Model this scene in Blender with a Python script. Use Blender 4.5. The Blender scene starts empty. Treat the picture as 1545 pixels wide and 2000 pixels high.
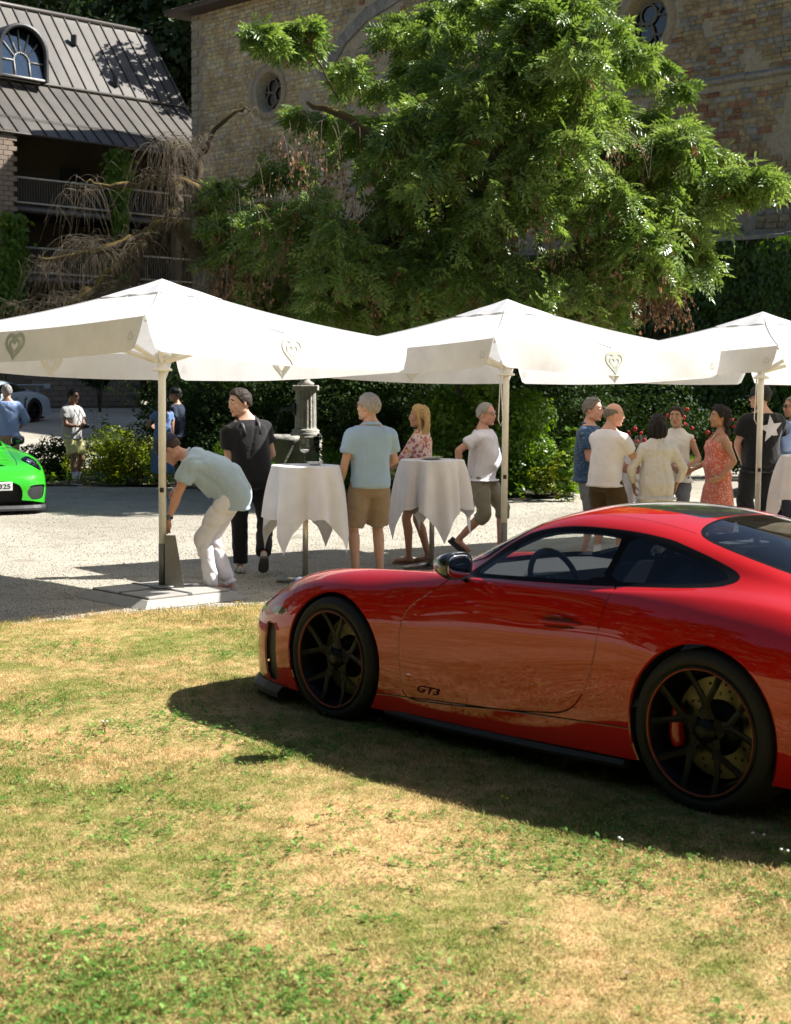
import bpy, bmesh, math, random
import numpy as np
from mathutils import Vector, Matrix, noise as mnoise
R = math.radians
rng = np.random.default_rng(7)
random.seed(7)
scene = bpy.context.scene
COL = scene.collection

# ---------------------------------------------------------------- camera, sky, sun, exposure
FPX, HOR, CAMH, ROLL = 3000.0, 748.0, 1.865, 0.009
cam_data = bpy.data.cameras.new("camera")
cam = bpy.data.objects.new("camera", cam_data); COL.objects.link(cam)
cam_data.sensor_fit = 'VERTICAL'; cam_data.sensor_height = 36.0
cam_data.lens = FPX / 2000.0 * 36.0
cam_data.clip_end = 1500; cam_data.clip_start = 0.1
PITCH = math.atan((1000 - HOR) / FPX)
cam.location = (0, 0, CAMH)
cam.rotation_euler = (Matrix.Rotation(R(90) - PITCH, 3, 'X') @ Matrix.Rotation(ROLL, 3, 'Z')).to_euler()
cam_data.dof.use_dof = True
cam_data.dof.focus_distance = 13.0; cam_data.dof.aperture_fstop = 5.0
scene.camera = cam

SUN_DIR = Vector((1.02, 0.26, 1.0)).normalized()          # towards the sun
SUN_EL = math.asin(SUN_DIR.z)
world = bpy.data.worlds.new("World"); scene.world = world; world.use_nodes = True
wn = world.node_tree.nodes; wl = world.node_tree.links; wn.clear()
sky = wn.new("ShaderNodeTexSky"); sky.sky_type = 'NISHITA'; sky.sun_disc = False
sky.sun_elevation = SUN_EL; sky.sun_rotation = math.atan2(SUN_DIR.x, SUN_DIR.y)
sky.air_density = 1.0; sky.dust_density = 1.0; sky.ozone_density = 1.0
wb = wn.new("ShaderNodeBackground"); wb.inputs[1].default_value = 0.05
wo = wn.new("ShaderNodeOutputWorld")
wl.new(sky.outputs[0], wb.inputs[0]); wl.new(wb.outputs[0], wo.inputs[0])
sun_data = bpy.data.lights.new("sun", 'SUN'); sun_data.energy = 5.0; sun_data.angle = R(0.53)
sun_data.color = (1.0, 0.97, 0.925)
sun = bpy.data.objects.new("sun", sun_data); COL.objects.link(sun)
sun.rotation_euler = (-SUN_DIR).to_track_quat('-Z', 'Y').to_euler()
sun.location = (20, 10, 30)
scene.view_settings.view_transform = 'Standard'; scene.view_settings.look = 'None'
scene.view_settings.exposure = 1.2; scene.view_settings.gamma = 1.0
scene.view_settings.use_curve_mapping = False
scene.cycles.max_bounces = 8; scene.cycles.transparent_max_bounces = 16
scene.cycles.diffuse_bounces = 3; scene.cycles.glossy_bounces = 4; scene.cycles.transmission_bounces = 6
scene.cycles.caustics_reflective = False; scene.cycles.caustics_refractive = False
scene.cycles.use_denoising = True
scene.cycles.sample_clamp_indirect = 4.0

# ---------------------------------------------------------------- helpers
_fw = Vector((0, math.cos(PITCH), -math.sin(PITCH)))
_u0 = Vector((1, 0, 0)).cross(_fw)
_rt = Vector((1, 0, 0)) * math.cos(ROLL) + _u0 * math.sin(ROLL)
_up = -Vector((1, 0, 0)) * math.sin(ROLL) + _u0 * math.cos(ROLL)
CAMP = Vector((0, 0, CAMH))
def ray(px, py): return _fw + _rt * ((px - 772.5) / FPX) + _up * ((1000 - py) / FPX)
def at_z(px, py, z=0.0):
    d = ray(px, py); return CAMP + d * ((z - CAMH) / d.z)
def at_y(px, py, y):
    d = ray(px, py); return CAMP + d * (y / d.y)

def link(o, parent=None):
    COL.objects.link(o)
    if parent is not None: o.parent = parent
    return o
def tag(o, label=None, cat=None, group=None, kind=None):
    if label: o['label'] = label
    if cat: o['category'] = cat
    if group: o['group'] = group
    if kind: o['kind'] = kind
    return o
def empty(name, loc=(0, 0, 0), rz=0.0, label=None, cat=None, group=None):
    o = bpy.data.objects.new(name, None); o.empty_display_size = 0.1
    COL.objects.link(o); o.location = loc; o.rotation_euler = (0, 0, rz)
    return tag(o, label, cat, group)
def mesh_np(name, V, F, mats=None, smooth=False, mi=None):
    """V (n,3), F list/array of faces (same size) or list of lists"""
    me = bpy.data.meshes.new(name)
    V = np.asarray(V, dtype=np.float32)
    if isinstance(F, np.ndarray):
        nf, k = F.shape
        me.vertices.add(len(V)); me.vertices.foreach_set("co", V.ravel())
        me.loops.add(nf * k); me.loops.foreach_set("vertex_index", F.astype(np.int32).ravel())
        me.polygons.add(nf)
        me.polygons.foreach_set("loop_start", np.arange(nf, dtype=np.int32) * k)
        me.polygons.foreach_set("loop_total", np.full(nf, k, dtype=np.int32))
        if mi is not None: me.polygons.foreach_set("material_index", np.asarray(mi, dtype=np.int32))
        me.update(calc_edges=True)
    else:
        me.from_pydata([tuple(map(float, v)) for v in V], [], [tuple(f) for f in F])
        if mi is not None: me.polygons.foreach_set("material_index", np.asarray(mi, dtype=np.int32))
    if smooth: me.polygons.foreach_set("use_smooth", np.ones(len(me.polygons), dtype=bool))
    for m in (mats if isinstance(mats, (list, tuple)) else [mats]):
        if m is not None: me.materials.append(m)
    return me
def obj_np(name, V, F, mats=None, parent=None, smooth=False, mi=None):
    return link(bpy.data.objects.new(name, mesh_np(name, V, F, mats, smooth, mi)), parent)

class MB:
    """collects primitives in one mesh"""
    def __init__(s): s.V = []; s.F = []; s.S = []; s.M = []; s.n = 0; s.mat = 0
    def add(s, V, F, smooth=False, M=None):
        if M is not None: V = [M @ Vector(v) for v in V]
        s.V.extend([tuple(v) for v in V])
        s.F.extend([tuple(i + s.n for i in f) for f in F]); s.S.extend([smooth] * len(F)); s.M.extend([s.mat] * len(F))
        s.n += len(V); return s
    def box(s, c, d, M=None, bevel=0.0):
        x, y, z = d[0] / 2, d[1] / 2, d[2] / 2
        if bevel <= 0:
            V = [(c[0] + i * x, c[1] + j * y, c[2] + k * z) for i in (-1, 1) for j in (-1, 1) for k in (-1, 1)]
            F = [(0, 1, 3, 2), (4, 6, 7, 5), (0, 4, 5, 1), (2, 3, 7, 6), (0, 2, 6, 4), (1, 5, 7, 3)]
            return s.add(V, F, False, M)
        b = min(bevel, x * .9, y * .9, z * .9); V = []
        idx = {}
        for i in (-1, 1):
            for j in (-1, 1):
                for k in (-1, 1):
                    for ax, (ex, ey, ez) in enumerate(((0, b, b), (b, 0, b), (b, b, 0))):
                        idx[(i, j, k, ax)] = len(V)
                        V.append((c[0] + i * (x - ex), c[1] + j * (y - ey), c[2] + k * (z - ez)))
        F = []
        for i in (-1, 1): F.append([idx[(i, a, b_, 0)] for a, b_ in ((-1, -1), (1, -1), (1, 1), (-1, 1))][::i])
        for j in (-1, 1): F.append([idx[(a, j, b_, 1)] for a, b_ in ((-1, -1), (1, -1), (1, 1), (-1, 1))][::-j])
        for k in (-1, 1): F.append([idx[(a, b_, k, 2)] for a, b_ in ((-1, -1), (1, -1), (1, 1), (-1, 1))][::k])
        for i in (-1, 1):
            for j in (-1, 1): F.append([idx[(i, j, -1, 0)], idx[(i, j, 1, 0)], idx[(i, j, 1, 1)], idx[(i, j, -1, 1)]])
            for k in (-1, 1): F.append([idx[(i, -1, k, 0)], idx[(i, 1, k, 0)], idx[(i, 1, k, 2)], idx[(i, -1, k, 2)]])
        for j in (-1, 1):
            for k in (-1, 1): F.append([idx[(-1, j, k, 1)], idx[(1, j, k, 1)], idx[(1, j, k, 2)], idx[(-1, j, k, 2)]])
        for i in (-1, 1):
            for j in (-1, 1):
                for k in (-1, 1): F.append([idx[(i, j, k, 0)], idx[(i, j, k, 1)], idx[(i, j, k, 2)]])
        return s.add(V, F, False, M)
    def tube(s, pts, rad, n=8, caps=True, smooth=True, M=None, flat=1.0):
        pts = [Vector(p) for p in pts]
        if not hasattr(rad, '__len__'): rad = [rad] * len(pts)
        V = []; F = []; prev = None
        for i, p in enumerate(pts):
            t = (pts[min(i + 1, len(pts) - 1)] - pts[max(i - 1, 0)])
            t = t.normalized() if t.length > 1e-9 else Vector((0, 0, 1))
            if prev is None:
                a = Vector((0, 0, 1)) if abs(t.z) < .9 else Vector((1, 0, 0))
                u = t.cross(a).normalized()
            else:
                u = (prev - t * prev.dot(t)); u = u.normalized() if u.length > 1e-6 else t.orthogonal().normalized()
            prev = u; w = t.cross(u)
            for k in range(n):
                an = 2 * math.pi * k / n
                V.append(p + (u * math.cos(an) + w * math.sin(an) * flat) * rad[i])
        for i in range(len(pts) - 1):
            for k in range(n):
                F.append((i * n + k, i * n + (k + 1) % n, (i + 1) * n + (k + 1) % n, (i + 1) * n + k))
        if caps:
            F.append(tuple(range(n))[::-1]); F.append(tuple((len(pts) - 1) * n + k for k in range(n)))
        return s.add(V, F, smooth, M)
    def lathe(s, prof, n=24, c=(0, 0, 0), smooth=True, M=None, close=True):
        V = []; F = []
        for r, z in prof:
            for k in range(n):
                a = 2 * math.pi * k / n; V.append((c[0] + r * math.cos(a), c[1] + r * math.sin(a), c[2] + z))
        m = len(prof)
        for i in range(m - 1):
            for k in range(n): F.append((i * n + k, i * n + (k + 1) % n, (i + 1) * n + (k + 1) % n, (i + 1) * n + k))
        if close:
            F.append(tuple(range(n))[::-1]); F.append(tuple((m - 1) * n + k for k in range(n)))
        return s.add(V, F, smooth, M)
    def ell(s, c, r, M=None, nu=12, nv=8, Rm=None, smooth=True):
        V = []; F = []
        c = Vector(c)
        for i in range(1, nv):
            th = math.pi * i / nv
            for k in range(nu):
                a = 2 * math.pi * k / nu
                v = Vector((r[0] * math.sin(th) * math.cos(a), r[1] * math.sin(th) * math.sin(a), r[2] * math.cos(th)))
                if Rm is not None: v = Rm @ v
                V.append(c + v)
        t = Vector((0, 0, r[2])); b = Vector((0, 0, -r[2]))
        if Rm is not None: t = Rm @ t; b = Rm @ b
        V.append(c + t); V.append(c + b); T = len(V) - 2; B = T + 1
        for i in range(nv - 2):
            for k in range(nu): F.append((i * nu + k, (i + 1) * nu + k, (i + 1) * nu + (k + 1) % nu, i * nu + (k + 1) % nu))
        for k in range(nu):
            F.append((T, k, (k + 1) % nu)); o = (nv - 2) * nu; F.append((B, o + (k + 1) % nu, o + k))
        return s.add(V, F, smooth, M)
    def prism(s, poly, z0, z1, M=None, smooth=False):
        n = len(poly); V = [(x, y, z0) for x, y in poly] + [(x, y, z1) for x, y in poly]
        F = [tuple(range(n))[::-1], tuple(range(n, 2 * n))] + [(i, (i + 1) % n, n + (i + 1) % n, n + i) for i in range(n)]
        return s.add(V, F, smooth, M)
    def mesh(s, name, mats=None):
        me = bpy.data.meshes.new(name); me.from_pydata(s.V, [], s.F)
        me.polygons.foreach_set("use_smooth", s.S); me.polygons.foreach_set("material_index", s.M)
        for m in (mats if isinstance(mats, (list, tuple)) else [mats]):
            if m is not None: me.materials.append(m)
        return me
    def build(s, name, mats=None, parent=None):
        return link(bpy.data.objects.new(name, s.mesh(name, mats)), parent)

def Mat(loc=(0, 0, 0), rot=(0, 0, 0), sc=(1, 1, 1)):
    from mathutils import Euler
    return Matrix.LocRotScale(Vector(loc), Euler(rot), Vector(sc))
def basis(x, y, z, o=(0, 0, 0)):
    m = Matrix((x, y, z)).transposed().to_4x4(); m.translation = Vector(o); return m

# ---------------------------------------------------------------- materials
def new_mat(name):
    m = bpy.data.materials.new(name); m.use_nodes = True
    nt = m.node_tree; b = nt.nodes.get("Principled BSDF"); return m, nt, b
def N(nt, t, **kw):
    n = nt.nodes.new(t)
    for k, v in kw.items():
        if k.startswith('i_'):
            n.inputs[int(k[2:])].default_value = v
        else: setattr(n, k, v)
    return n
def coord(nt, obj_space=False, scale=(1, 1, 1)):
    if obj_space: c = N(nt, "ShaderNodeTexCoord").outputs['Object']
    else: c = N(nt, "ShaderNodeNewGeometry").outputs['Position']
    if scale != (1, 1, 1):
        mp = N(nt, "ShaderNodeMapping"); mp.inputs['Scale'].default_value = scale
        nt.links.new(c, mp.inputs[0]); c = mp.outputs[0]
    return c
def noise_node(nt, vec, scale, detail=4, rough=.55, dist=0.0):
    n = N(nt, "ShaderNodeTexNoise"); n.inputs['Scale'].default_value = scale; n.inputs['Detail'].default_value = detail
    n.inputs['Roughness'].default_value = rough; n.inputs['Distortion'].default_value = dist
    nt.links.new(vec, n.inputs['Vector']); return n
def ramp(nt, fac, stops, interp='LINEAR'):
    r = N(nt, "ShaderNodeValToRGB"); cr = r.color_ramp; cr.interpolation = interp
    while len(cr.elements) > 1: cr.elements.remove(cr.elements[0])
    for i, (p, c) in enumerate(stops):
        e = cr.elements[0] if i == 0 else cr.elements.new(p)
        e.position = p; e.color = (c[0], c[1], c[2], 1)
    nt.links.new(fac, r.inputs[0]); return r
def bump(nt, b, h, strength=.3, dist=.01):
    n = N(nt, "ShaderNodeBump"); n.inputs['Strength'].default_value = strength; n.inputs['Distance'].default_value = dist
    nt.links.new(h, n.inputs['Height']); nt.links.new(n.outputs[0], b.inputs['Normal']); return n
def mixc(nt, fac, a, b, mode='MIX'):
    n = N(nt, "ShaderNodeMix", data_type='RGBA', blend_type=mode)
    for s, v in ((0, fac), (6, a), (7, b)):
        if hasattr(v, 'links') or hasattr(v, 'is_linked'): nt.links.new(v, n.inputs[s])
        elif s == 0: n.inputs[0].default_value = v
        else: n.inputs[s].default_value = (v[0], v[1], v[2], 1)
    return n.outputs[2]
def mat(name, c, rough=.6, metal=0.0, var=.12, vscale=6.0, bmp=0.0, bscale=40.0, spec=.5, coat=0.0, obj_space=True, sheen=0.0, rand=0.0, c2=None):
    m, nt, b = new_mat(name)
    v = coord(nt, obj_space)
    n = noise_node(nt, v, vscale, 5, .6)
    c2 = c2 or tuple(min(1, x * (1 + var)) for x in c)
    c1 = tuple(x * (1 - var) for x in c)
    r = ramp(nt, n.outputs[0], [(.3, c1), (.7, c2)])
    out = r.outputs[0]
    if rand > 0:
        oi = N(nt, "ShaderNodeObjectInfo"); hs = N(nt, "ShaderNodeHueSaturation")
        mr = N(nt, "ShaderNodeMapRange"); mr.inputs[3].default_value = 1 - rand; mr.inputs[4].default_value = 1 + rand
        nt.links.new(oi.outputs['Random'], mr.inputs[0]); nt.links.new(mr.outputs[0], hs.inputs['Value'])
        nt.links.new(out, hs.inputs['Color']); out = hs.outputs[0]
    nt.links.new(out, b.inputs['Base Color'])
    b.inputs['Roughness'].default_value = rough; b.inputs['Metallic'].default_value = metal
    b.inputs['Specular IOR Level'].default_value = spec
    b.inputs['Coat Weight'].default_value = coat; b.inputs['Coat Roughness'].default_value = .03
    b.inputs['Sheen Weight'].default_value = sheen
    if bmp > 0:
        n2 = noise_node(nt, v, bscale, 6, .6); bump(nt, b, n2.outputs[0], bmp, .01)
    return m
def glass_mat(name, tint=(.9, .95, .95), refl=1.0, rough=0.0):
    m, nt, b = new_mat(name); nt.nodes.remove(b)
    tr = N(nt, "ShaderNodeBsdfTransparent"); tr.inputs[0].default_value = (*tint, 1)
    gl = N(nt, "ShaderNodeBsdfGlossy"); gl.inputs['Roughness'].default_value = rough; gl.inputs[0].default_value = (refl, refl, refl, 1)
    g = N(nt, "ShaderNodeNewGeometry"); dt = N(nt, "ShaderNodeVectorMath", operation='DOT_PRODUCT'); nt.links.new(g.outputs['Incoming'], dt.inputs[0]); nt.links.new(g.outputs['Normal'], dt.inputs[1])
    ab = N(nt, "ShaderNodeMath", operation='ABSOLUTE'); nt.links.new(dt.outputs['Value'], ab.inputs[0])
    om = N(nt, "ShaderNodeMath", operation='SUBTRACT'); om.inputs[0].default_value = 1.0; nt.links.new(ab.outputs[0], om.inputs[1])
    pw = N(nt, "ShaderNodeMath", operation='POWER'); nt.links.new(om.outputs[0], pw.inputs[0]); pw.inputs[1].default_value = 5.0
    fr = N(nt, "ShaderNodeMath", operation='MULTIPLY_ADD'); nt.links.new(pw.outputs[0], fr.inputs[0]); fr.inputs[1].default_value = .92; fr.inputs[2].default_value = .04
    mx = N(nt, "ShaderNodeMixShader")
    nt.links.new(fr.outputs[0], mx.inputs[0]); nt.links.new(tr.outputs[0], mx.inputs[1]); nt.links.new(gl.outputs[0], mx.inputs[2])
    nt.links.new(mx.outputs[0], nt.nodes["Material Output"].inputs[0]); return m
def leaf_mat(name, stops, trans=.35, vscale=1.2, rough=.45, fine=25.0, spec=.4):
    """foliage: base colour drifts with position, light passes through"""
    m, nt, b = new_mat(name)
    v = coord(nt, False)
    n1 = noise_node(nt, v, vscale, 3, .6); n2 = noise_node(nt, v, fine, 2, .5)
    ad = N(nt, "ShaderNodeMath", operation='ADD'); nt.links.new(n1.outputs[0], ad.inputs[0]); nt.links.new(n2.outputs[0], ad.inputs[1])
    ml = N(nt, "ShaderNodeMath", operation='MULTIPLY'); nt.links.new(ad.outputs[0], ml.inputs[0]); ml.inputs[1].default_value = .5
    r = ramp(nt, ml.outputs[0], stops)
    nt.links.new(r.outputs[0], b.inputs['Base Color']); b.inputs['Roughness'].default_value = rough
    b.inputs['Specular IOR Level'].default_value = spec
    tl = N(nt, "ShaderNodeBsdfTranslucent")
    hs = N(nt, "ShaderNodeHueSaturation"); hs.inputs['Hue'].default_value = .485; hs.inputs['Saturation'].default_value = 1.15; hs.inputs['Value'].default_value = 1.5
    nt.links.new(r.outputs[0], hs.inputs['Color']); nt.links.new(hs.outputs[0], tl.inputs[0])
    mx = N(nt, "ShaderNodeMixShader"); mx.inputs[0].default_value = trans
    nt.links.new(b.outputs[0], mx.inputs[1]); nt.links.new(tl.outputs[0], mx.inputs[2])
    nt.links.new(mx.outputs[0], nt.nodes["Material Output"].inputs[0]); return m
def cloth_mat(name, c, trans=0.0, rough=.85, bmp=.15, bscale=60, pattern=None, crease=9, camp=7.0):
    m, nt, b = new_mat(name)
    v = coord(nt, True); n = noise_node(nt, v, 5, 5, .6)
    c1 = tuple(x * .92 for x in c); r = ramp(nt, n.outputs[0], [(.3, c1), (.7, tuple(min(1, x * 1.05) for x in c))])
    out = r.outputs[0]
    if pattern: out = pattern(nt, v, out)
    nt.links.new(out, b.inputs['Base Color']); b.inputs['Roughness'].default_value = rough
    b.inputs['Specular IOR Level'].default_value = .2; b.inputs['Sheen Weight'].default_value = .15
    n2 = noise_node(nt, v, bscale, 4, .6); n3 = noise_node(nt, v, crease, 3, .55, 1.6)
    hm = N(nt, "ShaderNodeMath", operation='MULTIPLY_ADD'); nt.links.new(n3.outputs[0], hm.inputs[0]); hm.inputs[1].default_value = camp; nt.links.new(n2.outputs[0], hm.inputs[2]); bump(nt, b, hm.outputs[0], min(1, bmp * 2.2), .004)
    if trans > 0:
        tl = N(nt, "ShaderNodeBsdfTranslucent"); nt.links.new(out, tl.inputs[0])
        mx = N(nt, "ShaderNodeMixShader"); mx.inputs[0].default_value = trans
        nt.links.new(b.outputs[0], mx.inputs[1]); nt.links.new(tl.outputs[0], mx.inputs[2])
        nt.links.new(mx.outputs[0], nt.nodes["Material Output"].inputs[0])
    return m
def noise3(V, scale, seed=0.0):
    """cheap smooth numpy noise from summed sines, in -1..1"""
    V = np.asarray(V); r = np.random.default_rng(int(seed * 10) + 3); o = np.zeros(len(V))
    for k in range(6):
        d = r.normal(size=3); d /= np.linalg.norm(d); o += np.sin(V @ d * scale * (.7 + .25 * k) + r.uniform(0, 6.28))
    return o / 3.2
# ================================================================ ground, lawn, gravel
def gz(x, y):
    """terrain height: flat court, rising gently towards the left building"""
    t = np.clip((np.asarray(y, float) - 29.0) / 24.0, 0, 1); t = t * t * (3 - 2 * t)
    s = np.clip((2.0 - np.asarray(x, float) - .0 * np.asarray(y)) / 8.0, 0, 1); s = s * s * (3 - 2 * s)
    return .80 * t * s
def G(x, y, dz=0.0): return Vector((x, y, float(gz(x, y)) + dz))

def gravel_material():
    m, nt, b = new_mat("gravel_ground")
    v = coord(nt, False)
    big = noise_node(nt, v, .35, 4, .6, .4); mid = noise_node(nt, v, 3.0, 5, .65); fine = noise_node(nt, v, 45, 3, .7)
    vo = N(nt, "ShaderNodeTexVoronoi"); vo.inputs['Scale'].default_value = 80; nt.links.new(v, vo.inputs['Vector'])
    base = ramp(nt, fine.outputs[0], [(.25, (.41, .38, .32)), (.5, (.57, .535, .455)), (.75, (.69, .65, .56))])
    cell = ramp(nt, vo.outputs['Color'], [(.0, (.78, .76, .73)), (.5, (1, 1, 1)), (1, (1.1, 1.08, 1.03))])
    c1 = mixc(nt, 1.0, base.outputs[0], cell.outputs[0], 'MULTIPLY')
    r2 = ramp(nt, big.outputs[0], [(.35, (.78, .76, .72)), (.6, (1.05, 1.03, 1.0))])
    c2 = mixc(nt, 1.0, c1, r2.outputs[0], 'MULTIPLY')
    r3 = ramp(nt, mid.outputs[0], [(.30, (.62, .58, .52)), (.46, (1, 1, 1))])
    c3 = mixc(nt, .8, c2, r3.outputs[0], 'MULTIPLY')
    nt.links.new(c3, b.inputs['Base Color']); b.inputs['Roughness'].default_value = .9; b.inputs['Specular IOR Level'].default_value = .2
    ad = N(nt, "ShaderNodeMath", operation='ADD'); nt.links.new(fine.outputs[0], ad.inputs[0]); nt.links.new(vo.outputs['Distance'], ad.inputs[1])
    bump(nt, b, ad.outputs[0], .9, .02)
    return m
MAT_GRAVEL = gravel_material()
def build_gravel():
    xs = np.concatenate([np.linspace(-400, -40, 10), np.linspace(-36, 36, 73), np.linspace(40, 400, 10)])
    ys = np.concatenate([np.linspace(-300, -10, 8), np.linspace(-6, 90, 97), np.linspace(100, 700, 12)])
    X, Y = np.meshgrid(xs, ys); Z = gz(X, Y) - .004
    V = np.stack([X, Y, Z], -1).reshape(-1, 3); nx = len(xs); ny = len(ys); i = np.arange(nx * ny).reshape(ny, nx)
    F = np.stack([i[:-1, :-1], i[:-1, 1:], i[1:, 1:], i[1:, :-1]], -1).reshape(-1, 4)
    tag(obj_np("gravel_ground", V, F, MAT_GRAVEL, smooth=True), "pale gravel court running back to the buildings", kind='structure')
build_gravel()

LA, LB = at_z(0, 1219), at_z(560, 1177)                     # lawn border, measured
LDIR = (LB - LA).normalized(); LNRM = Vector((LDIR.y, -LDIR.x, 0))   # towards the camera
def lawn_pt(t, d): return LA + LDIR * t + LNRM * d
def lawn_dist(x, y): return (x - LA.x) * LNRM.x + (y - LA.y) * LNRM.y + .05 * np.sin(x * 5.1) + .03 * np.sin(x * 13.7 + 1) + .02 * np.sin(x * 31)
GRASS_NOISE = 0.9
def grass_pattern(nt, v):
    """0 dry .. 1 green, from world position"""
    a = noise_node(nt, v, GRASS_NOISE, 4, .65, .6); c = noise_node(nt, v, 9.0, 4, .65)
    m1 = N(nt, "ShaderNodeMath", operation='MULTIPLY_ADD'); nt.links.new(a.outputs[0], m1.inputs[0]); m1.inputs[1].default_value = 1.5
    m2 = N(nt, "ShaderNodeMath", operation='MULTIPLY_ADD'); nt.links.new(c.outputs[0], m2.inputs[0]); m2.inputs[1].default_value = 1.1; m2.inputs[2].default_value = -.78
    nt.links.new(m2.outputs[0], m1.inputs[2]); return m1.outputs[0]
def lawn_material():
    m, nt, b = new_mat("lawn_soil")
    v = coord(nt, False); g = grass_pattern(nt, v); f = noise_node(nt, v, 70, 4, .7)
    dry = ramp(nt, f.outputs[0], [(.3, (.32, .205, .09)), (.5, (.60, .405, .185)), (.75, (.80, .58, .31))])
    gr = ramp(nt, f.outputs[0], [(.3, (.10, .12, .025)), (.55, (.24, .25, .06)), (.8, (.48, .42, .16))])
    mr = N(nt, "ShaderNodeMapRange"); mr.inputs[1].default_value = .26; mr.inputs[2].default_value = .74; nt.links.new(g, mr.inputs[0])
    nt.links.new(mixc(nt, mr.outputs[0], dry.outputs[0], gr.outputs[0]), b.inputs['Base Color'])
    b.inputs['Roughness'].default_value = .95; b.inputs['Specular IOR Level'].default_value = .1; bump(nt, b, f.outputs[0], .8, .02)
    return m
def build_lawn():
    ts = np.concatenate([np.linspace(-60, -4, 12), np.linspace(-3.8, 12, 330), np.linspace(12.4, 60, 12)])
    V = []; ds = [0, .06, .5, 3, 8, 14, 26, 60]
    for k, d in enumerate(ds):
        for t in ts:
            p = lawn_pt(t, d)
            if d == 0: p = p - LNRM * (.05 * math.sin(p.x * 5.1) + .03 * math.sin(p.x * 13.7 + 1) + .02 * math.sin(p.x * 31)); z = .0
            elif k == 1: p = p - LNRM * (.05 * math.sin(p.x * 5.1) + .03 * math.sin(p.x * 13.7 + 1)); z = .012
            else: z = .012
            V.append((p.x, p.y, z))
    n = len(ts); i = np.arange(n * len(ds)).reshape(len(ds), n)
    F = np.stack([i[:-1, :-1], i[1:, :-1], i[1:, 1:], i[:-1, 1:]], -1).reshape(-1, 4)
    tag(obj_np("lawn", V, F, lawn_material(), smooth=False), "dry lawn in the foreground", kind='structure')
build_lawn()

def scatter(name, P, rot, scl, idx, protos, label=None, cat=None, kind='stuff', parent=None):
    """instances prototype meshes on explicit points with geometry nodes"""
    pc = bpy.data.collections.new(name + "_sources")
    for k, me in enumerate(protos):
        pc.objects.link(bpy.data.objects.new("%s_source_%02d" % (name, k), me))
    me = bpy.data.meshes.new(name); me.vertices.add(len(P)); me.vertices.foreach_set("co", np.asarray(P, np.float32).ravel())
    a = me.attributes.new("rot", 'FLOAT_VECTOR', 'POINT'); a.data.foreach_set("vector", np.asarray(rot, np.float32).ravel())
    a = me.attributes.new("scl", 'FLOAT', 'POINT'); a.data.foreach_set("value", np.asarray(scl, np.float32))
    a = me.attributes.new("idx", 'INT', 'POINT'); a.data.foreach_set("value", np.asarray(idx, np.int32))
    o = link(bpy.data.objects.new(name, me), parent)
    ng = bpy.data.node_groups.new(name, 'GeometryNodeTree')
    ng.interface.new_socket("Geometry", in_out='INPUT', socket_type='NodeSocketGeometry'); ng.interface.new_socket("Geometry", in_out='OUTPUT', socket_type='NodeSocketGeometry')
    n = ng.nodes; gi = n.new("NodeGroupInput"); go = n.new("NodeGroupOutput"); ip = n.new("GeometryNodeInstanceOnPoints")
    ci = n.new("GeometryNodeCollectionInfo"); ci.inputs[0].default_value = pc; ci.inputs['Separate Children'].default_value = True; ci.inputs['Reset Children'].default_value = True
    def na(nm, t): q = n.new("GeometryNodeInputNamedAttribute"); q.data_type = t; q.inputs[0].default_value = nm; return q.outputs[0]
    er = n.new("FunctionNodeEulerToRotation"); L = ng.links
    L.new(na("rot", 'FLOAT_VECTOR'), er.inputs[0]); L.new(er.outputs[0], ip.inputs['Rotation']); L.new(na("scl", 'FLOAT'), ip.inputs['Scale'])
    L.new(na("idx", 'INT'), ip.inputs['Instance Index']); ip.inputs['Pick Instance'].default_value = True
    L.new(ci.outputs[0], ip.inputs['Instance']); L.new(gi.outputs[0], ip.inputs['Points']); L.new(ip.outputs[0], go.inputs[0])
    md = o.modifiers.new("scatter", 'NODES'); md.node_group = ng
    return tag(o, label, cat, kind=kind)

def blade_mat(name, dry, green, k=1.0, off=0.0):
    m, nt, b = new_mat(name)
    v = coord(nt, False); g = grass_pattern(nt, v); f = noise_node(nt, v, 120, 2, .5); oi = N(nt, "ShaderNodeObjectInfo")
    at = N(nt, "ShaderNodeAttribute"); at.attribute_name = "tone"
    d = ramp(nt, at.outputs['Fac'], dry); gg = ramp(nt, at.outputs['Fac'], green)
    mr = N(nt, "ShaderNodeMapRange"); mr.inputs[1].default_value = .24 + off; mr.inputs[2].default_value = .74 + off
    ad = N(nt, "ShaderNodeMath", operation='MULTIPLY_ADD'); nt.links.new(f.outputs[0], ad.inputs[0]); ad.inputs[1].default_value = .5; nt.links.new(g, ad.inputs[2])
    sb = N(nt, "ShaderNodeMath", operation='SUBTRACT'); nt.links.new(ad.outputs[0], sb.inputs[0]); sb.inputs[1].default_value = .25
    nt.links.new(sb.outputs[0], mr.inputs[0])
    c = mixc(nt, mr.outputs[0], d.outputs[0], gg.outputs[0])
    nt.links.new(c, b.inputs['Base Color']); b.inputs['Roughness'].default_value = .6; b.inputs['Specular IOR Level'].default_value = .25
    tl = N(nt, "ShaderNodeBsdfTranslucent"); nt.links.new(c, tl.inputs[0]); mx = N(nt, "ShaderNodeMixShader"); mx.inputs[0].default_value = .35
    nt.links.new(b.outputs[0], mx.inputs[1]); nt.links.new(tl.outputs[0], mx.inputs[2]); nt.links.new(mx.outputs[0], nt.nodes["Material Output"].inputs[0])
    return m
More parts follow.
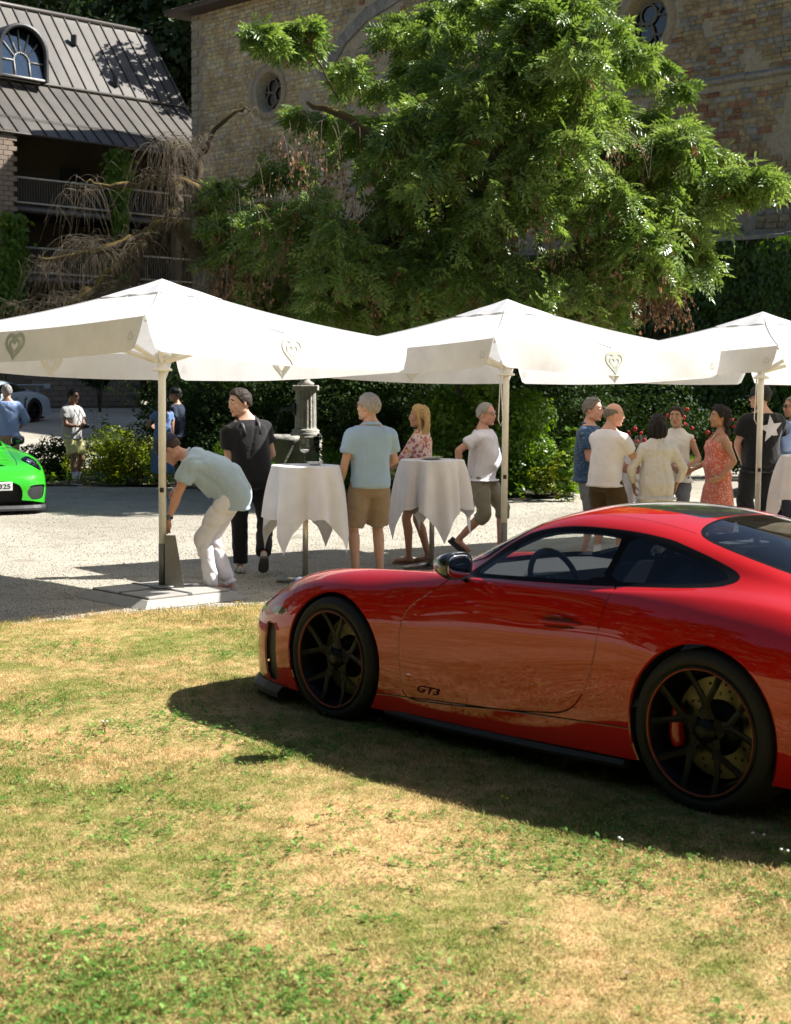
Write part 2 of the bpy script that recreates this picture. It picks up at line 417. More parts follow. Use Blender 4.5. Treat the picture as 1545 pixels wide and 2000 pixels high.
def build_grass():
    r = np.random.default_rng(3)
    mt = blade_mat("grass_blades", [(0, (.44, .285, .12)), (.5, (.70, .48, .225)), (1, (.88, .66, .37))], [(0, (.10, .145, .022)), (.6, (.26, .29, .055)), (1, (.58, .49, .18))])
    protos = []
    for k in range(14):
        nb = 95; V = []; F = []; T = []
        for i in range(nb):
            x, y = r.uniform(-.065, .065, 2); a = r.uniform(0, 6.28); h = r.uniform(.005, .015) * (1.6 if r.random() < .08 else 1)
            lean = abs(r.normal(0, .9)) * h * 1.5; w = r.uniform(.0008, .0015)
            dx, dy = math.cos(a), math.sin(a); px_, py_ = -dy * w, dx * w; b0 = len(V); t = r.random()
            V += [(x - px_, y - py_, 0), (x + px_, y + py_, 0), (x + dx * lean * .45 - px_ * .8, y + dy * lean * .45 - py_ * .8, h * .7), (x + dx * lean * .45 + px_ * .8, y + dy * lean * .45 + py_ * .8, h * .7), (x + dx * lean, y + dy * lean, h)]
            F += [(b0, b0 + 1, b0 + 3), (b0, b0 + 3, b0 + 2), (b0 + 2, b0 + 3, b0 + 4)]; T += [t] * 3
        me = mesh_np("grass_tuft", V, np.array(F), mt)
        at = me.attributes.new("tone", 'FLOAT', 'FACE'); at.data.foreach_set("value", np.array(T, np.float32)); protos.append(me)
    # points over the lawn the camera can see, nearer = denser
    pts = []
    def area(y0, y1, sp, sc):
        ys = np.arange(y0, y1, sp); out = []
        for y in ys:
            hw = y * .285 + .4; xs = np.arange(-hw, hw, sp)
            out.append(np.stack([xs + r.uniform(-sp, sp, len(xs)) * .6, np.full(len(xs), y) + r.uniform(-sp, sp, len(xs)) * .6, np.full(len(xs), sc)], 1))
        return np.concatenate(out)
    P = np.concatenate([area(3.6, 7, .068, 1.0), area(7, 10, .078, 1.05), area(10, 16.5, .095, 1.2)])
    keep = lawn_dist(P[:, 0], P[:, 1]) > .0; P = P[keep]
    n = len(P); pos = np.stack([P[:, 0], P[:, 1], np.full(n, .011)], 1)
    hgt = 1 + .35 * noise3(pos, 3.0, 2)
    scatter("grass", pos, np.stack([r.normal(0, .1, n), r.normal(0, .1, n), r.uniform(0, 6.28, n)], 1), P[:, 2] * np.clip(hgt, .6, 1.6), r.integers(0, 14, n), protos, "short dry mown grass, straw coloured with green patches", "grass")
    # clover and broad-leaved weeds
    cm = blade_mat("clover_leaves", [(0, (.08, .19, .025)), (.6, (.16, .31, .042)), (1, (.32, .46, .11))], [(0, (.07, .18, .025)), (.6, (.14, .31, .04)), (1, (.30, .46, .11))])
    protos = []
    for k in range(10):
        V, F, T = [], [], []
        for i in range(r.integers(3, 9)):
            x, y = r.normal(0, .028, 2); z = r.uniform(.006, .022); t = r.random(); nl = 3 if k < 7 else 1; L = r.uniform(.0065, .0105) * (1 if k < 7 else 2.0); a0 = r.uniform(0, 6.28)
            tx, ty = r.normal(0, .3, 2)
            for q in range(nl):
                a = a0 + q * 2.09; b0 = len(V)
                for (rr, da) in ((0, 0), (L * .75, -.55), (L * 1.15, 0), (L * .75, .55)):
                    xx = rr * math.cos(a + da); yy = rr * math.sin(a + da); V.append((x + xx, y + yy, z + xx * tx + yy * ty + (.002 if da else 0)))
                F += [(b0, b0 + 1, b0 + 2), (b0, b0 + 2, b0 + 3)]; T += [t, t * .9]
        me = mesh_np("clover", V, np.array(F), cm); at = me.attributes.new("tone", 'FLOAT', 'FACE'); at.data.foreach_set("value", np.array(T, np.float32)); protos.append(me)
    c = area(3.6, 13, .042, 1.0); c = c[lawn_dist(c[:, 0], c[:, 1]) > .05]
    q = np.stack([c[:, 0], c[:, 1], np.zeros(len(c))], 1)
    dens = .5 * noise3(q, 2.2, 1) + .45 * noise3(q, 7.0, 4) + .4 * noise3(q, 19.0, 6)
    # richer towards the near-left corner, along the car's shade and in a band left of it
    u = c[:, 0]; w = c[:, 1]
    dens += .95 * np.exp(-((u + .9) ** 2 / .8 + (w - 4.4) ** 2 / .35)) + .65 * np.exp(-((u - 1.2) ** 2 / .9 + (w - 4.3) ** 2 / .2)) + .45 * np.exp(-((u + .6) ** 2 / 1.6 + (w - 6.9) ** 2 / 1.0)) + .4 * np.exp(-((u - .8) ** 2 / 1.5 + (w - 6.2) ** 2 / .3)) - .55 * np.exp(-((u - .2) ** 2 / .35 + (w - 5.2) ** 2 / .5)) - .25 * (w > 9) + .70 * np.clip((5.3 - w) / .8, 0, 1) * np.clip(.7 - u, 0, 1) + .2 * np.clip((4.6 - w) / .4, 0, 1) - .14
    keep = dens + r.normal(0, .42, len(c)) > .60; c = c[keep]; n = len(c)
    scatter("clover", np.stack([c[:, 0], c[:, 1], np.full(n, .014)], 1), np.stack([np.zeros(n), np.zeros(n), r.uniform(0, 6.28, n)], 1), r.uniform(.6, 1.35, n), r.integers(0, 10, n), protos, "green clover and small weeds scattered through the dry grass", "weeds")
    # taller stray stems along the lawn border and a few in the grass
    V, F, T = [], [], []
    def stem(x, y, h):
        a = r.uniform(0, 6.28); l = h * r.uniform(.1, .5); w = .0012; b0 = len(V)
        V.extend([(x - w, y, .01), (x + w, y, .01), (x + math.cos(a) * l * .4 + w, y + math.sin(a) * l * .4, h * .6), (x + math.cos(a) * l, y + math.sin(a) * l, h)]); F.append((b0, b0 + 1, b0 + 2)); F.append((b0, b0 + 2, b0 + 3)); T.extend([r.random()] * 2)
    for i in range(2600):
        p = lawn_pt(r.uniform(-1, 9), abs(r.normal(0, .09)) - .03); stem(p.x, p.y, r.uniform(.02, .07))
    for i in range(500):
        y = r.uniform(4, 12); x = r.uniform(-.27, .27) * y
        if lawn_dist(x, y) > 0: stem(x, y, r.uniform(.03, .07))
    o = obj_np("border_grass", V, np.array(F), mt); at = o.data.attributes.new("tone", 'FLOAT', 'FACE'); at.data.foreach_set("value", np.array(T, np.float32))
    tag(o, "ragged longer grass stems along the gravel edge of the lawn", "grass", kind='stuff')
    # little weeds with yellow heads
    ym = mat("yellow_petals", (.75, .55, .03), .6); sm = mat("weed_stem", (.09, .14, .03), .7); wm = mat("white_petals", (.75, .75, .72), .6)
    spots = [(870, 1412, 1), (802, 1404, 1), (465, 1172, 1), (480, 1180, 1), (328, 1192, 1), (395, 1188, 1), (1205, 1650, 0), (1480, 1640, 0), (205, 1415, 0), (1522, 1680, 0), (985, 1560, 1)]
    WFL = ["below the door of the red coupe", "just behind the front wheel of the red coupe", "at the right corner of the parasol base", "right of the bending man's feet", "at the near corner of the parasol base", "in front of the parasol base", "below the car's shade at centre right", "in the shade below the rear wheel", "in the sunny lawn at far left", "at the right edge of the lawn", "in the shade between the two wheels"]
    for k, (px_, py_, yl) in enumerate(spots):
        b = at_z(px_, py_ + 18, .01); f = empty("wildflower", b, 0, ("small yellow weed " if yl else "pale seed-headed weed ") + WFL[k], "flower", "small wildflowers in the lawn")
        mb = MB(); hh = r.uniform(.05, .08)
        for q in range(3):
            ax, ay = r.normal(0, .018, 2); mb.tube([(0, 0, 0), (ax * .5, ay * .5, hh * .6), (ax, ay, hh)], .0012, 4); tipq = (ax, ay, hh)
            if q < 2: mb2 = MB(); mb2.ell(tipq, (.007, .007, .005), nu=7, nv=5); mb2.build("flower_head", ym if yl else wm, f)
        mb.build("stem", sm, f)
    # fallen leaves and husks on the grass
    lm = mat("dry_leaf", (.34, .22, .10), .7, rand=.3)
    DLF = ["near the left edge of the lawn", "left of the car's shade tip", "beside the mirror's shadow", "just below the parasol base", "in the dry grass at lower right", "under the rear of the red coupe", "below the mirror's shadow", "near the bottom of the picture on the right"]
    for k, (px_, py_) in enumerate([(25, 1357), (202, 1418), (478, 1448), (380, 1212), (985, 1805), (1420, 1560), (560, 1450), (1230, 1900)]):
        c0 = at_z(px_, py_, .03); a = r.uniform(0, 6.28); L = r.uniform(.02, .04)
        V = [(-L, 0, 0), (-L * .3, L * .35, .006), (L * .5, L * .25, .004), (L, 0, .012), (L * .5, -L * .28, .008), (-L * .3, -L * .35, .002), (0, 0, -.003)]
        V = [(c0.x + v[0] * math.cos(a) - v[1] * math.sin(a), c0.y + v[0] * math.sin(a) + v[1] * math.cos(a), c0.z + v[2]) for v in V]
        tag(obj_np("dry_leaf", V, [(0, 1, 6), (1, 2, 6), (2, 3, 6), (3, 4, 6), (4, 5, 6), (5, 0, 6)], lm), "small dry brown leaf lying " + DLF[k], "leaf", "dry leaves lying on the lawn")
build_grass()
def build_pebbles():
    r = np.random.default_rng(5); protos = []
    for k in range(6):
        mb = MB(); mb.ell((0, 0, 0), (.006, .005, .0035), nu=6, nv=4, smooth=False)
        V = np.array(mb.V) * (1 + r.normal(0, .12, (len(mb.V), 1))); cs = [(.52, .48, .40), (.42, .39, .34), (.60, .57, .50), (.48, .42, .33), (.32, .30, .27), (.55, .52, .46)][k]
        mm = mat("pebble_%d" % k, cs, .85); me = mesh_np("pebble", V, mb.F, mm); protos.append(me)
    n = 42000; y = 12 + 14 * r.random(n) ** 1.5; x = r.uniform(-.29, .29, n) * y
    k = lawn_dist(x, y) < -.02; x = x[k]; y = y[k]; n = len(x)
    scatter("pebbles", np.stack([x, y, np.full(n, .0)], 1), np.stack([r.normal(0, .3, n), r.normal(0, .3, n), r.uniform(0, 6.28, n)], 1), r.uniform(.5, 1.4, n) * (1 + .5 * (r.random(n) < .05)), r.integers(0, 6, n), protos, "loose pale gravel stones covering the court", "gravel")
build_pebbles()
# ================================================================ church and left building
C0 = Vector((-8.2, 62.0, 0)); CD = Vector((.695, -.719, 0)).normalized(); CN = Vector((CD.y, -CD.x, 0))     # along, outward (towards camera-left)
if CN.y > 0: CN = -CN
def Wp(a, z, o=0.0): p = C0 + CD * a + CN * o; return Vector((p.x, p.y, z))
WB = basis(CD, Vector((0, 0, 1)), CN)      # local x along, y up, z outward
def stone_mat(name, use_obj):
    m, nt, b = new_mat(name)
    if use_obj: src = N(nt, "ShaderNodeObjectInfo").outputs['Color']
    else: at = N(nt, "ShaderNodeAttribute"); at.attribute_name = "tint"; src = at.outputs['Color']
    v = coord(nt, False); n = noise_node(nt, v, 7, 5, .7); n2 = noise_node(nt, v, 1.1, 4, .6)
    r = ramp(nt, n.outputs[0], [(.3, (.62, .62, .62)), (.7, (1.15, 1.15, 1.15))]); r2 = ramp(nt, n2.outputs[0], [(.35, (.75, .73, .72)), (.65, (1.08, 1.08, 1.08))])
    c = mixc(nt, 1, src, r.outputs[0], 'MULTIPLY'); c = mixc(nt, 1, c, r2.outputs[0], 'MULTIPLY')
    nt.links.new(c, b.inputs['Base Color']); b.inputs['Roughness'].default_value = .92; b.inputs['Specular IOR Level'].default_value = .15
    n3 = noise_node(nt, v, 30, 5, .7); bump(nt, b, n3.outputs[0], .6, .03); return m
STONE_A = stone_mat("rubble_stone", False); STONE_O = stone_mat("dressed_stone", True)
def wall_base_mat(name, c, patch):
    m, nt, b = new_mat(name); v = coord(nt, False); n = noise_node(nt, v, .55, 6, .65, .8); n2 = noise_node(nt, v, 9, 6, .7)
    r = ramp(nt, n.outputs[0], [(.3, tuple(x * .7 for x in c)), (.5, c), (.68, patch)]); r2 = ramp(nt, n2.outputs[0], [(.25, (.6, .6, .6)), (.7, (1.12, 1.12, 1.12))])
    nt.links.new(mixc(nt, 1, r.outputs[0], r2.outputs[0], 'MULTIPLY'), b.inputs['Base Color']); b.inputs['Roughness'].default_value = .95; b.inputs['Specular IOR Level'].default_value = .1
    n3 = noise_node(nt, v, 14, 6, .7); bump(nt, b, n3.outputs[0], .8, .05); return m
def hit_wall(px, py, off=0.0):
    d = ray(px, py); o = C0 + CN * off; t = (o - CAMP).dot(CN) / d.dot(CN); p = CAMP + d * t; q = p - C0; return q.dot(CD), p.z
OC = [(*hit_wall(525, 180), .62), (*hit_wall(1261, 44), .66)]
def build_church():
    r = np.random.default_rng(11)
    LEN, HT = 30.2, 16.3
    ch = empty("church", C0, 0, "tall old stone church wall with round windows behind the weeping tree", "church")
    base = wall_base_mat("church_mortar", (.42, .36, .26), (.36, .34, .295))
    inv = Matrix.Translation(-C0)
    # wall sheet with two round holes (built as a grid with the holes' faces dropped) and thickness behind
    V, F = [], []; nx, nz = 150, 82
    A = np.linspace(0, LEN, nx); Zs = np.linspace(0, HT, nz)
    V = [tuple(Wp(a, z) - C0) for z in Zs for a in A]
    for j in range(nz - 1):
        for i in range(nx - 1):
            a = (A[i] + A[i + 1]) / 2; z = (Zs[j] + Zs[j + 1]) / 2
            if any((a - oa) ** 2 + (z - oz) ** 2 < (R_ + .22) ** 2 for oa, oz, R_ in OC): continue
            F.append((j * nx + i, j * nx + i + 1, (j + 1) * nx + i + 1, (j + 1) * nx + i))
    obj_np("wall", V, F, base, ch)
    mb = MB(); T = Matrix.Translation(-C0)
    for (a0, a1, o0, o1) in ((0, .3, -9, -.05), (LEN - .3, LEN, -9, -.05), (0, LEN, -9.3, -9)):
        mb.add([tuple(Wp(a, z, o) - C0) for a in (a0, a1) for o in (o0, o1) for z in (0, HT)], [(0, 1, 3, 2), (4, 6, 7, 5), (0, 4, 5, 1), (2, 3, 7, 6), (0, 2, 6, 4), (1, 5, 7, 3)])
    mb.build("wall", base, ch)
    # tiled roof with a deep eave
    tiles = mat("dark_roof_tiles", (.075, .055, .045), .85, bmp=.4, bscale=25)
    rf = MB(); rf.add([tuple(Wp(a, z, o) - C0) for a in (-.7, LEN + .5) for (o, z) in ((.85, HT - .12), (.85, HT + .06), (-4.5, HT + 1.9), (-9.9, HT + .06), (-9.9, HT - .12))], [(0, 1, 2, 3, 4), (9, 8, 7, 6, 5), (0, 5, 6, 1), (1, 6, 7, 2), (2, 7, 8, 3), (3, 8, 9, 4), (4, 9, 5, 0)])
    roof = rf.build("roof", tiles, ch)
    tm = MB()
    tm.box((0, 0, 0), (.17, .03, .40)); tme = tm.mesh("tile", tiles)
    for k in range(60):                                   # the eave course that shows at the top left
        o = bpy.data.objects.new("tile", tme); link(o, roof); o.location = Wp(-.6 + k * .19, HT + .10 + r.normal(0, .008), .72) - C0
        o.rotation_euler = (Matrix.Identity(3)).to_euler(); m4 = basis(CD, Vector((0, 0, 1)), CN, o.location) @ Matrix.Rotation(R(-70 - 0), 4, 'X') @ Matrix.Rotation(R(90), 4, 'X'); o.matrix_local = m4
    # quoins on the left corner
    qm = STONE_O
    def stone_mesh(nm, seed):
        rr = np.random.default_rng(seed); mb = MB(); mb.box((0, 0, 0), (1, 1, 1))
        V = []
        for (x, y, z) in mb.V:
            if z > 0: V.append((x * (.90 + rr.uniform(-.05, .04)), y * (.86 + rr.uniform(-.08, .06)), z + rr.uniform(-.15, .1)))
            else: V.append((x, y, z))
        me = bpy.data.meshes.new(nm); me.from_pydata(V, [], mb.F); me.materials.append(qm); return me
    sm = [stone_mesh("stone", 100 + k) for k in range(10)]
    def place(nm, a, z, w, h, d, col, parent=ch, rot=0.0):
        o = bpy.data.objects.new(nm, sm[int(r.integers(0, 10))]); link(o, parent)
        o.matrix_local = Matrix.Translation(Wp(a, z, .0) - C0) @ WB @ Matrix.Rotation(rot, 4, 'Z') @ Matrix.Diagonal((w, h, d, 1)); o.color = (*col, 1); return o
    z = 8.6
    k = 0
    while z < HT - .2:
        h = r.uniform(.28, .42); w = .75 if k % 2 else .48; c = np.array((.36, .32, .25)) * r.uniform(.85, 1.15); place("quoin", w / 2 - .02, z + h / 2, w, h * .97, .10, c); z += h; k += 1
    # oculus rings, glass, tracery
    glassm = mat("dark_leaded_glass", (.012, .014, .016), .12, coat=.6); lead = mat("window_tracery", (.14, .125, .10), .8)
    for k, (oa, oz, R_) in enumerate(OC):
        w = empty("round_window", Wp(oa, oz) - C0); w.parent = ch
        T = basis(CD, Vector((0, 0, 1)), CN)
        mb = MB()
        mb.lathe([(R_ + .42, -.05), (R_ + .42, .035), (R_ + .16, .05), (R_ + .12, .02), (R_, -.32), (R_, -.4)], 40, M=T @ Matrix.Identity(4), close=False); mb.build("stone_surround", wall_base_mat("surround_stone_%d" % k, (.36, .30, .20), (.34, .31, .25)), w)
        mb = MB(); mb.lathe([(R_ + .02, -.34), (.001, -.34)], 36, M=T, close=False); mb.build("pane", glassm, w)
        mb = MB()
        for q in range(3 if k == 0 else 3):
            a0 = math.pi / 2 + q * 2 * math.pi / 3 + .35; cc = (R_ * .46 * math.cos(a0), R_ * .46 * math.sin(a0)); ring = [T @ Vector((cc[0] + R_ * .44 * math.cos(t), cc[1] + R_ * .44 * math.sin(t), -.29)) for t in np.linspace(0, 2 * math.pi, 22)]
            mb.tube(ring, .035, 6, caps=False); mb.tube([T @ Vector((0, 0, -.29)), T @ Vector((R_ * math.cos(a0 + math.pi / 3), R_ * math.sin(a0 + math.pi / 3), -.29))], .035, 6)
        mb.tube([T @ Vector((R_ * .97 * math.cos(t), R_ * .97 * math.sin(t), -.3)) for t in np.linspace(0, 2 * math.pi, 36)], .04, 6, caps=False)
        mb.build("tracery", lead, w)
    # string course and sloping plinth ledge
    lg = wall_base_mat("ledge_stone", (.30, .28, .24), (.36, .35, .31))
    mb = MB(); rr = np.random.default_rng(3)
    a = 12.0
    while a < LEN:
        L = rr.uniform(.7, 1.2); mb2 = MB(); z0 = 10.42 + rr.normal(0, .01); V = [tuple(Wp(x, z, o) - C0) for x in (a, min(a + L - .02, LEN)) for (o, z) in ((0, z0 - .12), (.13, z0 - .06), (.14, z0 + .03), (0, z0 + .14))]
        mb2.add(V, [(0, 1, 2, 3), (7, 6, 5, 4), (0, 4, 5, 1), (1, 5, 6, 2), (2, 6, 7, 3)]); mb2.build("string_course_block", lg, ch); a += L
    # downpipe
    da, dz = hit_wall(1057, 30)
    mb = MB(); mb.tube([Wp(da, 9.5, .15) - C0, Wp(da, HT - .1, .15) - C0], .075, 10); mb.build("downpipe", mat("downpipe_black", (.012, .012, .013), .5), ch)
    # relieving arch of large voussoirs behind the tree top
    p0 = hit_wall(636, 140); p1 = hit_wall(672, 78); p2 = hit_wall(716, 30); p3 = hit_wall(770, -4)
    arc = [Vector((*p, 0)) for p in (p0, p1, p2, p3)]
    for i in range(12):
        t = i / 11 * 2.999; k_ = int(t); f = t - k_; q = arc[k_].lerp(arc[k_ + 1], f); d = (arc[min(k_ + 1, 3)] - arc[k_]).normalized()
        place("voussoir", q.x, q.y, .62, .50, .16, np.array((.27, .265, .24)) * r.uniform(.85, 1.15), rot=math.atan2(d.y, d.x))
    arcpts = np.array([(q.x, q.y) for q in [arc[int(t)].lerp(arc[min(int(t) + 1, 3)], t - int(t)) for t in np.linspace(0, 2.99, 30)]])
    # coursed rubble: the nearest 300 are parts, the rest one part
    cand = []
    for (a0, a1, z0, z1) in ((.5, 12.5, 8.4, HT - .1), (12.5, LEN, 6.2, HT - .1)):
        z = z0
        while z < z1:
            h = float(r.uniform(.10, .21)); a = a0 + float(r.uniform(0, .2))
            while a < a1:
                w = float(r.uniform(.18, .46)); c = (a + w / 2, z + h / 2); ok = c[1] < z1
                for oa, oz, R_ in OC:
                    if (c[0] - oa) ** 2 + (c[1] - oz) ** 2 < (R_ + .44 + w * .3) ** 2: ok = False
                if abs(c[1] - 10.42) < .20 and c[0] > 12: ok = False
                if c[0] < .85 and c[1] < HT: ok = ok and c[0] > .8
                if np.min((arcpts[:, 0] - c[0]) ** 2 + (arcpts[:, 1] - c[1]) ** 2) < .45 ** 2: ok = False
                if abs(c[0] - da) < .1 and False: ok = False
                # rendered patches where no stone shows
                pn = float(noise3([(c[0], c[1], 0)], 1.1, 9)[0]) + .5 * float(noise3([(c[0], c[1], 0)], 3.1, 8)[0])
                lim = .75 if c[0] < 9 else (.0 if c[0] < 15.5 else .62)
                if c[0] > 27.0 + .6 * math.sin(c[1] * 2): lim = -.1
                if pn > lim: ok = False
                if ok: cand.append((c[0], c[1], w, h))
                a += w
            z += h
    def colour(a, z):
        x = (a - 9) / 12; x = min(max(x, 0), 1) ; q = r.random()
        if a < 9: c = np.array((.60, .475, .28)) if q > .25 else np.array((.54, .48, .37))
        else:
            redness = .06 + .16 * max(0, math.sin((z - 8.0) * 1.0)) * (a > 19)
            c = np.array((.33, .18, .115)) if q < redness else (np.array((.40, .315, .19)) if q < .74 else np.array((.33, .31, .27)))
        return np.clip(c * r.uniform(.80, 1.16), 0, .6)
    vis = [c for c in cand if c[0] > 19]
    vis.sort(key=lambda c: -c[0] - .0 * c[1]); near = set(vis[:296])
    SV, SF, SC = [], [], []; b0 = 0
    M3 = WB
    for c in cand:
        col = colour(c[0], c[1])
        if c in near: place("stone", c[0], c[1], c[2] * .97, c[3] * .95, .07 + float(r.uniform(-.015, .02)), col)
        else:
            me = sm[int(r.integers(0, 10))]; d = .055 + float(r.uniform(-.015, .02))
            base_ = Wp(c[0], c[1]) - C0
            for v in me.vertices: SV.append(tuple(base_ + CD * (v.co.x * c[2] * .97) + Vector((0, 0, v.co.y * c[3] * .95)) + CN * (v.co.z * d)))
            for p in me.polygons:
                if p.index == 4 and False: continue
                SF.append([i + b0 for i in p.vertices]); SC.append((*col, 1))
            b0 += 8
    o = obj_np("rubble_stones", SV, np.array(SF), STONE_A, ch); o['kind'] = 'stuff'
    at = o.data.attributes.new("tint", 'FLOAT_COLOR', 'FACE'); at.data.foreach_set("color", np.array(SC, np.float32).ravel())
build_church()

BA = R(43.8); BD = Vector((math.cos(BA), math.sin(BA), 0)); BI = Vector((-math.sin(BA), math.cos(BA), 0)); L0 = Vector((-15.04, 60.0, 0))
def Bp(a, z, i=0.0): p = L0 + BD * a + BI * i; return Vector((p.x, p.y, z))
def build_house():
    r = np.random.default_rng(21)
    hs = empty("gallery_house", L0, 0, "long house with a metal seamed roof, arched dormer and dark galleries", "house")
    X = Matrix.Translation(-L0)
    def q(a, z, i=0.0): return tuple(Bp(a, z, i) - L0)
    m_roof = mat("roof_sheet_metal", (.105, .094, .080), .5, .15, var=.16, vscale=1.4, rand=.16)
    m_rib = mat("roof_seam_metal", (.065, .058, .05), .5, .5)
    m_beam = mat("dark_painted_steel", (.03, .03, .032), .5)
    m_rail = mat("pale_rail", (.50, .47, .40), .5, .2)
    m_blk = mat("beige_block", (.27, .205, .155), .9, var=.1, vscale=3, bmp=.3, rand=.12)
    m_mort = mat("block_mortar", (.17, .135, .10), .95, bmp=.4)
    m_dark = mat("gallery_plaster", (.10, .075, .05), .9, bmp=.3)
    E0, E1 = -9.0, 10.4; ze = 11.3; zb, ib = 13.85, 2.65; zt, it = 17.5, 5.45
    # roof bearing sheets, panels between seams
    def slope(a, i0, z0, i1, z1, a1, nm="roof_panel"):
        g = .012; mb = MB(); V = [q(a + g, z0, i0), q(a1 - g, z0, i0), q(a1 - g, z1, i1), q(a + g, z1, i1)]; n = (Vector(V[1]) - Vector(V[0])).cross(Vector(V[3]) - Vector(V[0])).normalized() * .05
        V += [tuple(Vector(v) - n) for v in V]; mb.add(V, [(0, 1, 2, 3), (7, 6, 5, 4), (0, 4, 5, 1), (1, 5, 6, 2), (2, 6, 7, 3), (3, 7, 4, 0)]); mb.build(nm, m_roof, hs)
    w = .62; a = E0; nrm = Vector((0, 0, 1))
    seam = None
    while a < E1 - .05:
        a1 = min(a + w, E1)
        slope(a, -.35, ze, ib, zb, a1); slope(a, ib, zb + .10, it, zt, a1)
        for (i0, z0, i1, z1) in ((-.35, ze, ib, zb), (ib, zb + .10, it, zt)):
            mb = MB(); A_ = Vector(q(a, z0, i0)); B_ = Vector(q(a, z1, i1)); d = (B_ - A_).normalized(); s = BD; n = d.cross(s).normalized(); n = n if n.z > 0 else -n
            V = [A_ - s * .018, A_ + s * .018, A_ + s * .018 + n * .05, A_ - s * .018 + n * .05]; V += [v + (B_ - A_) for v in V]
            mb.add(V, [(0, 1, 2, 3), (7, 6, 5, 4), (0, 4, 5, 1), (1, 5, 6, 2), (2, 6, 7, 3), (3, 7, 4, 0)]); mb.build("roof_seam", m_rib, hs)
        a = a1
    mb = MB()
    for (z, i, rr) in ((zt + .05, it, .11), (zb + .08, ib - .03, .07), (ze - .02, -.40, .07)): mb.tube([q(E0, z, i), q(E1 + .05, z, i)], rr, 8)
    ridge = MB(); ridge.tube([q(E0, zt + .05, it), q(E1 + .05, zt + .05, it)], .12, 8); ridge.build("ridge_cap", m_rib, hs)
    ridge = MB(); ridge.tube([q(E0, zb + .07, ib - .02), q(E1 + .05, zb + .07, ib - .02)], .07, 8); ridge.build("roof_flashing", m_rib, hs)
    ridge = MB(); ridge.tube([q(E0, ze - .03, -.40), q(E1 + .05, ze - .03, -.40)], .06, 8); ridge.build("gutter", m_rib, hs)
    for dz in (.62, .68):
        f = (dz) / (zb - ze); mb = MB(); mb.tube([q(E0, ze + dz + .08, -.35 + 3.0 * f), q(E1, ze + dz + .08, -.35 + 3.0 * f)], .012, 5); mb.build("snow_rail", m_rib, hs)
    mb = MB(); mb.add([q(a_, z, i) for a_ in (E0, E1) for (i, z) in ((-.33, ze - .06), (ib, zb - .06), (it, zt - .06), (it + 5.4, ze))], [(0, 1, 2, 3), (7, 6, 5, 4), (2, 6, 7, 3)]); mb.build("gable", m_dark, hs)
    for (a_, f) in ((5.7, .60), (6.9, .12)):
        mb = MB(); mb.box((0, 0, 0), (.22, .22, .42), M=Matrix.Translation(q(a_, zb + .1 + (zt - zb) * f + .2, ib + (it - ib) * f))); mb.build("roof_vent", m_rib, hs)
    # arched dormer
    dm = empty("dormer", q(1.86, zb + .1, 0)); dm.parent = hs; T = basis(BD, Vector((0, 0, 1)), -BI)
    mfr = m_beam; W2, Hs = .98, .95
    def arcpts(rad, n=20): return [(rad * math.cos(t), Hs + rad * math.sin(t)) for t in np.linspace(0, math.pi, n)]
    out = [(W2 + .16, -.1)] + arcpts(W2 + .16) + [(-W2 - .16, -.1)]; inn = [(W2, -.1)] + arcpts(W2) + [(-W2, -.1)]
    zf, zbk = -1.9, -4.6; V, F = [], []; n = len(out)
    for ring, zz in ((inn, zf - .12), (inn, zf), (out, zf), (out, zbk)): V += [tuple(T @ Vector((x, y, zz))) for x, y in ring]
    for k in range(3):
        for j in range(n - 1): F.append((k * n + j, k * n + j + 1, (k + 1) * n + j + 1, (k + 1) * n + j))
    mb = MB(); mb.add(V, F, True); mb.build("dormer_hood", mfr, dm)
    skyglass = mat("dormer_glass", (.10, .15, .20), .03, 0, coat=1.0, spec=1.0); skyglass.node_tree.nodes["Principled BSDF"].inputs['Metallic'].default_value = .92
    skyglass.node_tree.nodes["Principled BSDF"].inputs['Base Color'].default_value = (.85, .90, .95, 1)
    mb = MB(); P = [(x * .99, y) for x, y in inn]; mb.add([tuple(T @ Vector((x, y, zf - .10 - y * .20))) for x, y in P], [tuple(range(len(P)))]); mb.build("pane", skyglass, dm)
    def bar(p, q_, rad=.03): mb.tube([T @ Vector((p[0], p[1], zf - .06 - p[1] * .2)), T @ Vector((q_[0], q_[1], zf - .06 - q_[1] * .2))], rad, 6)
    mb = MB(); ir = .34; yy = .62
    for t in np.linspace(0, math.pi, 7)[1:-1]: bar((ir * math.cos(t), yy + ir * math.sin(t)), (W2 * .98 * math.cos(t), Hs + W2 * .98 * math.sin(t)))
    for j, t in enumerate(np.linspace(0, math.pi, 12)[:-1]):
        t2 = np.linspace(0, math.pi, 12)[j + 1]; bar((ir * math.cos(t), yy + ir * math.sin(t)), (ir * math.cos(t2), yy + ir * math.sin(t2)))
    bar((ir, -.05), (ir, yy)); bar((-ir, -.05), (-ir, yy)); bar((-W2, -.04), (W2, -.04), .05); bar((ir, yy), (W2, yy)); bar((-ir, yy), (-W2, yy)); mb.build("glazing_bars", mat("glazing_bar", (.42, .40, .36), .5), dm)
    # galleries: floors, back wall, posts, rails
    g0, g1 = .12, 9.9
    mb = MB(); mb.add([q(g0, 1, 3.0), q(g1, 1, 3.0), q(g1, ze + 1.6, 3.0), q(g0, ze + 1.6, 3.0), q(g0, 1, 0), q(g0, ze + .2, 0), q(g1, 1, 0), q(g1, ze + .2, 0)], [(0, 1, 2, 3), (0, 3, 5, 4), (1, 6, 7, 2)]); mb.build("gallery_wall", m_dark, hs)
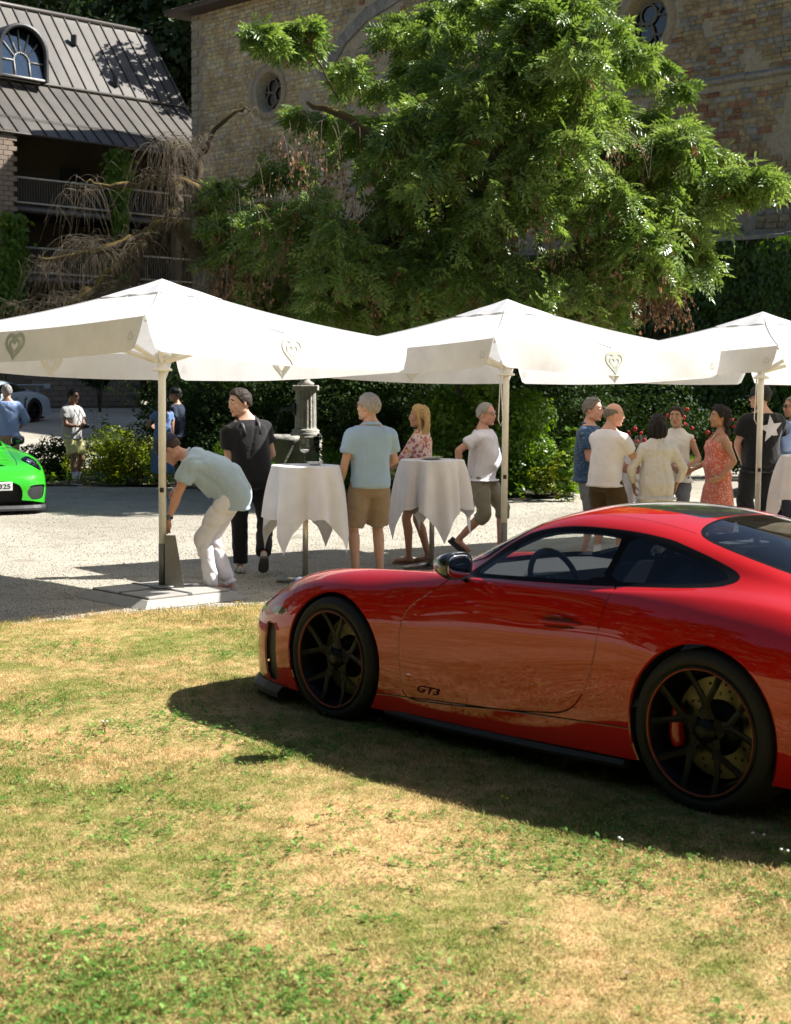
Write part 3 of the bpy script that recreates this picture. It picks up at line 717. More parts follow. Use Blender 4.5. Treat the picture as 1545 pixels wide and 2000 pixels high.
    for z in (8.62, 5.95, 3.2):
        mb = MB(); V = [q(a_, zz, i) for a_ in (g0, g1) for (i, zz) in ((0.0, z - .28), (0.0, z), (3.0, z), (3.0, z - .28))]; mb.add(V, [(0, 1, 2, 3), (7, 6, 5, 4), (0, 4, 5, 1), (1, 5, 6, 2), (0, 3, 7, 4)]); mb.build("gallery_floor", m_beam, hs)
    doorm = mat("gallery_door", (.018, .022, .026), .35)
    for z in (8.62, 5.95):
        for a_ in (1.35, 4.6, 7.6):
            mb = MB(); mb.box((0, 0, 1.05), (.95, .08, 2.1), M=Matrix.Translation(q(a_, z, 2.95)) @ basis(BD, BI, Vector((0, 0, 1)))); mb.build("door", doorm, hs)
    for k, z in enumerate((8.62, 5.95)):
        rl = empty("balcony_railing", q(0, z, -.02)); rl.parent = hs
        def rq(a_, dz): return Vector(q(a_, z + dz, -.02)) - Vector(q(0, z, -.02))
        for dz in (.10, 1.06):
            mb = MB(); mb.tube([rq(g0, dz), rq(g1, dz)], .042, 6); mb.build("rail", m_rail, rl)
        mbb = MB(); aa = g0 + .1
        while aa < g1: mbb.tube([rq(aa, .1), rq(aa, 1.06)], .013, 4, caps=False); aa += .115
        o = mbb.build("balusters", mat("baluster_grey", (.16, .155, .145), .5), rl); o['kind'] = 'stuff'
        mb = MB(); mb.tube([rq(g0, -.16), rq(g1, -.16)], .10, 4); mb.build("edge_beam", mat("edge_beam_%d" % k, (.16, .15, .14), .6), rl)
    for a_ in (5.35, 8.0):
        mb = MB(); mb.box((0, 0, 5.8), (.30, .35, 11.0), M=Matrix.Translation(q(a_, 0, .15)) @ basis(BD, BI, Vector((0, 0, 1)))); mb.build("pier", m_blk, hs)
    # left brick pier and ground-floor walls of blocks
    mb = MB(); V = [q(a_, z, i) for a_ in (-9, .1) for i in (-.30, 2.6) for z in (.2, ze + .1)]; mb.add(V, [(0, 1, 3, 2), (4, 6, 7, 5), (0, 4, 5, 1), (2, 3, 7, 6), (0, 2, 6, 4), (1, 5, 7, 3)]); mb.build("side_wall", m_mort, hs)
    bk = MB(); bk.box((0, 0, 0), (.385, .06, .175), bevel=.012); bme = bk.mesh("block", m_blk)
    TB = basis(BD, BI, Vector((0, 0, 1)))
    z = 2.7; row = 0
    cnt = 0
    while z < ze - .1:
        for c in range(3):
            a_ = .1 - .2 - c * .40 - (row % 2) * .2 + .2
            if a_ > .12 or a_ < -.95: continue
            o = bpy.data.objects.new("block", bme); link(o, hs); o.matrix_local = Matrix.Translation(q(a_ - .08, z, -.315)) @ TB; cnt += 1
        z += .19; row += 1
    # low block wall with openings (behind the parked cars)
    lw = empty("block_wall", L0, 0, "low shaded beige block wall at the foot of the house", "wall")
    mb = MB()
    segs = [(-9, 4.3), (5.2, 6.3), (6.9, 12)]
    for (s0, s1) in segs:
        V = [q(a_, z, i) for a_ in (s0, s1) for i in (-2.6, -2.3) for z in (.3, 3.3)]; mb.add(V, [(0, 1, 3, 2), (4, 6, 7, 5), (0, 4, 5, 1), (2, 3, 7, 6), (0, 2, 6, 4), (1, 5, 7, 3)])
    mb.add([q(a_, z, i) for a_ in (-9, 12) for i in (-2.65, -.3) for z in (3.3, 3.5)], [(0, 1, 3, 2), (4, 6, 7, 5), (0, 4, 5, 1), (2, 3, 7, 6), (0, 2, 6, 4), (1, 5, 7, 3)])
    mb.build("wall_panel", m_mort, lw)
    bk = MB(); bk.box((0, 0, 0), (.585, .05, .185), bevel=.012); bme = bk.mesh("block", m_blk); n_ = 0
    for row in range(10):
        for (s0, s1) in segs:
            a_ = s0 + .3 + (row % 2) * .3
            while a_ < s1 - .2 and n_ < 290:
                if a_ > -.8: o = bpy.data.objects.new("block", bme); link(o, lw); o.matrix_local = Matrix.Translation(q(a_, .95 + row * .2, -2.615)) @ TB; n_ += 1
                a_ += .6
    mb = MB(); mb.box((0, 0, 0), (.06, .06, 1.5)); pm = mb.mesh("post", m_beam)
build_house()
# ================================================================ vegetation
def bake(tV, tF, Rm, P, S):
    """copies of a template (tV,tF) by rotation matrices Rm (n,3,3), positions P, scales S -> one V,F"""
    tV = np.asarray(tV, float); tF = np.asarray(tF); n = len(P)
    V = np.einsum('nij,vj->nvi', Rm, tV) * np.asarray(S).reshape(n, 1, -1) + np.asarray(P)[:, None, :]
    F = (tF[None] + (np.arange(n) * len(tV))[:, None, None]).reshape(-1, tF.shape[1])
    return V.reshape(-1, 3), F
def rot_to(d, r, up=None):
    """rotation matrices whose x axis follows d (n,3), rolled so z is as far up as possible plus jitter"""
    d = d / np.linalg.norm(d, axis=1)[:, None]; z = np.tile([0, 0, 1.0], (len(d), 1)) + r.normal(0, .35, (len(d), 3)) if up is None else up
    y = np.cross(z, d); y /= np.maximum(np.linalg.norm(y, axis=1), 1e-6)[:, None]; z = np.cross(d, y)
    return np.stack([d, y, z], 2)
def ash_leaf():
    V, F = [], []; L = .27
    for k in range(4):
        for s in (-1, 1):
            x = L * (.2 + .2 * k); z = -.22 * x * x / L; a = s * 1.0; ln = .100 * (1 - .08 * abs(k - 1.5)); w = .021; b = len(V)
            c, sn = math.cos(a), math.sin(a); px_, py_ = -sn * w, c * w
            V += [(x, 0, z), (x + c * ln * .45 - px_, sn * ln * .45 - py_, z + .006), (x + c * ln, sn * ln, z - .018), (x + c * ln * .45 + px_, sn * ln * .45 + py_, z + .006)]
            F += [(b, b + 1, b + 2), (b, b + 2, b + 3)]
    b = len(V); V += [(L * .85, 0, -.045), (L * 1.0, -.021, -.05), (L * 1.24, 0, -.08), (L * 1.0, .021, -.05)]; F += [(b, b + 1, b + 2), (b, b + 2, b + 3)]
    return np.array(V), np.array(F)
LEAF1 = (np.array([(0, 0, 0), (.45, -.30, .04), (1, 0, -.06), (.45, .30, .04)]), np.array([(0, 1, 2), (0, 2, 3)]))
M_BARK = mat("bark", (.075, .055, .038), .95, bmp=.8, bscale=14, obj_space=False, vscale=3, var=.35, c2=(.13, .10, .05))
def moss_bark():
    m, nt, b = new_mat("mossy_bark"); v = coord(nt, False); n = noise_node(nt, v, 5, 4, .6); n2 = noise_node(nt, v, 25, 5, .7)
    g = N(nt, "ShaderNodeNewGeometry"); sp = N(nt, "ShaderNodeSeparateXYZ"); nt.links.new(g.outputs['Normal'], sp.inputs[0])
    ad = N(nt, "ShaderNodeMath", operation='ADD'); nt.links.new(sp.outputs[2], ad.inputs[0]); nt.links.new(n.outputs[0], ad.inputs[1])
    r = ramp(nt, ad.outputs[0], [(.55, (.085, .062, .04)), (.85, (.14, .10, .03)), (1.0, (.22, .15, .035))])
    nt.links.new(r.outputs[0], b.inputs['Base Color']); b.inputs['Roughness'].default_value = .95; bump(nt, b, n2.outputs[0], .9, .04); return m
M_MOSS = moss_bark()
M_TWIG = mat("dry_twig", (.155, .12, .08), .85, obj_space=False, var=.3)
M_ASH = leaf_mat("ash_leaves", [(.30, (.055, .11, .026)), (.46, (.13, .21, .048)), (.60, (.23, .32, .085)), (.75, (.40, .46, .20))], .36, 1.3, .30, 14.0)
M_SHADE_LEAF = leaf_mat("ivy_leaves", [(.32, (.012, .028, .006)), (.5, (.026, .055, .010)), (.68, (.055, .088, .018))], .22, .7, .6, 25.0, .15)  # shrub leaf colour darkened to carry the shade under the ash
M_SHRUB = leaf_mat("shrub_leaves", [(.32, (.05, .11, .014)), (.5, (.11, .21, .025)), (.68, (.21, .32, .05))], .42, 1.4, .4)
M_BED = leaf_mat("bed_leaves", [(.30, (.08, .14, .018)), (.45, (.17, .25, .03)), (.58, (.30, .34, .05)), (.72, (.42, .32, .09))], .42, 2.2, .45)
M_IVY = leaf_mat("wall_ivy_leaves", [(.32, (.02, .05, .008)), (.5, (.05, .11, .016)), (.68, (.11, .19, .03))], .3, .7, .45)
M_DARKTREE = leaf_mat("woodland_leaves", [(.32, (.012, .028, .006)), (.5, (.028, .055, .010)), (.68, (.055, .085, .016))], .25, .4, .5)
M_SEED = leaf_mat("ash_keys", [(.35, (.16, .085, .045)), (.5, (.26, .15, .085)), (.65, (.36, .24, .14))], .3, 3, .7)

def twig_mesh(name, paths, rads, mats, parent, sides=3, smooth=True):
    """many thin tubes at once; paths (n,k,3)"""
    P = np.asarray(paths, float); n, k, _ = P.shape
    T = np.gradient(P, axis=1); T /= np.maximum(np.linalg.norm(T, axis=2), 1e-6)[..., None]
    u = np.cross(T, np.array([.31, .87, .17])); u /= np.maximum(np.linalg.norm(u, axis=2), 1e-6)[..., None]; w = np.cross(T, u)
    rr = np.asarray(rads, float).reshape(n, -1); rr = rr if rr.shape[1] == k else rr[:, :1] * np.linspace(1, .35, k)[None]
    A = 2 * np.pi * np.arange(sides) / sides
    V = P[:, :, None] + (u[:, :, None] * np.cos(A)[None, None, :, None] + w[:, :, None] * np.sin(A)[None, None, :, None]) * rr[:, :, None, None]
    base = (np.arange(n) * k * sides)[:, None, None]; i = np.arange(k - 1)[None, :, None] * sides; j = np.arange(sides)[None, None]; j2 = (j + 1) % sides
    F = np.stack([base + i + j, base + i + j2, base + i + sides + j2, base + i + sides + j], -1).reshape(-1, 4)
    o = obj_np(name, V.reshape(-1, 3), F, mats, parent, smooth); o['kind'] = 'stuff'; return o

def pt_in(poly, x, y):
    c = False; n = len(poly)
    for i in range(n):
        x1, y1 = poly[i]; x2, y2 = poly[(i + 1) % n]
        if (y1 > y) != (y2 > y) and x < (x2 - x1) * (y - y1) / (y2 - y1) + x1: c = not c
    return c
ASH_Y = 26.6
def build_ash():
    r = np.random.default_rng(31)
    base = at_z(930, 905); base = Vector((1.35, ASH_Y, 0))
    t = empty("weeping_ash_tree", base, 0, "large weeping ash with drooping green leaves, brown seed clusters and mossy bare limbs", "tree")
    crown = [(600,170),(700,125),(770,85),(815,30),(860,-10),(960,-35),(1175,-30),(1200,70),(1275,120),(1305,200),(1335,255),(1350,300),(1370,335),(1365,400),(1340,465),(1275,465),(1205,485),(1150,555),(1085,575),(1000,560),(900,560),(760,530),(640,560),(530,520),(440,450),(405,375),(470,330),(530,310),(540,240),(570,200)]
    cl = []
    sp = 54
    for yy in range(-40, 600, sp):
        for xx in range(380, 1540, sp):
            for lay in range(5):
                x = xx + r.uniform(-.55, .55) * sp; y = yy + r.uniform(-.55, .55) * sp
                if not pt_in(crown, x, y) or (x < 655 and y < 200): continue
                e = 1 - ((x - 940) / 620) ** 2 - ((y - 330) / 520) ** 2; s = math.sqrt(max(e, .02))
                dens = (.80, .62, .45, .4, .45)[lay] * (1.0 if y < 400 else .80)
                if 640 < x < 900 and 380 < y: dens *= .75
                if x < 520: dens *= .6
                if noise3([(x / 100.0, y / 100.0, 0)], 2.1, 12)[0] + .6 * noise3([(x / 100.0, y / 100.0, 0)], 5.0, 13)[0] > .46: dens *= .08
                if r.random() > dens: continue
                if lay > 2 and r.random() < .25: continue
                dep = ASH_Y + (-2.8 * s, -1.1 * s, 1.4 * s, 3.6 * s, 6.2 * s)[lay] + r.normal(0, .35)
                cl.append((at_y(x, y + 12, dep), r.uniform(.28, .50) * (1.15 if lay == 0 else 1), y, x))
    for q in range(46):
        x = r.uniform(480, 1250); y = r.uniform(500, 600); cl.append((at_y(x, y, ASH_Y + r.uniform(-2.2, 1.5)), r.uniform(.16, .34), y, x))
    for i in range(len(crown)):
        (xa, ya), (xb, yb) = crown[i], crown[(i + 1) % len(crown)]
        for q in range(2):
            f = r.random(); x = xa + (xb - xa) * f + r.normal(0, 22); y = ya + (yb - ya) * f + r.normal(0, 18)
            if (x > 680 or y > 330) and x < 1400: cl.append((at_y(x, y, ASH_Y + r.uniform(-1.2, 1.2)), r.uniform(.14, .26), y, x))
    for (x, y, rr) in ((512, 58, .10), (532, 74, .11), (556, 82, .11), (592, 50, .12), (600, 78, .10), (1400, 340, .22), (1440, 330, .15), (1475, 335, .14), (1500, 345, .12), (1445, 365, .12), (1230, 500, .3), (1330, 490, .3), (1315, 455, .3), (1090, 575, .3), (1060, 560, .35), (1205, 500, .3), (1340, 485, .3)):
        for q in range(2): cl.append((at_y(x, y, ASH_Y - 1.6 + r.normal(0, .3)), rr, y, x))
    tV, tF = ash_leaf(); P, D, S = [], [], []; tw = []; seeds = []
    def shades(c):       # keep the light gap that falls on the fountain and the near shrubs
        for (fx, fy, fz, fr) in ((-1.65, 29.0, 1.5, .75), (-1.6, 29.0, .6, .5), (-5.3, 28.2, .6, .9), (2.3, 25.5, 1.0, .9), (-5.8, 27.4, 1.1, .8), (-4.2, 27.6, 1.1, .7), (-6.0, 22.5, .8, .8)):
            h = c.z - fz
            if h > 0 and math.hypot(c.x - fx - h * 1.02, c.y - fy - h * .26) < fr: return True
        return False
    cl = [q for q in cl if not shades(q[0])]
    for c, rad, py, px in cl:
        ns = int(5 + rad * 14)
        for k in range(ns):
            a = r.uniform(0, 6.28); L = rad * r.uniform(.35, 1.15) * (1 if py < 330 else 1.35 + (py - 330) / 300); rise = r.uniform(.0, .5) * rad
            o = np.array(c) + r.normal(0, .12, 3) * rad; m = 7; tt = np.linspace(0, 1, m)
            path = o + np.stack([np.cos(a) * L * .85 * tt, np.sin(a) * L * .85 * tt, rise * 2 * tt - (rise * 2 + L * .75) * tt ** 2 * 1.0], 1); tw.append(path)
            for j in range(1, m):
                for q in range(2 if j > 2 else 1):
                    P.append(path[j] + r.normal(0, .02, 3)); th = a + r.normal(0, .9); D.append([math.cos(th), math.sin(th), r.normal(-.55, .5)]); S.append(r.uniform(.80, 1.45))
            if r.random() < (.14 if py < 220 else .60): seeds.append(path[r.integers(3, m)])
    P = np.array(P); D = np.array(D); off = np.array(base)
    V, F = bake(tV, tF, rot_to(D, r, np.tile([0, 0, 1.0], (len(D), 1)) + r.normal(0, .75, (len(D), 3))), P - off, np.array(S)); o = obj_np("leaves", V, F, M_ASH, t); o['kind'] = 'stuff'
    twig_mesh("twigs", np.array(tw) - off, np.full((len(tw), 1), .005), M_TWIG, t)
    # hanging strands with brown keys
    st = []; KP = []
    for s in seeds:
        k = int(r.integers(5, 14)); ln = r.uniform(.12, .38)
        for q in range(k): KP.append(np.array(s) + [r.normal(0, .035), r.normal(0, .035), -r.uniform(.02, ln)])
    for i in range(1100):
        x = r.uniform(400, 1330); y = r.uniform(230, 540) if i % 3 else r.uniform(480, 590)
        if not pt_in(crown, x, y) and not (y > 480 and x < 1320): continue
        p0 = np.array(at_y(x, y, ASH_Y + r.uniform(-3.1, .6))); ln = r.uniform(.3, 1.0); tt = np.linspace(0, 1, 7); dx, dy = r.normal(0, .18, 2)
        st.append(p0 + np.stack([dx * tt ** .7, dy * tt ** .7, -ln * tt ** 1.3], 1))
        if r.random() < .6:
            for q in range(int(r.integers(4, 16))): KP.append(st[-1][r.integers(3, 7)] + r.normal(0, .035, 3) - [0, 0, .04])
    for (x, y, ln) in ((1305, 540, .9), (1285, 540, .8), (1330, 560, .8), (1165, 520, .6), (860, 520, .5), (640, 470, .9), (1290, 560, .7)):
        for q in range(10):
            p0 = np.array(at_y(x + r.normal(0, 10), y, ASH_Y - 1.4)); tt = np.linspace(0, 1, 7); dx = r.normal(0, .2); st.append(p0 + np.stack([dx * tt, 0 * tt, -ln * r.uniform(.5, 1) * tt], 1))
            for q2 in range(9): KP.append(st[-1][r.integers(2, 7)] + r.normal(0, .03, 3))
    KP = np.array(KP); Dk = np.stack([r.normal(0, .3, len(KP)), r.normal(0, .3, len(KP)), -np.ones(len(KP))], 1)
    V, F = bake(LEAF1[0], LEAF1[1], rot_to(Dk, r, r.normal(0, 1, (len(KP), 3))), KP - off, r.uniform(.045, .085, len(KP))); o = obj_np("seed_clusters", V, F, M_SEED, t); o['kind'] = 'stuff'
    twig_mesh("hanging_strands", np.array(st) - off, np.full((len(st), 1), .006), M_TWIG, t)
    # trunk and limbs
    def limb(name, pts, rads, m=M_MOSS):
        pts = [Vector(p) for p in pts]; Q = []; Rr = []
        for i in range(len(pts) - 1):
            p0 = pts[max(i - 1, 0)]; p1 = pts[i]; p2 = pts[i + 1]; p3 = pts[min(i + 2, len(pts) - 1)]
            for j in range(5):
                f = j / 5; q = .5 * (2*p1 + (p2-p0)*f + (2*p0-5*p1+4*p2-p3)*f*f + (3*p1-p0-3*p2+p3)*f**3)
                Q.append(q + Vector(r.normal(0, .028, 3)) * (1 if Q else 0)); Rr.append((rads[i] * (1 - f) + rads[i + 1] * f) * r.uniform(.85, 1.18))
        Q.append(pts[-1]); Rr.append(rads[-1]); mb = MB(); mb.tube([q - base for q in Q], Rr, 9); return mb.build(name, m, t)
    B = Vector(base); at = lambda x, y, d=0: at_y(x, y, ASH_Y + d)
    limb("trunk", [B, B + Vector((.05, 0, 1.5)), at(900, 560), at(930, 420), at(960, 330)], [.42, .34, .30, .26, .20])
    for pts, rd in (([at(925, 430), at(830, 330, -.6), at(700, 250, -.8), at(600, 200, -.5)], [.17, .13, .08, .03]), ([at(950, 350), at(1010, 230, -.3), at(1040, 110, -.2), at(1040, 30)], [.16, .12, .08, .03]),
                    ([at(940, 380), at(1080, 290, -.5), at(1230, 300, -.6), at(1330, 260, -.4)], [.18, .14, .09, .03]), ([at(935, 430), at(1100, 400, -1), at(1220, 420, -1.2), at(1320, 400, -1)], [.15, .11, .07, .03]),
                    ([at(910, 520), at(760, 470, -.8), at(620, 430, -1.2), at(500, 400, -1.2)], [.2, .15, .11, .05]), ([at(905, 540), at(740, 540, .2), at(560, 560, .2), at(440, 520, .4), at(395, 420, .4), at(385, 360, .3), at(400, 290, .3)], [.24, .2, .17, .15, .13, .09, .03]),
                    ([at(440, 520, .4), at(390, 500, .2), at(340, 440, 0), at(300, 452, -.1), at(270, 500, -.2), at(262, 560, -.2)], [.17, .16, .14, .13, .10, .06]),
                    ([at(340, 440, 0), at(345, 390, 0), at(335, 330, 0), at(342, 275, 0)], [.12, .10, .08, .04]), ([at(300, 452, -.1), at(240, 470, -.3), at(160, 500, -.5), at(70, 512, -.6)], [.11, .08, .06, .02]),
                    ([at(270, 480, -.1), at(190, 560, -.4), at(110, 620, -.6), at(40, 610, -.7)], [.12, .10, .08, .04]), ([at(390, 372, .2), at(330, 355, 0), at(230, 362, -.2), at(165, 358, -.4)], [.09, .06, .04, .015]),
                    ([at(440, 530, .4), at(420, 600, .3), at(400, 640, .2)], [.16, .13, .1]), ([at(520, 560, .2), at(600, 580, -.4), at(650, 590, -.6)], [.13, .10, .06]), ([at(395, 300, .3), at(450, 225, .2), at(490, 215, .1)], [.05, .035, .01]), ([at(660, 190, -1.2), at(630, 140, -1.5), at(604, 82, -1.6), at(590, 52, -1.6)], [.02, .016, .012, .006]), ([at(606, 84, -1.6), at(560, 66, -1.6), at(512, 56, -1.6)], [.012, .008, .005])):
        limb("limb", pts, rd)
    # bare drooping twigs on the left side
    fans = [(342, 280, 95, 1.15, 110), (395, 275, 40, .6, 25), (335, 340, 80, .9, 60), (170, 365, 75, .9, 34), (175, 480, 110, 1.1, 130), (270, 470, 80, 1.0, 70), (90, 520, 60, .7, 40), (120, 590, 110, .9, 110), (40, 600, 60, .6, 40), (230, 560, 100, .7, 80), (390, 500, 80, 1.2, 90), (440, 560, 90, .8, 70), (475, 225, 50, .5, 20), (520, 300, 60, .8, 40), (620, 540, 90, .8, 60), (360, 420, 80, .9, 60), (560, 580, 80, .6, 40)]
    tw = []
    for (x, y, wpx, ln, cnt) in fans:
        for q in range(int(cnt * 1.2)):
            o = np.array(at(x + r.normal(0, 16), y + r.normal(0, 9), r.normal(-.1, .45))); a = r.uniform(0, 6.28); L = abs(r.normal(.6, .3)) * wpx / 113 * 1.2; h = r.uniform(0, .25); tt = np.linspace(0, 1, 8); dr = ln * r.uniform(.4, 1.15)
            p = o + np.stack([math.cos(a) * L * tt ** .75, math.sin(a) * L * tt ** .75, h * 3 * tt * (1 - tt) - dr * tt ** 1.8], 1) + np.cumsum(r.normal(0, .012, (8, 3)), 0); tw.append(p)
            if r.random() < .5:
                j = r.integers(2, 6); q0 = p[j]; d = r.normal(0, .12, 2); tw.append(q0 + np.stack([d[0] * tt, d[1] * tt, -.3 * r.uniform(.3, 1) * tt ** 1.3], 1))
    twig_mesh("bare_twigs", np.array(tw) - off, np.full((len(tw), 1), .0038), M_TWIG, t)
build_ash()

def leaf_cloud(r, centre, rad, n, size, lobes=9, flat=.85, lobe_r=.55, hang=0.0, sd=.25):
    """leaves on the skins of overlapping lobes, returns P, D, S"""
    c = np.asarray(centre, float); rad = np.asarray(rad, float)
    lc = r.normal(0, .45, (lobes, 3)); lc /= np.maximum(1, np.linalg.norm(lc, axis=1) / .72)[:, None]; lr = lobe_r * r.uniform(.6, 1.2, lobes)
    k = r.integers(0, lobes, n); d = r.normal(size=(n, 3)); d /= np.linalg.norm(d, axis=1)[:, None]
    p = lc[k] + d * lr[k][:, None] * r.uniform(.75, 1.08, (n, 1)); P = c + p * rad
    nrm = d + r.normal(0, .5, (n, 3)); nrm[:, 2] += .5; out = np.cross(nrm, r.normal(size=(n, 3))); out[:, 2] -= hang
    return P, out, nrm, size * r.uniform(.6, 1.35, n)
def bush(name, label, cat, pos, rad, n, size, m, group=None, lobes=9, stem=True, seed=1, extra=None, lobe_r=.55, trunk=None, cz=None, wide=1.0):
    r = np.random.default_rng(seed); pos = Vector(pos); t = empty(name, pos, 0, label, cat, group)
    c = (0, 0, rad[2] if cz is None else cz); P, D, U, S = leaf_cloud(r, c, rad, n, size, lobes, lobe_r=lobe_r)
    k = P[:, 2] > .02; P, D, U, S = P[k], D[k], U[k], S[k]
    V, F = bake(LEAF1[0] * [1, wide, 1], LEAF1[1], rot_to(D, r, U), P, S); o = obj_np("leaves", V, F, m, t); o['kind'] = 'stuff'
    if stem:
        mb = MB(); h = c[2]
        for q in range(5):
            a = r.uniform(0, 6.28); e = (rad[0] * .5 * math.cos(a), rad[1] * .5 * math.sin(a), h * r.uniform(.8, 1.2)); w = trunk or .02
            mb.tube([(0, 0, -.05), (e[0] * .3, e[1] * .3, e[2] * .45), e], [w, w * .7, w * .25], 6)
        mb.build("stems" if not trunk else "trunk", M_BARK, t)
    return t
def build_plants():
    r = np.random.default_rng(41)
    # planted bed under the ash
    edge = [at_z(60, 948), at_z(300, 950), at_z(470, 962), at_z(640, 972), at_z(860, 984), at_z(1010, 980), at_z(1120, 972), at_z(1150, 945), at_z(1180, 925), at_z(1330, 912), at_z(1545, 915), at_z(1700, 915)]
    back = [Vector((12, 38, 0)), Vector((9, 43, 0)), Vector((4, 48, 0)), Vector((0, 50, 0)), Vector((-4, 47, 0)), Vector((-5.2, 40, 0)), Vector((-5.0, 33, 0)), Vector((-7.2, 30.5, 0))]
    poly = [(p.x, p.y) for p in edge + back]; soil = mat("bed_soil", (.05, .038, .022), .95, obj_space=False, bmp=.8, vscale=2)
    gx, gy = np.meshgrid(np.arange(-12, 16, .4), np.arange(22, 52, .4)); Vb, Fb, mp = [], [], {}
    for x, y in zip(gx.ravel(), gy.ravel()):
        if pt_in(poly, x, y):
            ids = []
            for dx, dy in ((-.2, -.2), (.2, -.2), (.2, .2), (-.2, .2)):
                kx = (round(x + dx, 2), round(y + dy, 2))
                if kx not in mp: mp[kx] = len(Vb); Vb.append((kx[0], kx[1], float(gz(kx[0], kx[1])) + .02 + .03 * math.sin(kx[0] * 3.1) * math.sin(kx[1] * 2.3)))
                ids.append(mp[kx])
            Fb.append(tuple(ids))
    tag(obj_np("planting_bed", Vb, np.array(Fb), soil, smooth=True), "dark soil of the planted bed", kind='structure')
    Vb = np.array(Vb); n = 26000; i = r.integers(0, len(Vb), n); P = Vb[i] + np.stack([r.uniform(-.25, .25, n), r.uniform(-.25, .25, n), .02 + .16 * r.random(n) ** 1.3 + .05 * noise3(Vb[i], 1.5, 3)], 1); D = r.normal(0, 1, (n, 3)); D[:, 2] = np.abs(D[:, 2]) * .6
    V, F = bake(LEAF1[0], LEAF1[1], rot_to(D, r), P, r.uniform(.06, .13, n)); tag(obj_np("ground_cover", V, F, M_SHRUB), "low green ground cover filling the planted bed", "ground cover", kind='stuff')
    # ivy covered terrace wall in front of the church
    w = empty("ivy_wall", C0, 0, "long terrace wall smothered in dark green ivy below the church", "wall")
    q = lambda a, z, o: tuple(Wp(a, z, o) - C0)
    core = wall_base_mat("terrace_wall_stone", (.07, .06, .04), (.16, .15, .13)); mb = MB()
    mb.add([q(a, z, o) for a in (6, 30.3) for (o, z) in ((3.2, -.2), (3.0, 5.6), (.1, 5.85), (.1, -.2))], [(0, 1, 2, 3), (7, 6, 5, 4), (0, 4, 5, 1), (1, 5, 6, 2), (2, 6, 7, 3)]); mb.build("terrace_core", core, w)
    cap = wall_base_mat("terrace_cap", (.34, .32, .28), (.42, .41, .37)); a = 6.0
    while a < 30.2:
        L = float(r.uniform(.8, 1.3)); mb = MB(); z = 5.63 + float(r.normal(0, .015)); mb.add([q(x, zz, o) for x in (a, min(a + L - .02, 30.2)) for (o, zz) in ((3.12, z - .03), (3.12, z + .07), (1.6, z + .26), (1.6, z + .05))], [(0, 1, 2, 3), (7, 6, 5, 4), (0, 4, 5, 1), (1, 5, 6, 2), (2, 6, 7, 3)]); mb.build("cap_stone", cap, w); a += L
    n = 52000; a = r.uniform(6, 30.5, n); z = 5.62 * r.random(n) ** .95; bulge = .25 + .22 * noise3(np.stack([a, z, 0 * a], 1), 1.6, 3) + .16 * noise3(np.stack([a, z, 0 * a], 1), 4.5, 5) + .7 * np.clip(1 - z / 2.2, 0, 1) ** 2
    P = np.array(C0)[None] * 0 + np.outer(a, CD) + np.outer(3.1 + bulge + r.normal(0, .07, n), CN); P[:, 2] = z
    nr = np.tile(np.array(CN), (n, 1)) + r.normal(0, .45, (n, 3)); nr[:, 2] += .35; D = r.normal(0, .4, (n, 3)); D[:, 2] -= 1
    V, F = bake(LEAF1[0] * [1, 1.25, 1], LEAF1[1], rot_to(D, r, nr), P, r.uniform(.08, .17, n)); o = obj_np("ivy_leaves", V, F, M_IVY, w); o['kind'] = 'stuff'
    # broad dark shrubs closing the view under the ash
    for k, (x, y, d, rx, h, lab) in enumerate([(430, 800, 31.5, 1.5, 2.2, "dark shrub left of the fountain column"), (520, 700, 34, 2.0, 3.0, "tall dark shrub behind the fountain basin"), (690, 760, 31.5, 1.5, 2.3, "dark shrub right of the fountain column"), (640, 690, 36, 2.4, 3.4, "tall dark tree-like shrub behind the fountain"), (800, 720, 33, 1.9, 3.0, "dark shrub behind the blonde woman"), (930, 700, 34.5, 2.2, 3.4, "dark shrub in the shade of the ash trunk"), (1080, 690, 35, 2.2, 3.4, "dark shrub behind the middle parasol"), (400, 690, 38, 2.2, 3.4, "dark shrub at the foot of the church corner")]):
        p = at_y(x, 800, d); bush("dark_shrub", lab, "shrub", G(p.x, p.y), (rx, 1.1, h * .52), 8500, .10, M_SHADE_LEAF, "dark shrubs under the ash", 12, seed=50 + k)
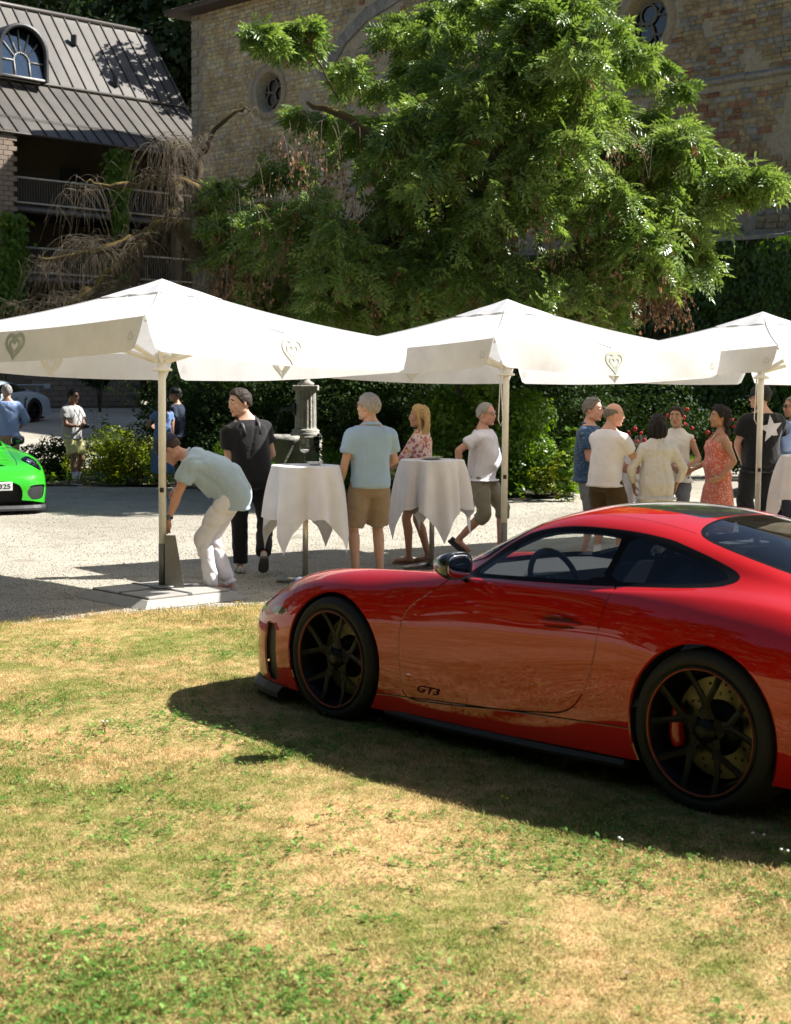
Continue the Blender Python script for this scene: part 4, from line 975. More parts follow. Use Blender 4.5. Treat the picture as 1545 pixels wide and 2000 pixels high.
    # lit shrubs and bed plants
    for k, (x, y, d, rx, ry, h, nn, sz, m, lab) in enumerate([
        (1020, 960, 25.6, .95, .7, 1.15, 3300, .10, M_SHRUB, "bright green shrub behind the man in the white t-shirt"),
        (1085, 962, 25.2, .55, .5, .75, 1700, .09, M_BED, "low sunlit yellow-green plant at the gravel edge"),
        (955, 930, 25.6, 1.2, .7, 2.0, 4200, .13, M_SHRUB, "tall leafy shrub catching the sun behind the middle parasol pole"),
        (905, 900, 27.5, 1.1, .8, 2.2, 3300, .13, M_SHRUB, "dark leafy shrub behind the second white table"),
        (660, 960, 26.0, .55, .5, .8, 1500, .09, M_SHRUB, "low green plants right of the first white table"),
        (1230, 930, 30.5, 1.5, .8, 1.9, 3800, .11, M_SHADE_LEAF, "rose bush with red flowers behind the standing group"),
        (1400, 920, 31.5, 1.5, .8, 1.5, 3000, .11, M_SHADE_LEAF, "dark rose bush with red flowers behind the woman in the red dress"),
        (1530, 910, 31.0, 1.2, .8, 1.7, 2400, .11, M_SHADE_LEAF, "dark bush at the right end of the flower bed"),
        (720, 900, 28.0, 1.0, .8, 1.5, 3000, .11, M_SHADE_LEAF, "shaded green shrub behind the man in the polo shirt"),
        (120, 940, 28.6, .75, .6, .85, 2300, .08, M_SHADE_LEAF, "dark green bush at the left end of the planted bed"),
        (215, 940, 28.2, .85, .6, .90, 3600, .07, M_BED, "yellow-green bush in the sun beside the man in yellow shorts"),
        (275, 940, 27.9, .6, .5, .85, 2600, .07, M_BED, "bright bushy plant left of the woman in the blue dress"),
        (330, 880, 30.5, 1.0, .7, 1.1, 2600, .09, M_SHADE_LEAF, "dark green bush behind the couple"),
        (405, 930, 28.6, .9, .7, 1.2, 2600, .09, M_SHADE_LEAF, "dark bush behind the man in black"),
        (470, 945, 28.2, .7, .6, .8, 2000, .09, M_SHRUB, "low green plant under the stone basin"),
        (395, 790, 33.0, 1.2, .8, 1.4, 2400, .11, M_SHADE_LEAF, "dark bush by the pale wall corner")]):
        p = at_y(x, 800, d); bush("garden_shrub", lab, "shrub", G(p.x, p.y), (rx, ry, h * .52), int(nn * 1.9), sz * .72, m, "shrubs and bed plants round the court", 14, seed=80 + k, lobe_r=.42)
    # a tall broad-leaved sprout beside the blue-shirted man, and upright spikes in the left bed
    def sprout(label, px, d, h, nst, lf, m, seed, spread=.15):
        r2 = np.random.default_rng(seed); p = at_y(px, 800, d); b = G(p.x, p.y); t = empty("leafy_plant", b, 0, label, "plant", "upright plants in the beds"); paths = []; P, D = [], []
        for k in range(nst):
            a = r2.uniform(0, 6.28); L = spread * r2.uniform(.3, 1.3); tt = np.linspace(0, 1, 7); hh = h * r2.uniform(.6, 1.05); q = np.stack([math.cos(a) * L * tt ** 1.5 + r2.normal(0, .06), math.sin(a) * L * tt ** 1.5 + r2.normal(0, .06), hh * tt], 1); paths.append(q)
            for j in range(26): f = r2.uniform(.15, 1); i = int(f * 6); P.append(q[min(i, 6)] + r2.normal(0, .03, 3)); th = r2.uniform(0, 6.28); D.append([math.cos(th), math.sin(th), r2.uniform(-.2, .8)])
        twig_mesh("plant_stems", np.array(paths), np.full((nst, 1), .006), m, t); V, F = bake(LEAF1[0], LEAF1[1], rot_to(np.array(D), r2), np.array(P), lf * r2.uniform(.6, 1.2, len(P))); o = obj_np("leaves", V, F, m, t); o['kind'] = 'stuff'
    sprout("tall broad-leaved plant beside the man in the blue patterned shirt", 1108, 24.6, 1.35, 9, .17, M_SHRUB, 5, .2)
    sprout("spiky green plant with reddish tips in the left bed", 225, 27.4, 1.15, 22, .12, M_BED, 6, .35)
    sprout("tall thin weed rising above the left bed", 200, 28.6, 1.65, 7, .14, M_SHADE_LEAF, 7, .15)
    sprout("ferny plant in front of the stone plinth", 655, 27.5, 1.0, 16, .13, M_BED, 8, .3)
    sprout("feathery plant right of the second white table", 945, 25.0, .7, 14, .12, M_SHRUB, 9, .25)
    # red roses
    rm = mat("rose_petals", (.50, .012, .018), .6)
    for k, (x, y) in enumerate([(1186, 862), (1240, 838), (1252, 846), (1243, 862), (1258, 860), (1304, 812), (1318, 806), (1322, 818), (1335, 815), (1338, 828), (1352, 836), (1228, 846), (1382, 845), (1250, 870), (1342, 800), (1395, 812), (1430, 820), (1442, 824), (1433, 833), (1355, 862), (690, 826)]):
        d = 29.2 if x > 1100 else 29.9; p = at_y(x, y, d); host = min((o for o in bpy.data.objects if o.name.startswith(("garden_shrub", "dark_shrub"))), key=lambda o: (o.location.x - p.x) ** 2 + (o.location.y - p.y) ** 2)
        f = bpy.data.objects.new("rose_bloom", bpy.data.meshes.get("rose_bloom") or rose_mesh(rm)); link(f, host); f.location = p - host.location; f.rotation_euler = (r.uniform(0, 3), r.uniform(0, 3), 0); f.scale = [float(r.uniform(.8, 1.3))] * 3
    # climbers on the house: green column and the left edge
    hv = empty("climbing_vine", L0, 0, "green vine climbing the gallery pier of the house", "plant"); P, U = [], []
    n = 3000; a = r.normal(4.75, .34, n); z = r.uniform(5.0, 11.2, n); k = np.abs(a - 4.75) < .30 + .38 * noise3(np.stack([a * 0, z, 0 * z], 1), 2.2, 2) + .2; a = a[k]; z = z[k]; n = len(a)
    P = np.outer(a, BD) + np.outer(-.3 - r.uniform(0, .35, n), BI); P[:, 2] = z; nr = np.tile(-np.array(BI), (n, 1)) + r.normal(0, .5, (n, 3)); D = r.normal(0, .5, (n, 3)); D[:, 2] -= .8
    V, F = bake(LEAF1[0], LEAF1[1], rot_to(D, r, nr), P, r.uniform(.16, .30, n)); o = obj_np("leaves", V, F, M_SHRUB, hv); o['kind'] = 'stuff'
    hv = empty("climbing_vine", L0, 0, "green vine climbing the brick pier at the left edge", "plant")
    n = 3600; z = r.uniform(1.0, 8.2, n); a = r.normal(-.15, .25, n) - np.where(z < 6, .15, 0); a = np.where(z < 4.2, r.normal(-.25, .32, n), a)
    P = np.outer(a, BD) + np.outer(-.45 - r.uniform(0, .4, n), BI); P[:, 2] = z; nr = np.tile(-np.array(BI), (n, 1)) + r.normal(0, .5, (n, 3)); D = r.normal(0, .5, (n, 3)); D[:, 2] -= .8
    V, F = bake(LEAF1[0], LEAF1[1], rot_to(D, r, nr), P, r.uniform(.16, .30, n)); o = obj_np("leaves", V, F, M_SHRUB, hv); o['kind'] = 'stuff'
    p = at_y(195, 800, 52); bush("clipped_shrub", "dark leafy shrub on a thin trunk in front of the block wall", "shrub", G(p.x, p.y), (.72, .6, .85), 2600, .17, M_SHADE_LEAF, None, 12, True, 77, cz=1.75, lobe_r=.5, trunk=.04)
    p = at_y(12, 800, 50); bush("garden_shrub", "sunlit green bush behind the pale car", "shrub", G(p.x, p.y), (.7, .6, .9), 2200, .16, M_SHRUB, None, 12, True, 78, cz=2.0, lobe_r=.5, trunk=.04)
    # trees between the house and the church
    for k, (x, y, d, rr, h, lab) in enumerate([(330, 60, 78, 5.0, 12, "dark tree between the metal roof and the church"), (200, -40, 84, 7.5, 13, "dark tree rising behind the roof ridge"), (60, -60, 86, 7.5, 13.5, "dark tree behind the left end of the roof"), (370, 180, 74, 3.2, 9, "dark tree in the gap beside the church corner"), (290, 150, 80, 5, 7, "low dark tree behind the gable")]):
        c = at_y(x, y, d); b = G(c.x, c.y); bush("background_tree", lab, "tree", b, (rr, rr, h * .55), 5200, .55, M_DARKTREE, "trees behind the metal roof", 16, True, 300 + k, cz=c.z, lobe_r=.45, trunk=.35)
    # overhanging tree whose leaves dapple the roof and court
    bush("overhanging_tree", "tall tree standing behind the gable and shading the metal roof", "tree", G(-5.6, 70.5), (3.0, 3.0, 3.2), 2600, .42, M_DARKTREE, None, 12, True, 333, cz=18.6, lobe_r=.42, trunk=.3)
    # wood behind the photographer; left flank and height added to cut sky light
    Pp, Dd, Uu, Ss = [], [], [], []
    wood = [(-52 + k * 4.2, -20) for k in range(26)] + [(-24 - .12 * k * k * .3, -18 + k * 4.2) for k in range(11)]
    for k, (wx, wy) in enumerate(wood):
        P_, D_, U_, S_ = leaf_cloud(r, (wx + r.uniform(-1.5, 1.5), wy + r.uniform(-2, 2), 9.5), (4.4, 3.4, 11.0), 1500, 1.7, 12); Pp.append(P_); Dd.append(D_); Uu.append(U_); Ss.append(S_)
    V, F = bake(LEAF1[0] * [1, 1.3, 1], LEAF1[1], rot_to(np.concatenate(Dd), r, np.concatenate(Uu)), np.concatenate(Pp), np.concatenate(Ss)); V[:, 2] = np.maximum(V[:, 2], 0)
    tag(obj_np("wood_edge", V, F, M_DARKTREE), "unseen dark wood edge beyond the lawn, left flank and height added to cut sky light", "wood", kind='stuff')
def rose_mesh(m):
    mb = MB(); r = np.random.default_rng(2)
    for k in range(9):
        a = r.uniform(0, 6.28); mb.ell((.02 * math.cos(a), .02 * math.sin(a), r.uniform(-.02, .02)), (.022, .018, .014), nu=6, nv=4)
    me = mb.mesh("rose_bloom", m); me.use_fake_user = True; return me
build_plants()
# ================================================================ parasols, tables, fountain
M_CANVAS = cloth_mat("parasol_canvas", (.80, .79, .785), .32, .8, .15, 14, None, 4, 1.2)
M_POLE = mat("cream_pole_paint", (.80, .785, .73), .4, var=.06)
M_GREY = mat("grey_steel_sleeve", (.22, .22, .21), .45, .3, bmp=.1)
M_CONC = mat("pale_concrete", (.33, .315, .285), .85, bmp=.3, bscale=30, var=.12)
M_LOGO = mat("faded_green_print", (.50, .54, .47), .8, var=.15)
M_LOGO2 = mat("show_through_print", (.66, .65, .55), .8, var=.08)
M_STICK = mat("black_sticker", (.015, .015, .015), .5)
def heart_paths():
    """open double heart drawn as two strokes with swelling width: list of (points, widths)"""
    def heart(s, t0, t1, n=34):
        t = np.linspace(t0, t1, n); x = 16 * np.sin(t) ** 3; y = 13 * np.cos(t) - 5 * np.cos(2*t) - 2 * np.cos(3*t) - np.cos(4*t)
        return np.stack([x, y + 2], 1) / 32 * s
    a = heart(.21, math.pi * 1.06, -math.pi * .93); b = heart(.115, math.pi * .98, -math.pi * .80)
    wa = .0145 * (.55 + .6 * np.sin(np.linspace(.15, 3.0, len(a)))); wb = .012 * (.5 + .6 * np.sin(np.linspace(.15, 3.0, len(b))))
    return [(a, wa), (b + [0.0, -.002], wb)]
def ribbon(mb, pts, w, place):
    n = len(pts); T = np.gradient(pts, axis=0); T /= np.maximum(np.linalg.norm(T, axis=1), 1e-9)[:, None]; Nn = np.stack([-T[:, 1], T[:, 0]], 1)
    V = [place(*(pts[i] + Nn[i] * w[i] * s)) for i in range(n) for s in (-1, 1)]
    mb.add(V, [(2*i, 2*i+1, 2*i+3, 2*i+2) for i in range(n - 1)])
def parasol(label, base, rot, half, zrim, zapex, tilt, seed, base_kind=True, cord=False):
    r = np.random.default_rng(seed); p = empty("parasol", base, 0, label, "parasol", "large square cream parasols"); B = Vector(base)
    TM = Matrix.Translation((0, 0, zrim)) @ Matrix.Rotation(tilt, 4, 'X') @ Matrix.Translation((0, 0, -zrim)) @ Matrix.Rotation(rot, 4, 'Z')
    cn = [Vector((half * math.cos(a), half * math.sin(a), zrim)) for a in (-math.pi / 2, 0, math.pi / 2, math.pi)]   # near, right, back, left
    ap = Vector((0, 0, zapex - .022))
    n = 26; V, F = [], []
    for s in range(4):
        A, Bc = cn[s], cn[(s + 1) % 4]; b0 = len(V)
        for i in range(n + 1):
            for j in range(n + 1):
                f = i / n; g = j / n; e = A.lerp(Bc, g); q = ap.lerp(e, f)
                q.z -= .045 * math.sin(math.pi * f) + .028 * math.sin(math.pi * g) * f ** 2 * math.sin(math.pi * min(1, f * 1.0) * .5) + .010 * math.sin(math.pi * g) * f - .004 * math.sin(9 * g + s) * f * (1 - f)
                V.append(tuple(q))
        for i in range(n):
            for j in range(n): F.append((b0 + i*(n+1)+j, b0 + i*(n+1)+j+1, b0 + (i+1)*(n+1)+j+1, b0 + (i+1)*(n+1)+j))
    mb = MB(); mb.add(V, F, True, TM); cano = mb.build("canopy", M_CANVAS, p)
    sm_ = MB()
    for s in range(4):
        A, Bc = cn[s], cn[(s + 1) % 4]
        for g in (0.0, .5):
            pts = []
            for f in np.linspace(.02, 1, 22):
                e = A.lerp(Bc, g); q = ap.lerp(e, f); q.z -= .045 * math.sin(math.pi * f) + .028 * math.sin(math.pi * g) * f ** 2 * math.sin(math.pi * f * .5) + .010 * math.sin(math.pi * g) * f - .004 * math.sin(9 * g + s) * f * (1 - f); pts.append(TM @ (q + Vector((0, 0, .003))))
            sm_.tube(pts, .0055, 4, flat=.5, smooth=False)
    sm_.build("seam", M_CANVAS, p)
    # vent cap with a loose hem
    mb = MB(); V, F = [], []; hc = .52; m = 10
    for s in range(4):
        a0 = -math.pi / 2 + s * math.pi / 2; A = Vector((hc * math.cos(a0), hc * math.sin(a0), 0)); Bc = Vector((hc * math.cos(a0 + math.pi / 2), hc * math.sin(a0 + math.pi / 2), 0)); b0 = len(V)
        for i in range(m + 1):
            for j in range(m + 1):
                f = i / m; e = A.lerp(Bc, j / m) * f; rr = max(abs(e.x) + abs(e.y), 1e-6) / half
                z = zapex - (zapex - zrim) * rr * (1.05 if f < .95 else 1.0) + (.002 if f > .9 else .006) - (.045 * math.sin(math.pi * rr)) - .012 + .008 * math.sin(14 * j / m + s * 2 + seed) * f
                z += .015 * max(0, 1 - f * 3.0) + .008 * math.sin(math.pi * f)
                V.append((e.x, e.y, z - .0))
        for i in range(m):
            for j in range(m): F.append((b0 + i*(m+1)+j, b0 + i*(m+1)+j+1, b0 + (i+1)*(m+1)+j+1, b0 + (i+1)*(m+1)+j))
    mb.add(V, F, True, TM); mb.build("vent_cap", M_CANVAS, p)
    # four hanging flaps with rounded corners, and their print
    hts = .245
    for s in range(4):
        A, Bc = cn[s], cn[(s + 1) % 4]; d = (Bc - A); L = d.length; d.normalize(); out = Vector((d.y, -d.x, 0)); K = 44; J = 8; V = []; ph = r.uniform(0, 6)
        def fp(x, y, o=0.0):       # x along from corner A, y down
            g = x / L; sag = .038 * math.sin(math.pi * g)
            w = .010 * math.sin(x * 7 + ph) * (y / hts) + .014 * (y / hts) ** 2 * math.sin(x * 3.1 + ph * 2) + .02 * (y / hts)
            q = A + d * x + out * (w + o); return TM @ Vector((q.x, q.y, zrim - sag - y))
        for k in range(K + 1):
            x = .012 + (L - .024) * k / K; e = min(x, L - x); h = hts * min(1.0, (.25 + .75 * min(1, max(0, e) / .10) ** .5))
            xin = .035 * max(0, 1 - e / .1)
            for j in range(J + 1): y = h * j / J; V.append(tuple(fp(x + (xin if x < L / 2 else -xin) * (j / J), y)))
        F = [(k*(J+1)+j, k*(J+1)+j+1, (k+1)*(J+1)+j+1, (k+1)*(J+1)+j) for k in range(K) for j in range(J)]
        mb = MB(); mb.add(V, F, True); fl = mb.build("valance", M_CANVAS, p)
        mb = MB(); xc = L / 2 + r.uniform(-.03, .03)
        for pts, w in heart_paths(): ribbon(mb, pts * [-1, 1], w, lambda a, b: tuple(fp(xc + a, .125 - b, .0045)))
        mb.build("heart_logo", M_LOGO, fl)
        mb = MB()
        for pts, w in heart_paths(): ribbon(mb, pts * [-1, 1], w * 1.1, lambda a, b: tuple(fp(xc + a, .125 - b, -.0045)))
        mb.build("heart_logo", M_LOGO2, fl)
        # small three-arrow triangle mark near the right end of the flap
        mb = MB(); tri = [(-.035, -.028), (.035, -.028), (0, .034)]
        for q in range(3):
            a, b = np.array(tri[q]), np.array(tri[(q + 1) % 3]); ribbon(mb, np.linspace(a * .95 + b * .05, a * .2 + b * .8, 5), np.array([.0035] * 5), lambda u, v: tuple(fp(L - .14 + u, .13 - v, .0045)))
        mb.build("triangle_mark", M_LOGO, fl)
    # ribs and struts
    for k in range(8):
        a = rot - math.pi / 2 + k * math.pi / 4; rad = half if k % 2 == 0 else half * .7071; e = TM @ Matrix.Rotation(-rot, 4, 'Z') @ Vector((rad * .97 * math.cos(a), rad * .97 * math.sin(a), zrim - .03)); t0 = TM @ Vector((0, 0, zapex - .10))
        mb = MB(); mb.tube([t0, t0.lerp(e, .5) + Vector((0, 0, -.03)), e], .014, 4, smooth=False); rb = mb.build("rib", M_POLE, p)
        mid = t0.lerp(e, .52) + Vector((0, 0, -.045)); mb = MB(); mb.tube([Vector((.05 * math.cos(a), .05 * math.sin(a), 2.035)), mid], [.017, .013], 4, smooth=False, flat=1.3); mb.build("strut", M_POLE, rb)
    mb = MB(); mb.lathe([(.033, .40), (.033, zapex - .09), (.0, zapex - .08)], 16); mb.build("pole", M_POLE, p)
    mb = MB(); mb.lathe([(.036, .06), (.036, .455), (.034, .46)], 16); mb.build("pole_sleeve", M_GREY, p)
    mb = MB(); mb.lathe([(.034, 1.945), (.088, 1.95), (.090, 1.965), (.055, 1.985), (.042, 1.99), (.042, 2.075), (.062, 2.085), (.058, 2.105), (.034, 2.11)], 20); mb.build("runner_hub", M_POLE, p)
    for zz, hh in ((.925, .04), (.80, .02)):
        mb = MB(); mb.box((0, -.0345, zz), (.034, .004, hh)); mb.build("sticker", M_STICK if hh > .03 else M_LOGO2, p)
    if cord:
        mb = MB(); mb.tube([(-.06, -.03, 1.95), (-.065, -.035, 1.75), (-.075, -.04, 1.50), (-.05, -.04, 1.44), (-.03, -.04, 1.50), (-.045, -.035, 1.75), (-.055, -.03, 1.94)], .0055, 5); mb.build("pull_cord", M_POLE, p)
    return p
def parasol_base(host, off, ang, side):
    b = empty("base", off, ang); b.parent = host; h = side / 2
    mb = MB(); V = [(-h, -h, 0), (h, -h, 0), (h, h, 0), (-h, h, 0), (-h + .09, -h + .09, .062), (h - .09, -h + .09, .062), (h - .09, h - .09, .062), (-h + .09, h - .09, .062)]
    mb.add(V, [(3, 2, 1, 0), (4, 5, 6, 7), (0, 1, 5, 4), (1, 2, 6, 5), (2, 3, 7, 6), (3, 0, 4, 7)]); mb.build("trough", M_CONC, b)
    q = (h - .10) / 2
    for i in (-1, 1):
        for j in (-1, 1): mb = MB(); mb.box((i * q, j * q, .071), (q * 2 - .035, q * 2 - .035, .022), bevel=.006); mb.build("slab", M_CONC, b)
    for (dx, dy) in ((1, 0), (0, 1)): mb = MB(); mb.box((0, 0, .080), (.03 + dx * (h * 1.5), .03 + dy * (h * 1.5), .02)); mb.build("cross_bar", M_GREY, b)
    mb = MB(); mb.box((0, 0, .096), (.16, .16, .012), bevel=.004); mb.build("foot_plate", M_GREY, b)
    return b
PB1, PB2, PB3 = at_z(318, 1164), at_z(983, 1108), at_z(1477, 1077)
U1 = parasol("left cream parasol whose pole stands beside the bending man", PB1, R(5.4), 2.13, 2.225, 2.73, R(-2.9), 1)
U2 = parasol("middle cream parasol, its pole right of the walking man in the white t-shirt", PB2, R(-7.0), 2.13, 2.19, 2.71, R(-2.0), 2, cord=True)
U3 = parasol("right cream parasol, its pole in front of the man in black with the star", PB3, R(-9.0), 2.13, 2.20, 2.69, R(-1.8), 3, cord=True)
parasol_base(U1, (0, -.10, 0), R(44), 1.08)
parasol_base(U2, (0, 0, 0), R(38), 1.05)
parasol_base(U3, (0, 0, 0), R(36), 1.05)
def wedge():
    w = empty("concrete_wedge", (PB1.x + .115, PB1.y - .02, .082), R(8), "upright tapered concrete block leaning beside the left parasol pole", "block")
    mb = MB(); mb.add([(-.09, -.05, 0), (.075, -.05, 0), (.075, .05, 0), (-.09, .05, 0), (-.09, -.03, .45), (.0, -.03, .45), (.0, .03, .45), (-.09, .03, .45)], [(3, 2, 1, 0), (4, 5, 6, 7), (0, 1, 5, 4), (1, 2, 6, 5), (2, 3, 7, 6), (3, 0, 4, 7)]); mb.build("body", mat("weathered_concrete", (.20, .19, .155), .9, bmp=.5), w)
wedge()

M_LINEN = cloth_mat("table_linen", (.84, .83, .88), .12, .75, .10, 30, None, 7, 2.0)
def steel(): return mat("brushed_steel", (.55, .52, .45), .28, .9)
M_STEEL = steel()
def table(label, clabel, c, rz, L=1.62, Rr=.31, H=1.10, seed=1, folds=None):
    r = np.random.default_rng(seed); t = empty("bar_table", c, 0, label, "table", "round bar tables")
    mb = MB(); mb.lathe([(.001, H - .03), (Rr - .008, H - .03), (Rr - .004, H - .008), (.001, H - .006)], 40); mb.build("tabletop", M_STEEL, t)
    mb = MB(); mb.lathe([(.026, .03), (.026, H - .03)], 18); mb.build("column", M_STEEL, t)
    mb = MB()
    for k in range(4):
        a = rz + math.pi / 4 + k * math.pi / 2; mb2 = MB(); mb2.tube([(.02 * math.cos(a), .02 * math.sin(a), .05), (.30 * math.cos(a), .30 * math.sin(a), .012)], [.028, .016], 6, flat=1.4); mb2.build("foot", M_STEEL, t)
    # cloth: square sheet draped over the round top, folds grow downwards
    n = 150; g = np.linspace(-L / 2, L / 2, n); X, Y = np.meshgrid(g, g); rho = np.hypot(X, Y); ph = np.arctan2(Y, X)
    d = np.maximum(rho - Rr, 0); nf = folds or 9; sh = r.uniform(0, 6.28)
    wave = np.cos(nf * ph + sh + .6 * np.sin(2 * ph + 1)) * .6 + .4 * np.cos((nf + 4) * ph + sh * 2) + .25 * np.cos(4 * (ph - math.pi / 4))
    amp = .085 * (1 - np.exp(-d / .28)); rad = np.where(rho < Rr, rho, Rr + .008 + .10 * (1 - np.exp(-d / .5)) * .9 + amp * wave)
    tw = .10 * np.sin(nf * ph * .5 + sh) * d
    P = ph + np.where(rho > Rr, tw, 0); r0 = .012; zz = H - np.where(d > 0, np.where(d < r0, d * .4, d - r0 * .6), 0) * .985 + .002
    loss = .35 * amp * np.abs(wave); zz = zz + loss * (d > .02)
    V = np.stack([rad * np.cos(P), rad * np.sin(P), zz], -1).reshape(-1, 3)
    V = V @ np.array([[math.cos(rz), math.sin(rz), 0], [-math.sin(rz), math.cos(rz), 0], [0, 0, 1]])
    i = np.arange(n * n).reshape(n, n); F = np.stack([i[:-1, :-1], i[:-1, 1:], i[1:, 1:], i[1:, :-1]], -1).reshape(-1, 4)
    o = obj_np("tablecloth", V, F, M_LINEN, None, True); o.location = c; tag(o, clabel, "tablecloth", "white cloths on the bar tables"); return t
T1 = at_z(597, 909, 1.10); T1.z = 0; T2 = at_z(845, 898, 1.10); T2.z = 0; T3 = Vector((2.60, 16.95, 0)); T4 = Vector((4.62, 17.1, 0))
table("bar table with one wine glass between the men in black and in the polo shirt", "white cloth hanging in points over the left bar table", T1, R(20), seed=4, folds=8)
table("bar table in front of the blonde woman", "white cloth hanging in points over the middle bar table", T2, R(58), seed=9, folds=9)
table("bar table hidden among the group on the right", "white cloth over the table where the group stands", T3, R(10), seed=5)
table("bar table at the right edge of the picture", "white cloth over the table at the right edge", T4, R(33), seed=6)
M_WGLASS = glass_mat("wine_glass", (.93, .95, .95)); M_CHINA = mat("white_china", (.82, .80, .77), .25, coat=.4, var=.03); M_WINE = glass_mat("pale_wine", (.95, .88, .75))
def glass(label, c, h=.21, full=True):
    g = empty("wine_glass", c, 0, label, "glass", "wine glasses on the tables"); k = h / .21
    mb = MB(); mb.lathe([(.034*k, .0), (.033*k, .002), (.006*k, .006), (.0035*k, .02), (.0035*k, .085*k), (.008*k, .094*k), (.030*k, .108*k), (.041*k, .128*k), (.041*k, .150*k), (.034*k, .19*k), (.030*k, .21*k)], 20, close=False); mb.build("goblet", M_WGLASS, g)
    mb = MB(); mb.lathe([(.001, .098*k), (.028*k, .11*k), (.039*k, .127*k), (.001, .128*k)], 18, close=False); mb.build("wine", mat("cloudy_drink", (.75, .72, .72), .2) if full else M_WINE, g)
glass("wine glass on the left bar table", T1 + Vector((-.01, -.02, 1.104)), .24)
for k, (dx, dy) in enumerate([(.06, -.06), (-.10, .05), (.14, .10)]): glass(("front wine glass on the group's table", "left wine glass on the group's table", "rear wine glass on the group's table")[k], T3 + Vector((dx, dy, 1.104)), .21, False)
def bowl(name, label, c, rad, h, cat):
    o = MB(); o.lathe([(.001, .003), (rad * .55, .002), (rad, h), (rad - .004, h), (rad * .55, .008), (.001, .008)], 28, close=False); b = o.build(name, M_CHINA); b.location = c; tag(b, label, cat)
bowl("bowl", "shallow white dish beside the wine glass", T1 + Vector((.085, -.01, 1.104)), .082, .030, "dish")
bowl("plate", "white plate on the middle bar table", T2 + Vector((-.01, -.03, 1.104)), .12, .014, "plate")
bowl("plate", "upper plate stacked on the middle bar table", T2 + Vector((.0, -.02, 1.119)), .10, .012, "plate")

def fountain():
    st = wall_base_mat("fountain_stone", (.56, .54, .47), (.68, .66, .58)); D = 29.0; c = at_y(597, 800, D); c = G(c.x, c.y)
    f = empty("stone_fountain", c, 0, "old stone fountain with a fluted column, square plinth and round basin", "fountain")
    s = 3000 / D; zt = CAMH + (746 - 752) / s; z1 = CAMH + (746 - 850) / s
    mb = MB(); mb.box((0, 0, z1 / 2), (.60, .60, z1), bevel=.02); mb.build("plinth", st, f)
    H = zt - z1; mb = MB(); n = 96; prof = [(.285, 0), (.285, .05), (.25, .07), (.265, .10), (.22, .13)]
    mb.lathe([(a, z1 + b) for a, b in prof], 40); V, F = [], []
    zz = [z1 + .13, z1 + .16, z1 + H * .5, zt - .16, zt - .10]; rr = [.215, .205, .20, .192, .20]
    for z, q in zip(zz, rr):
        for k in range(n): a = 2 * math.pi * k / n; fl = (.018 * abs(math.sin(a * 8))) ** 1.0; V.append(((q - .018 + fl) * math.cos(a), (q - .018 + fl) * math.sin(a), z))
    F = [(i*n+k, i*n+(k+1) % n, (i+1)*n+(k+1) % n, (i+1)*n+k) for i in range(4) for k in range(n)]
    mb.add(V, F, False); mb.build("fluted_column", st, f)
    mb = MB(); mb.box((0, 0, zt - .05), (.48, .48, .10), bevel=.012); mb.build("capital", st, f)
    mb = MB(); mb.lathe([(.15, zt), (.16, zt + .04), (.09, zt + .08), (.07, zt + .12), (.12, zt + .2), (.14, zt + .28), (.0, zt + .33)], 24); mb.build("urn", st, f)
    bx = -.62; mb = MB(); mb.lathe([(.25, 0), (.30, .1), (.42, .35), (.50, z1 - .12), (.56, z1 - .08), (.57, z1 + .0), (.52, z1 + .01), (.48, z1 - .05), (.0, z1 - .06)], 40, c=(bx, -.1, 0)); mb.build("basin", st, f)
    mb = MB(); mb.tube([(-.18, -.05, z1 + .50), (-.36, -.08, z1 + .50), (-.42, -.09, z1 + .49)], [.05, .03, .02], 8); mb.ell((-.2, -.03, z1 + .5), (.05, .13, .13)); mb.build("spout", mat("spout_iron", (.05, .05, .05), .6), f)
    wt = glass_mat("water", (.92, .95, .97)); mb = MB(); mb.tube([(-.42 - .16 * t, -.09, z1 + .49 - .5 * t * t) for t in np.linspace(0, 1, 9)], [.010] * 9, 6); mb.build("water_jet", wt, f)
    mb = MB(); mb.lathe([(.0, z1 - .045), (.49, z1 - .045)], 30, c=(bx, -.1, 0), close=False); mb.build("water_surface", wt, f)
    mb = MB(); mb.lathe([(.30, .30), (.36, .34), (.36, .40), (.0, .44)], 30, c=(-1.55, .2, .35)); mb.lathe([(.1, 0), (.08, .6), (.2, .68)], 16, c=(-1.55, .2, 0)); mb.build("side_basin", st, f)
fountain()
# ================================================================ sports coupe
def pchip(xk, yk, x):
    xk = np.asarray(xk, float); yk = np.asarray(yk, float); h = np.diff(xk); d = np.diff(yk) / h
    m = np.zeros(len(xk)); m[0] = d[0]; m[-1] = d[-1]
    for i in range(1, len(xk) - 1):
        if d[i - 1] * d[i] > 0:
            w1 = 2 * h[i] + h[i - 1]; w2 = h[i] + 2 * h[i - 1]; m[i] = (w1 + w2) / (w1 / d[i - 1] + w2 / d[i])
    i = np.clip(np.searchsorted(xk, x, side='right') - 1, 0, len(h) - 1); t = (x - xk[i]) / h[i]
    return ((2*t**3-3*t**2+1)*yk[i] + (t**3-2*t**2+t)*h[i]*m[i] + (-2*t**3+3*t**2)*yk[i+1] + (t**3-t**2)*h[i]*m[i+1])
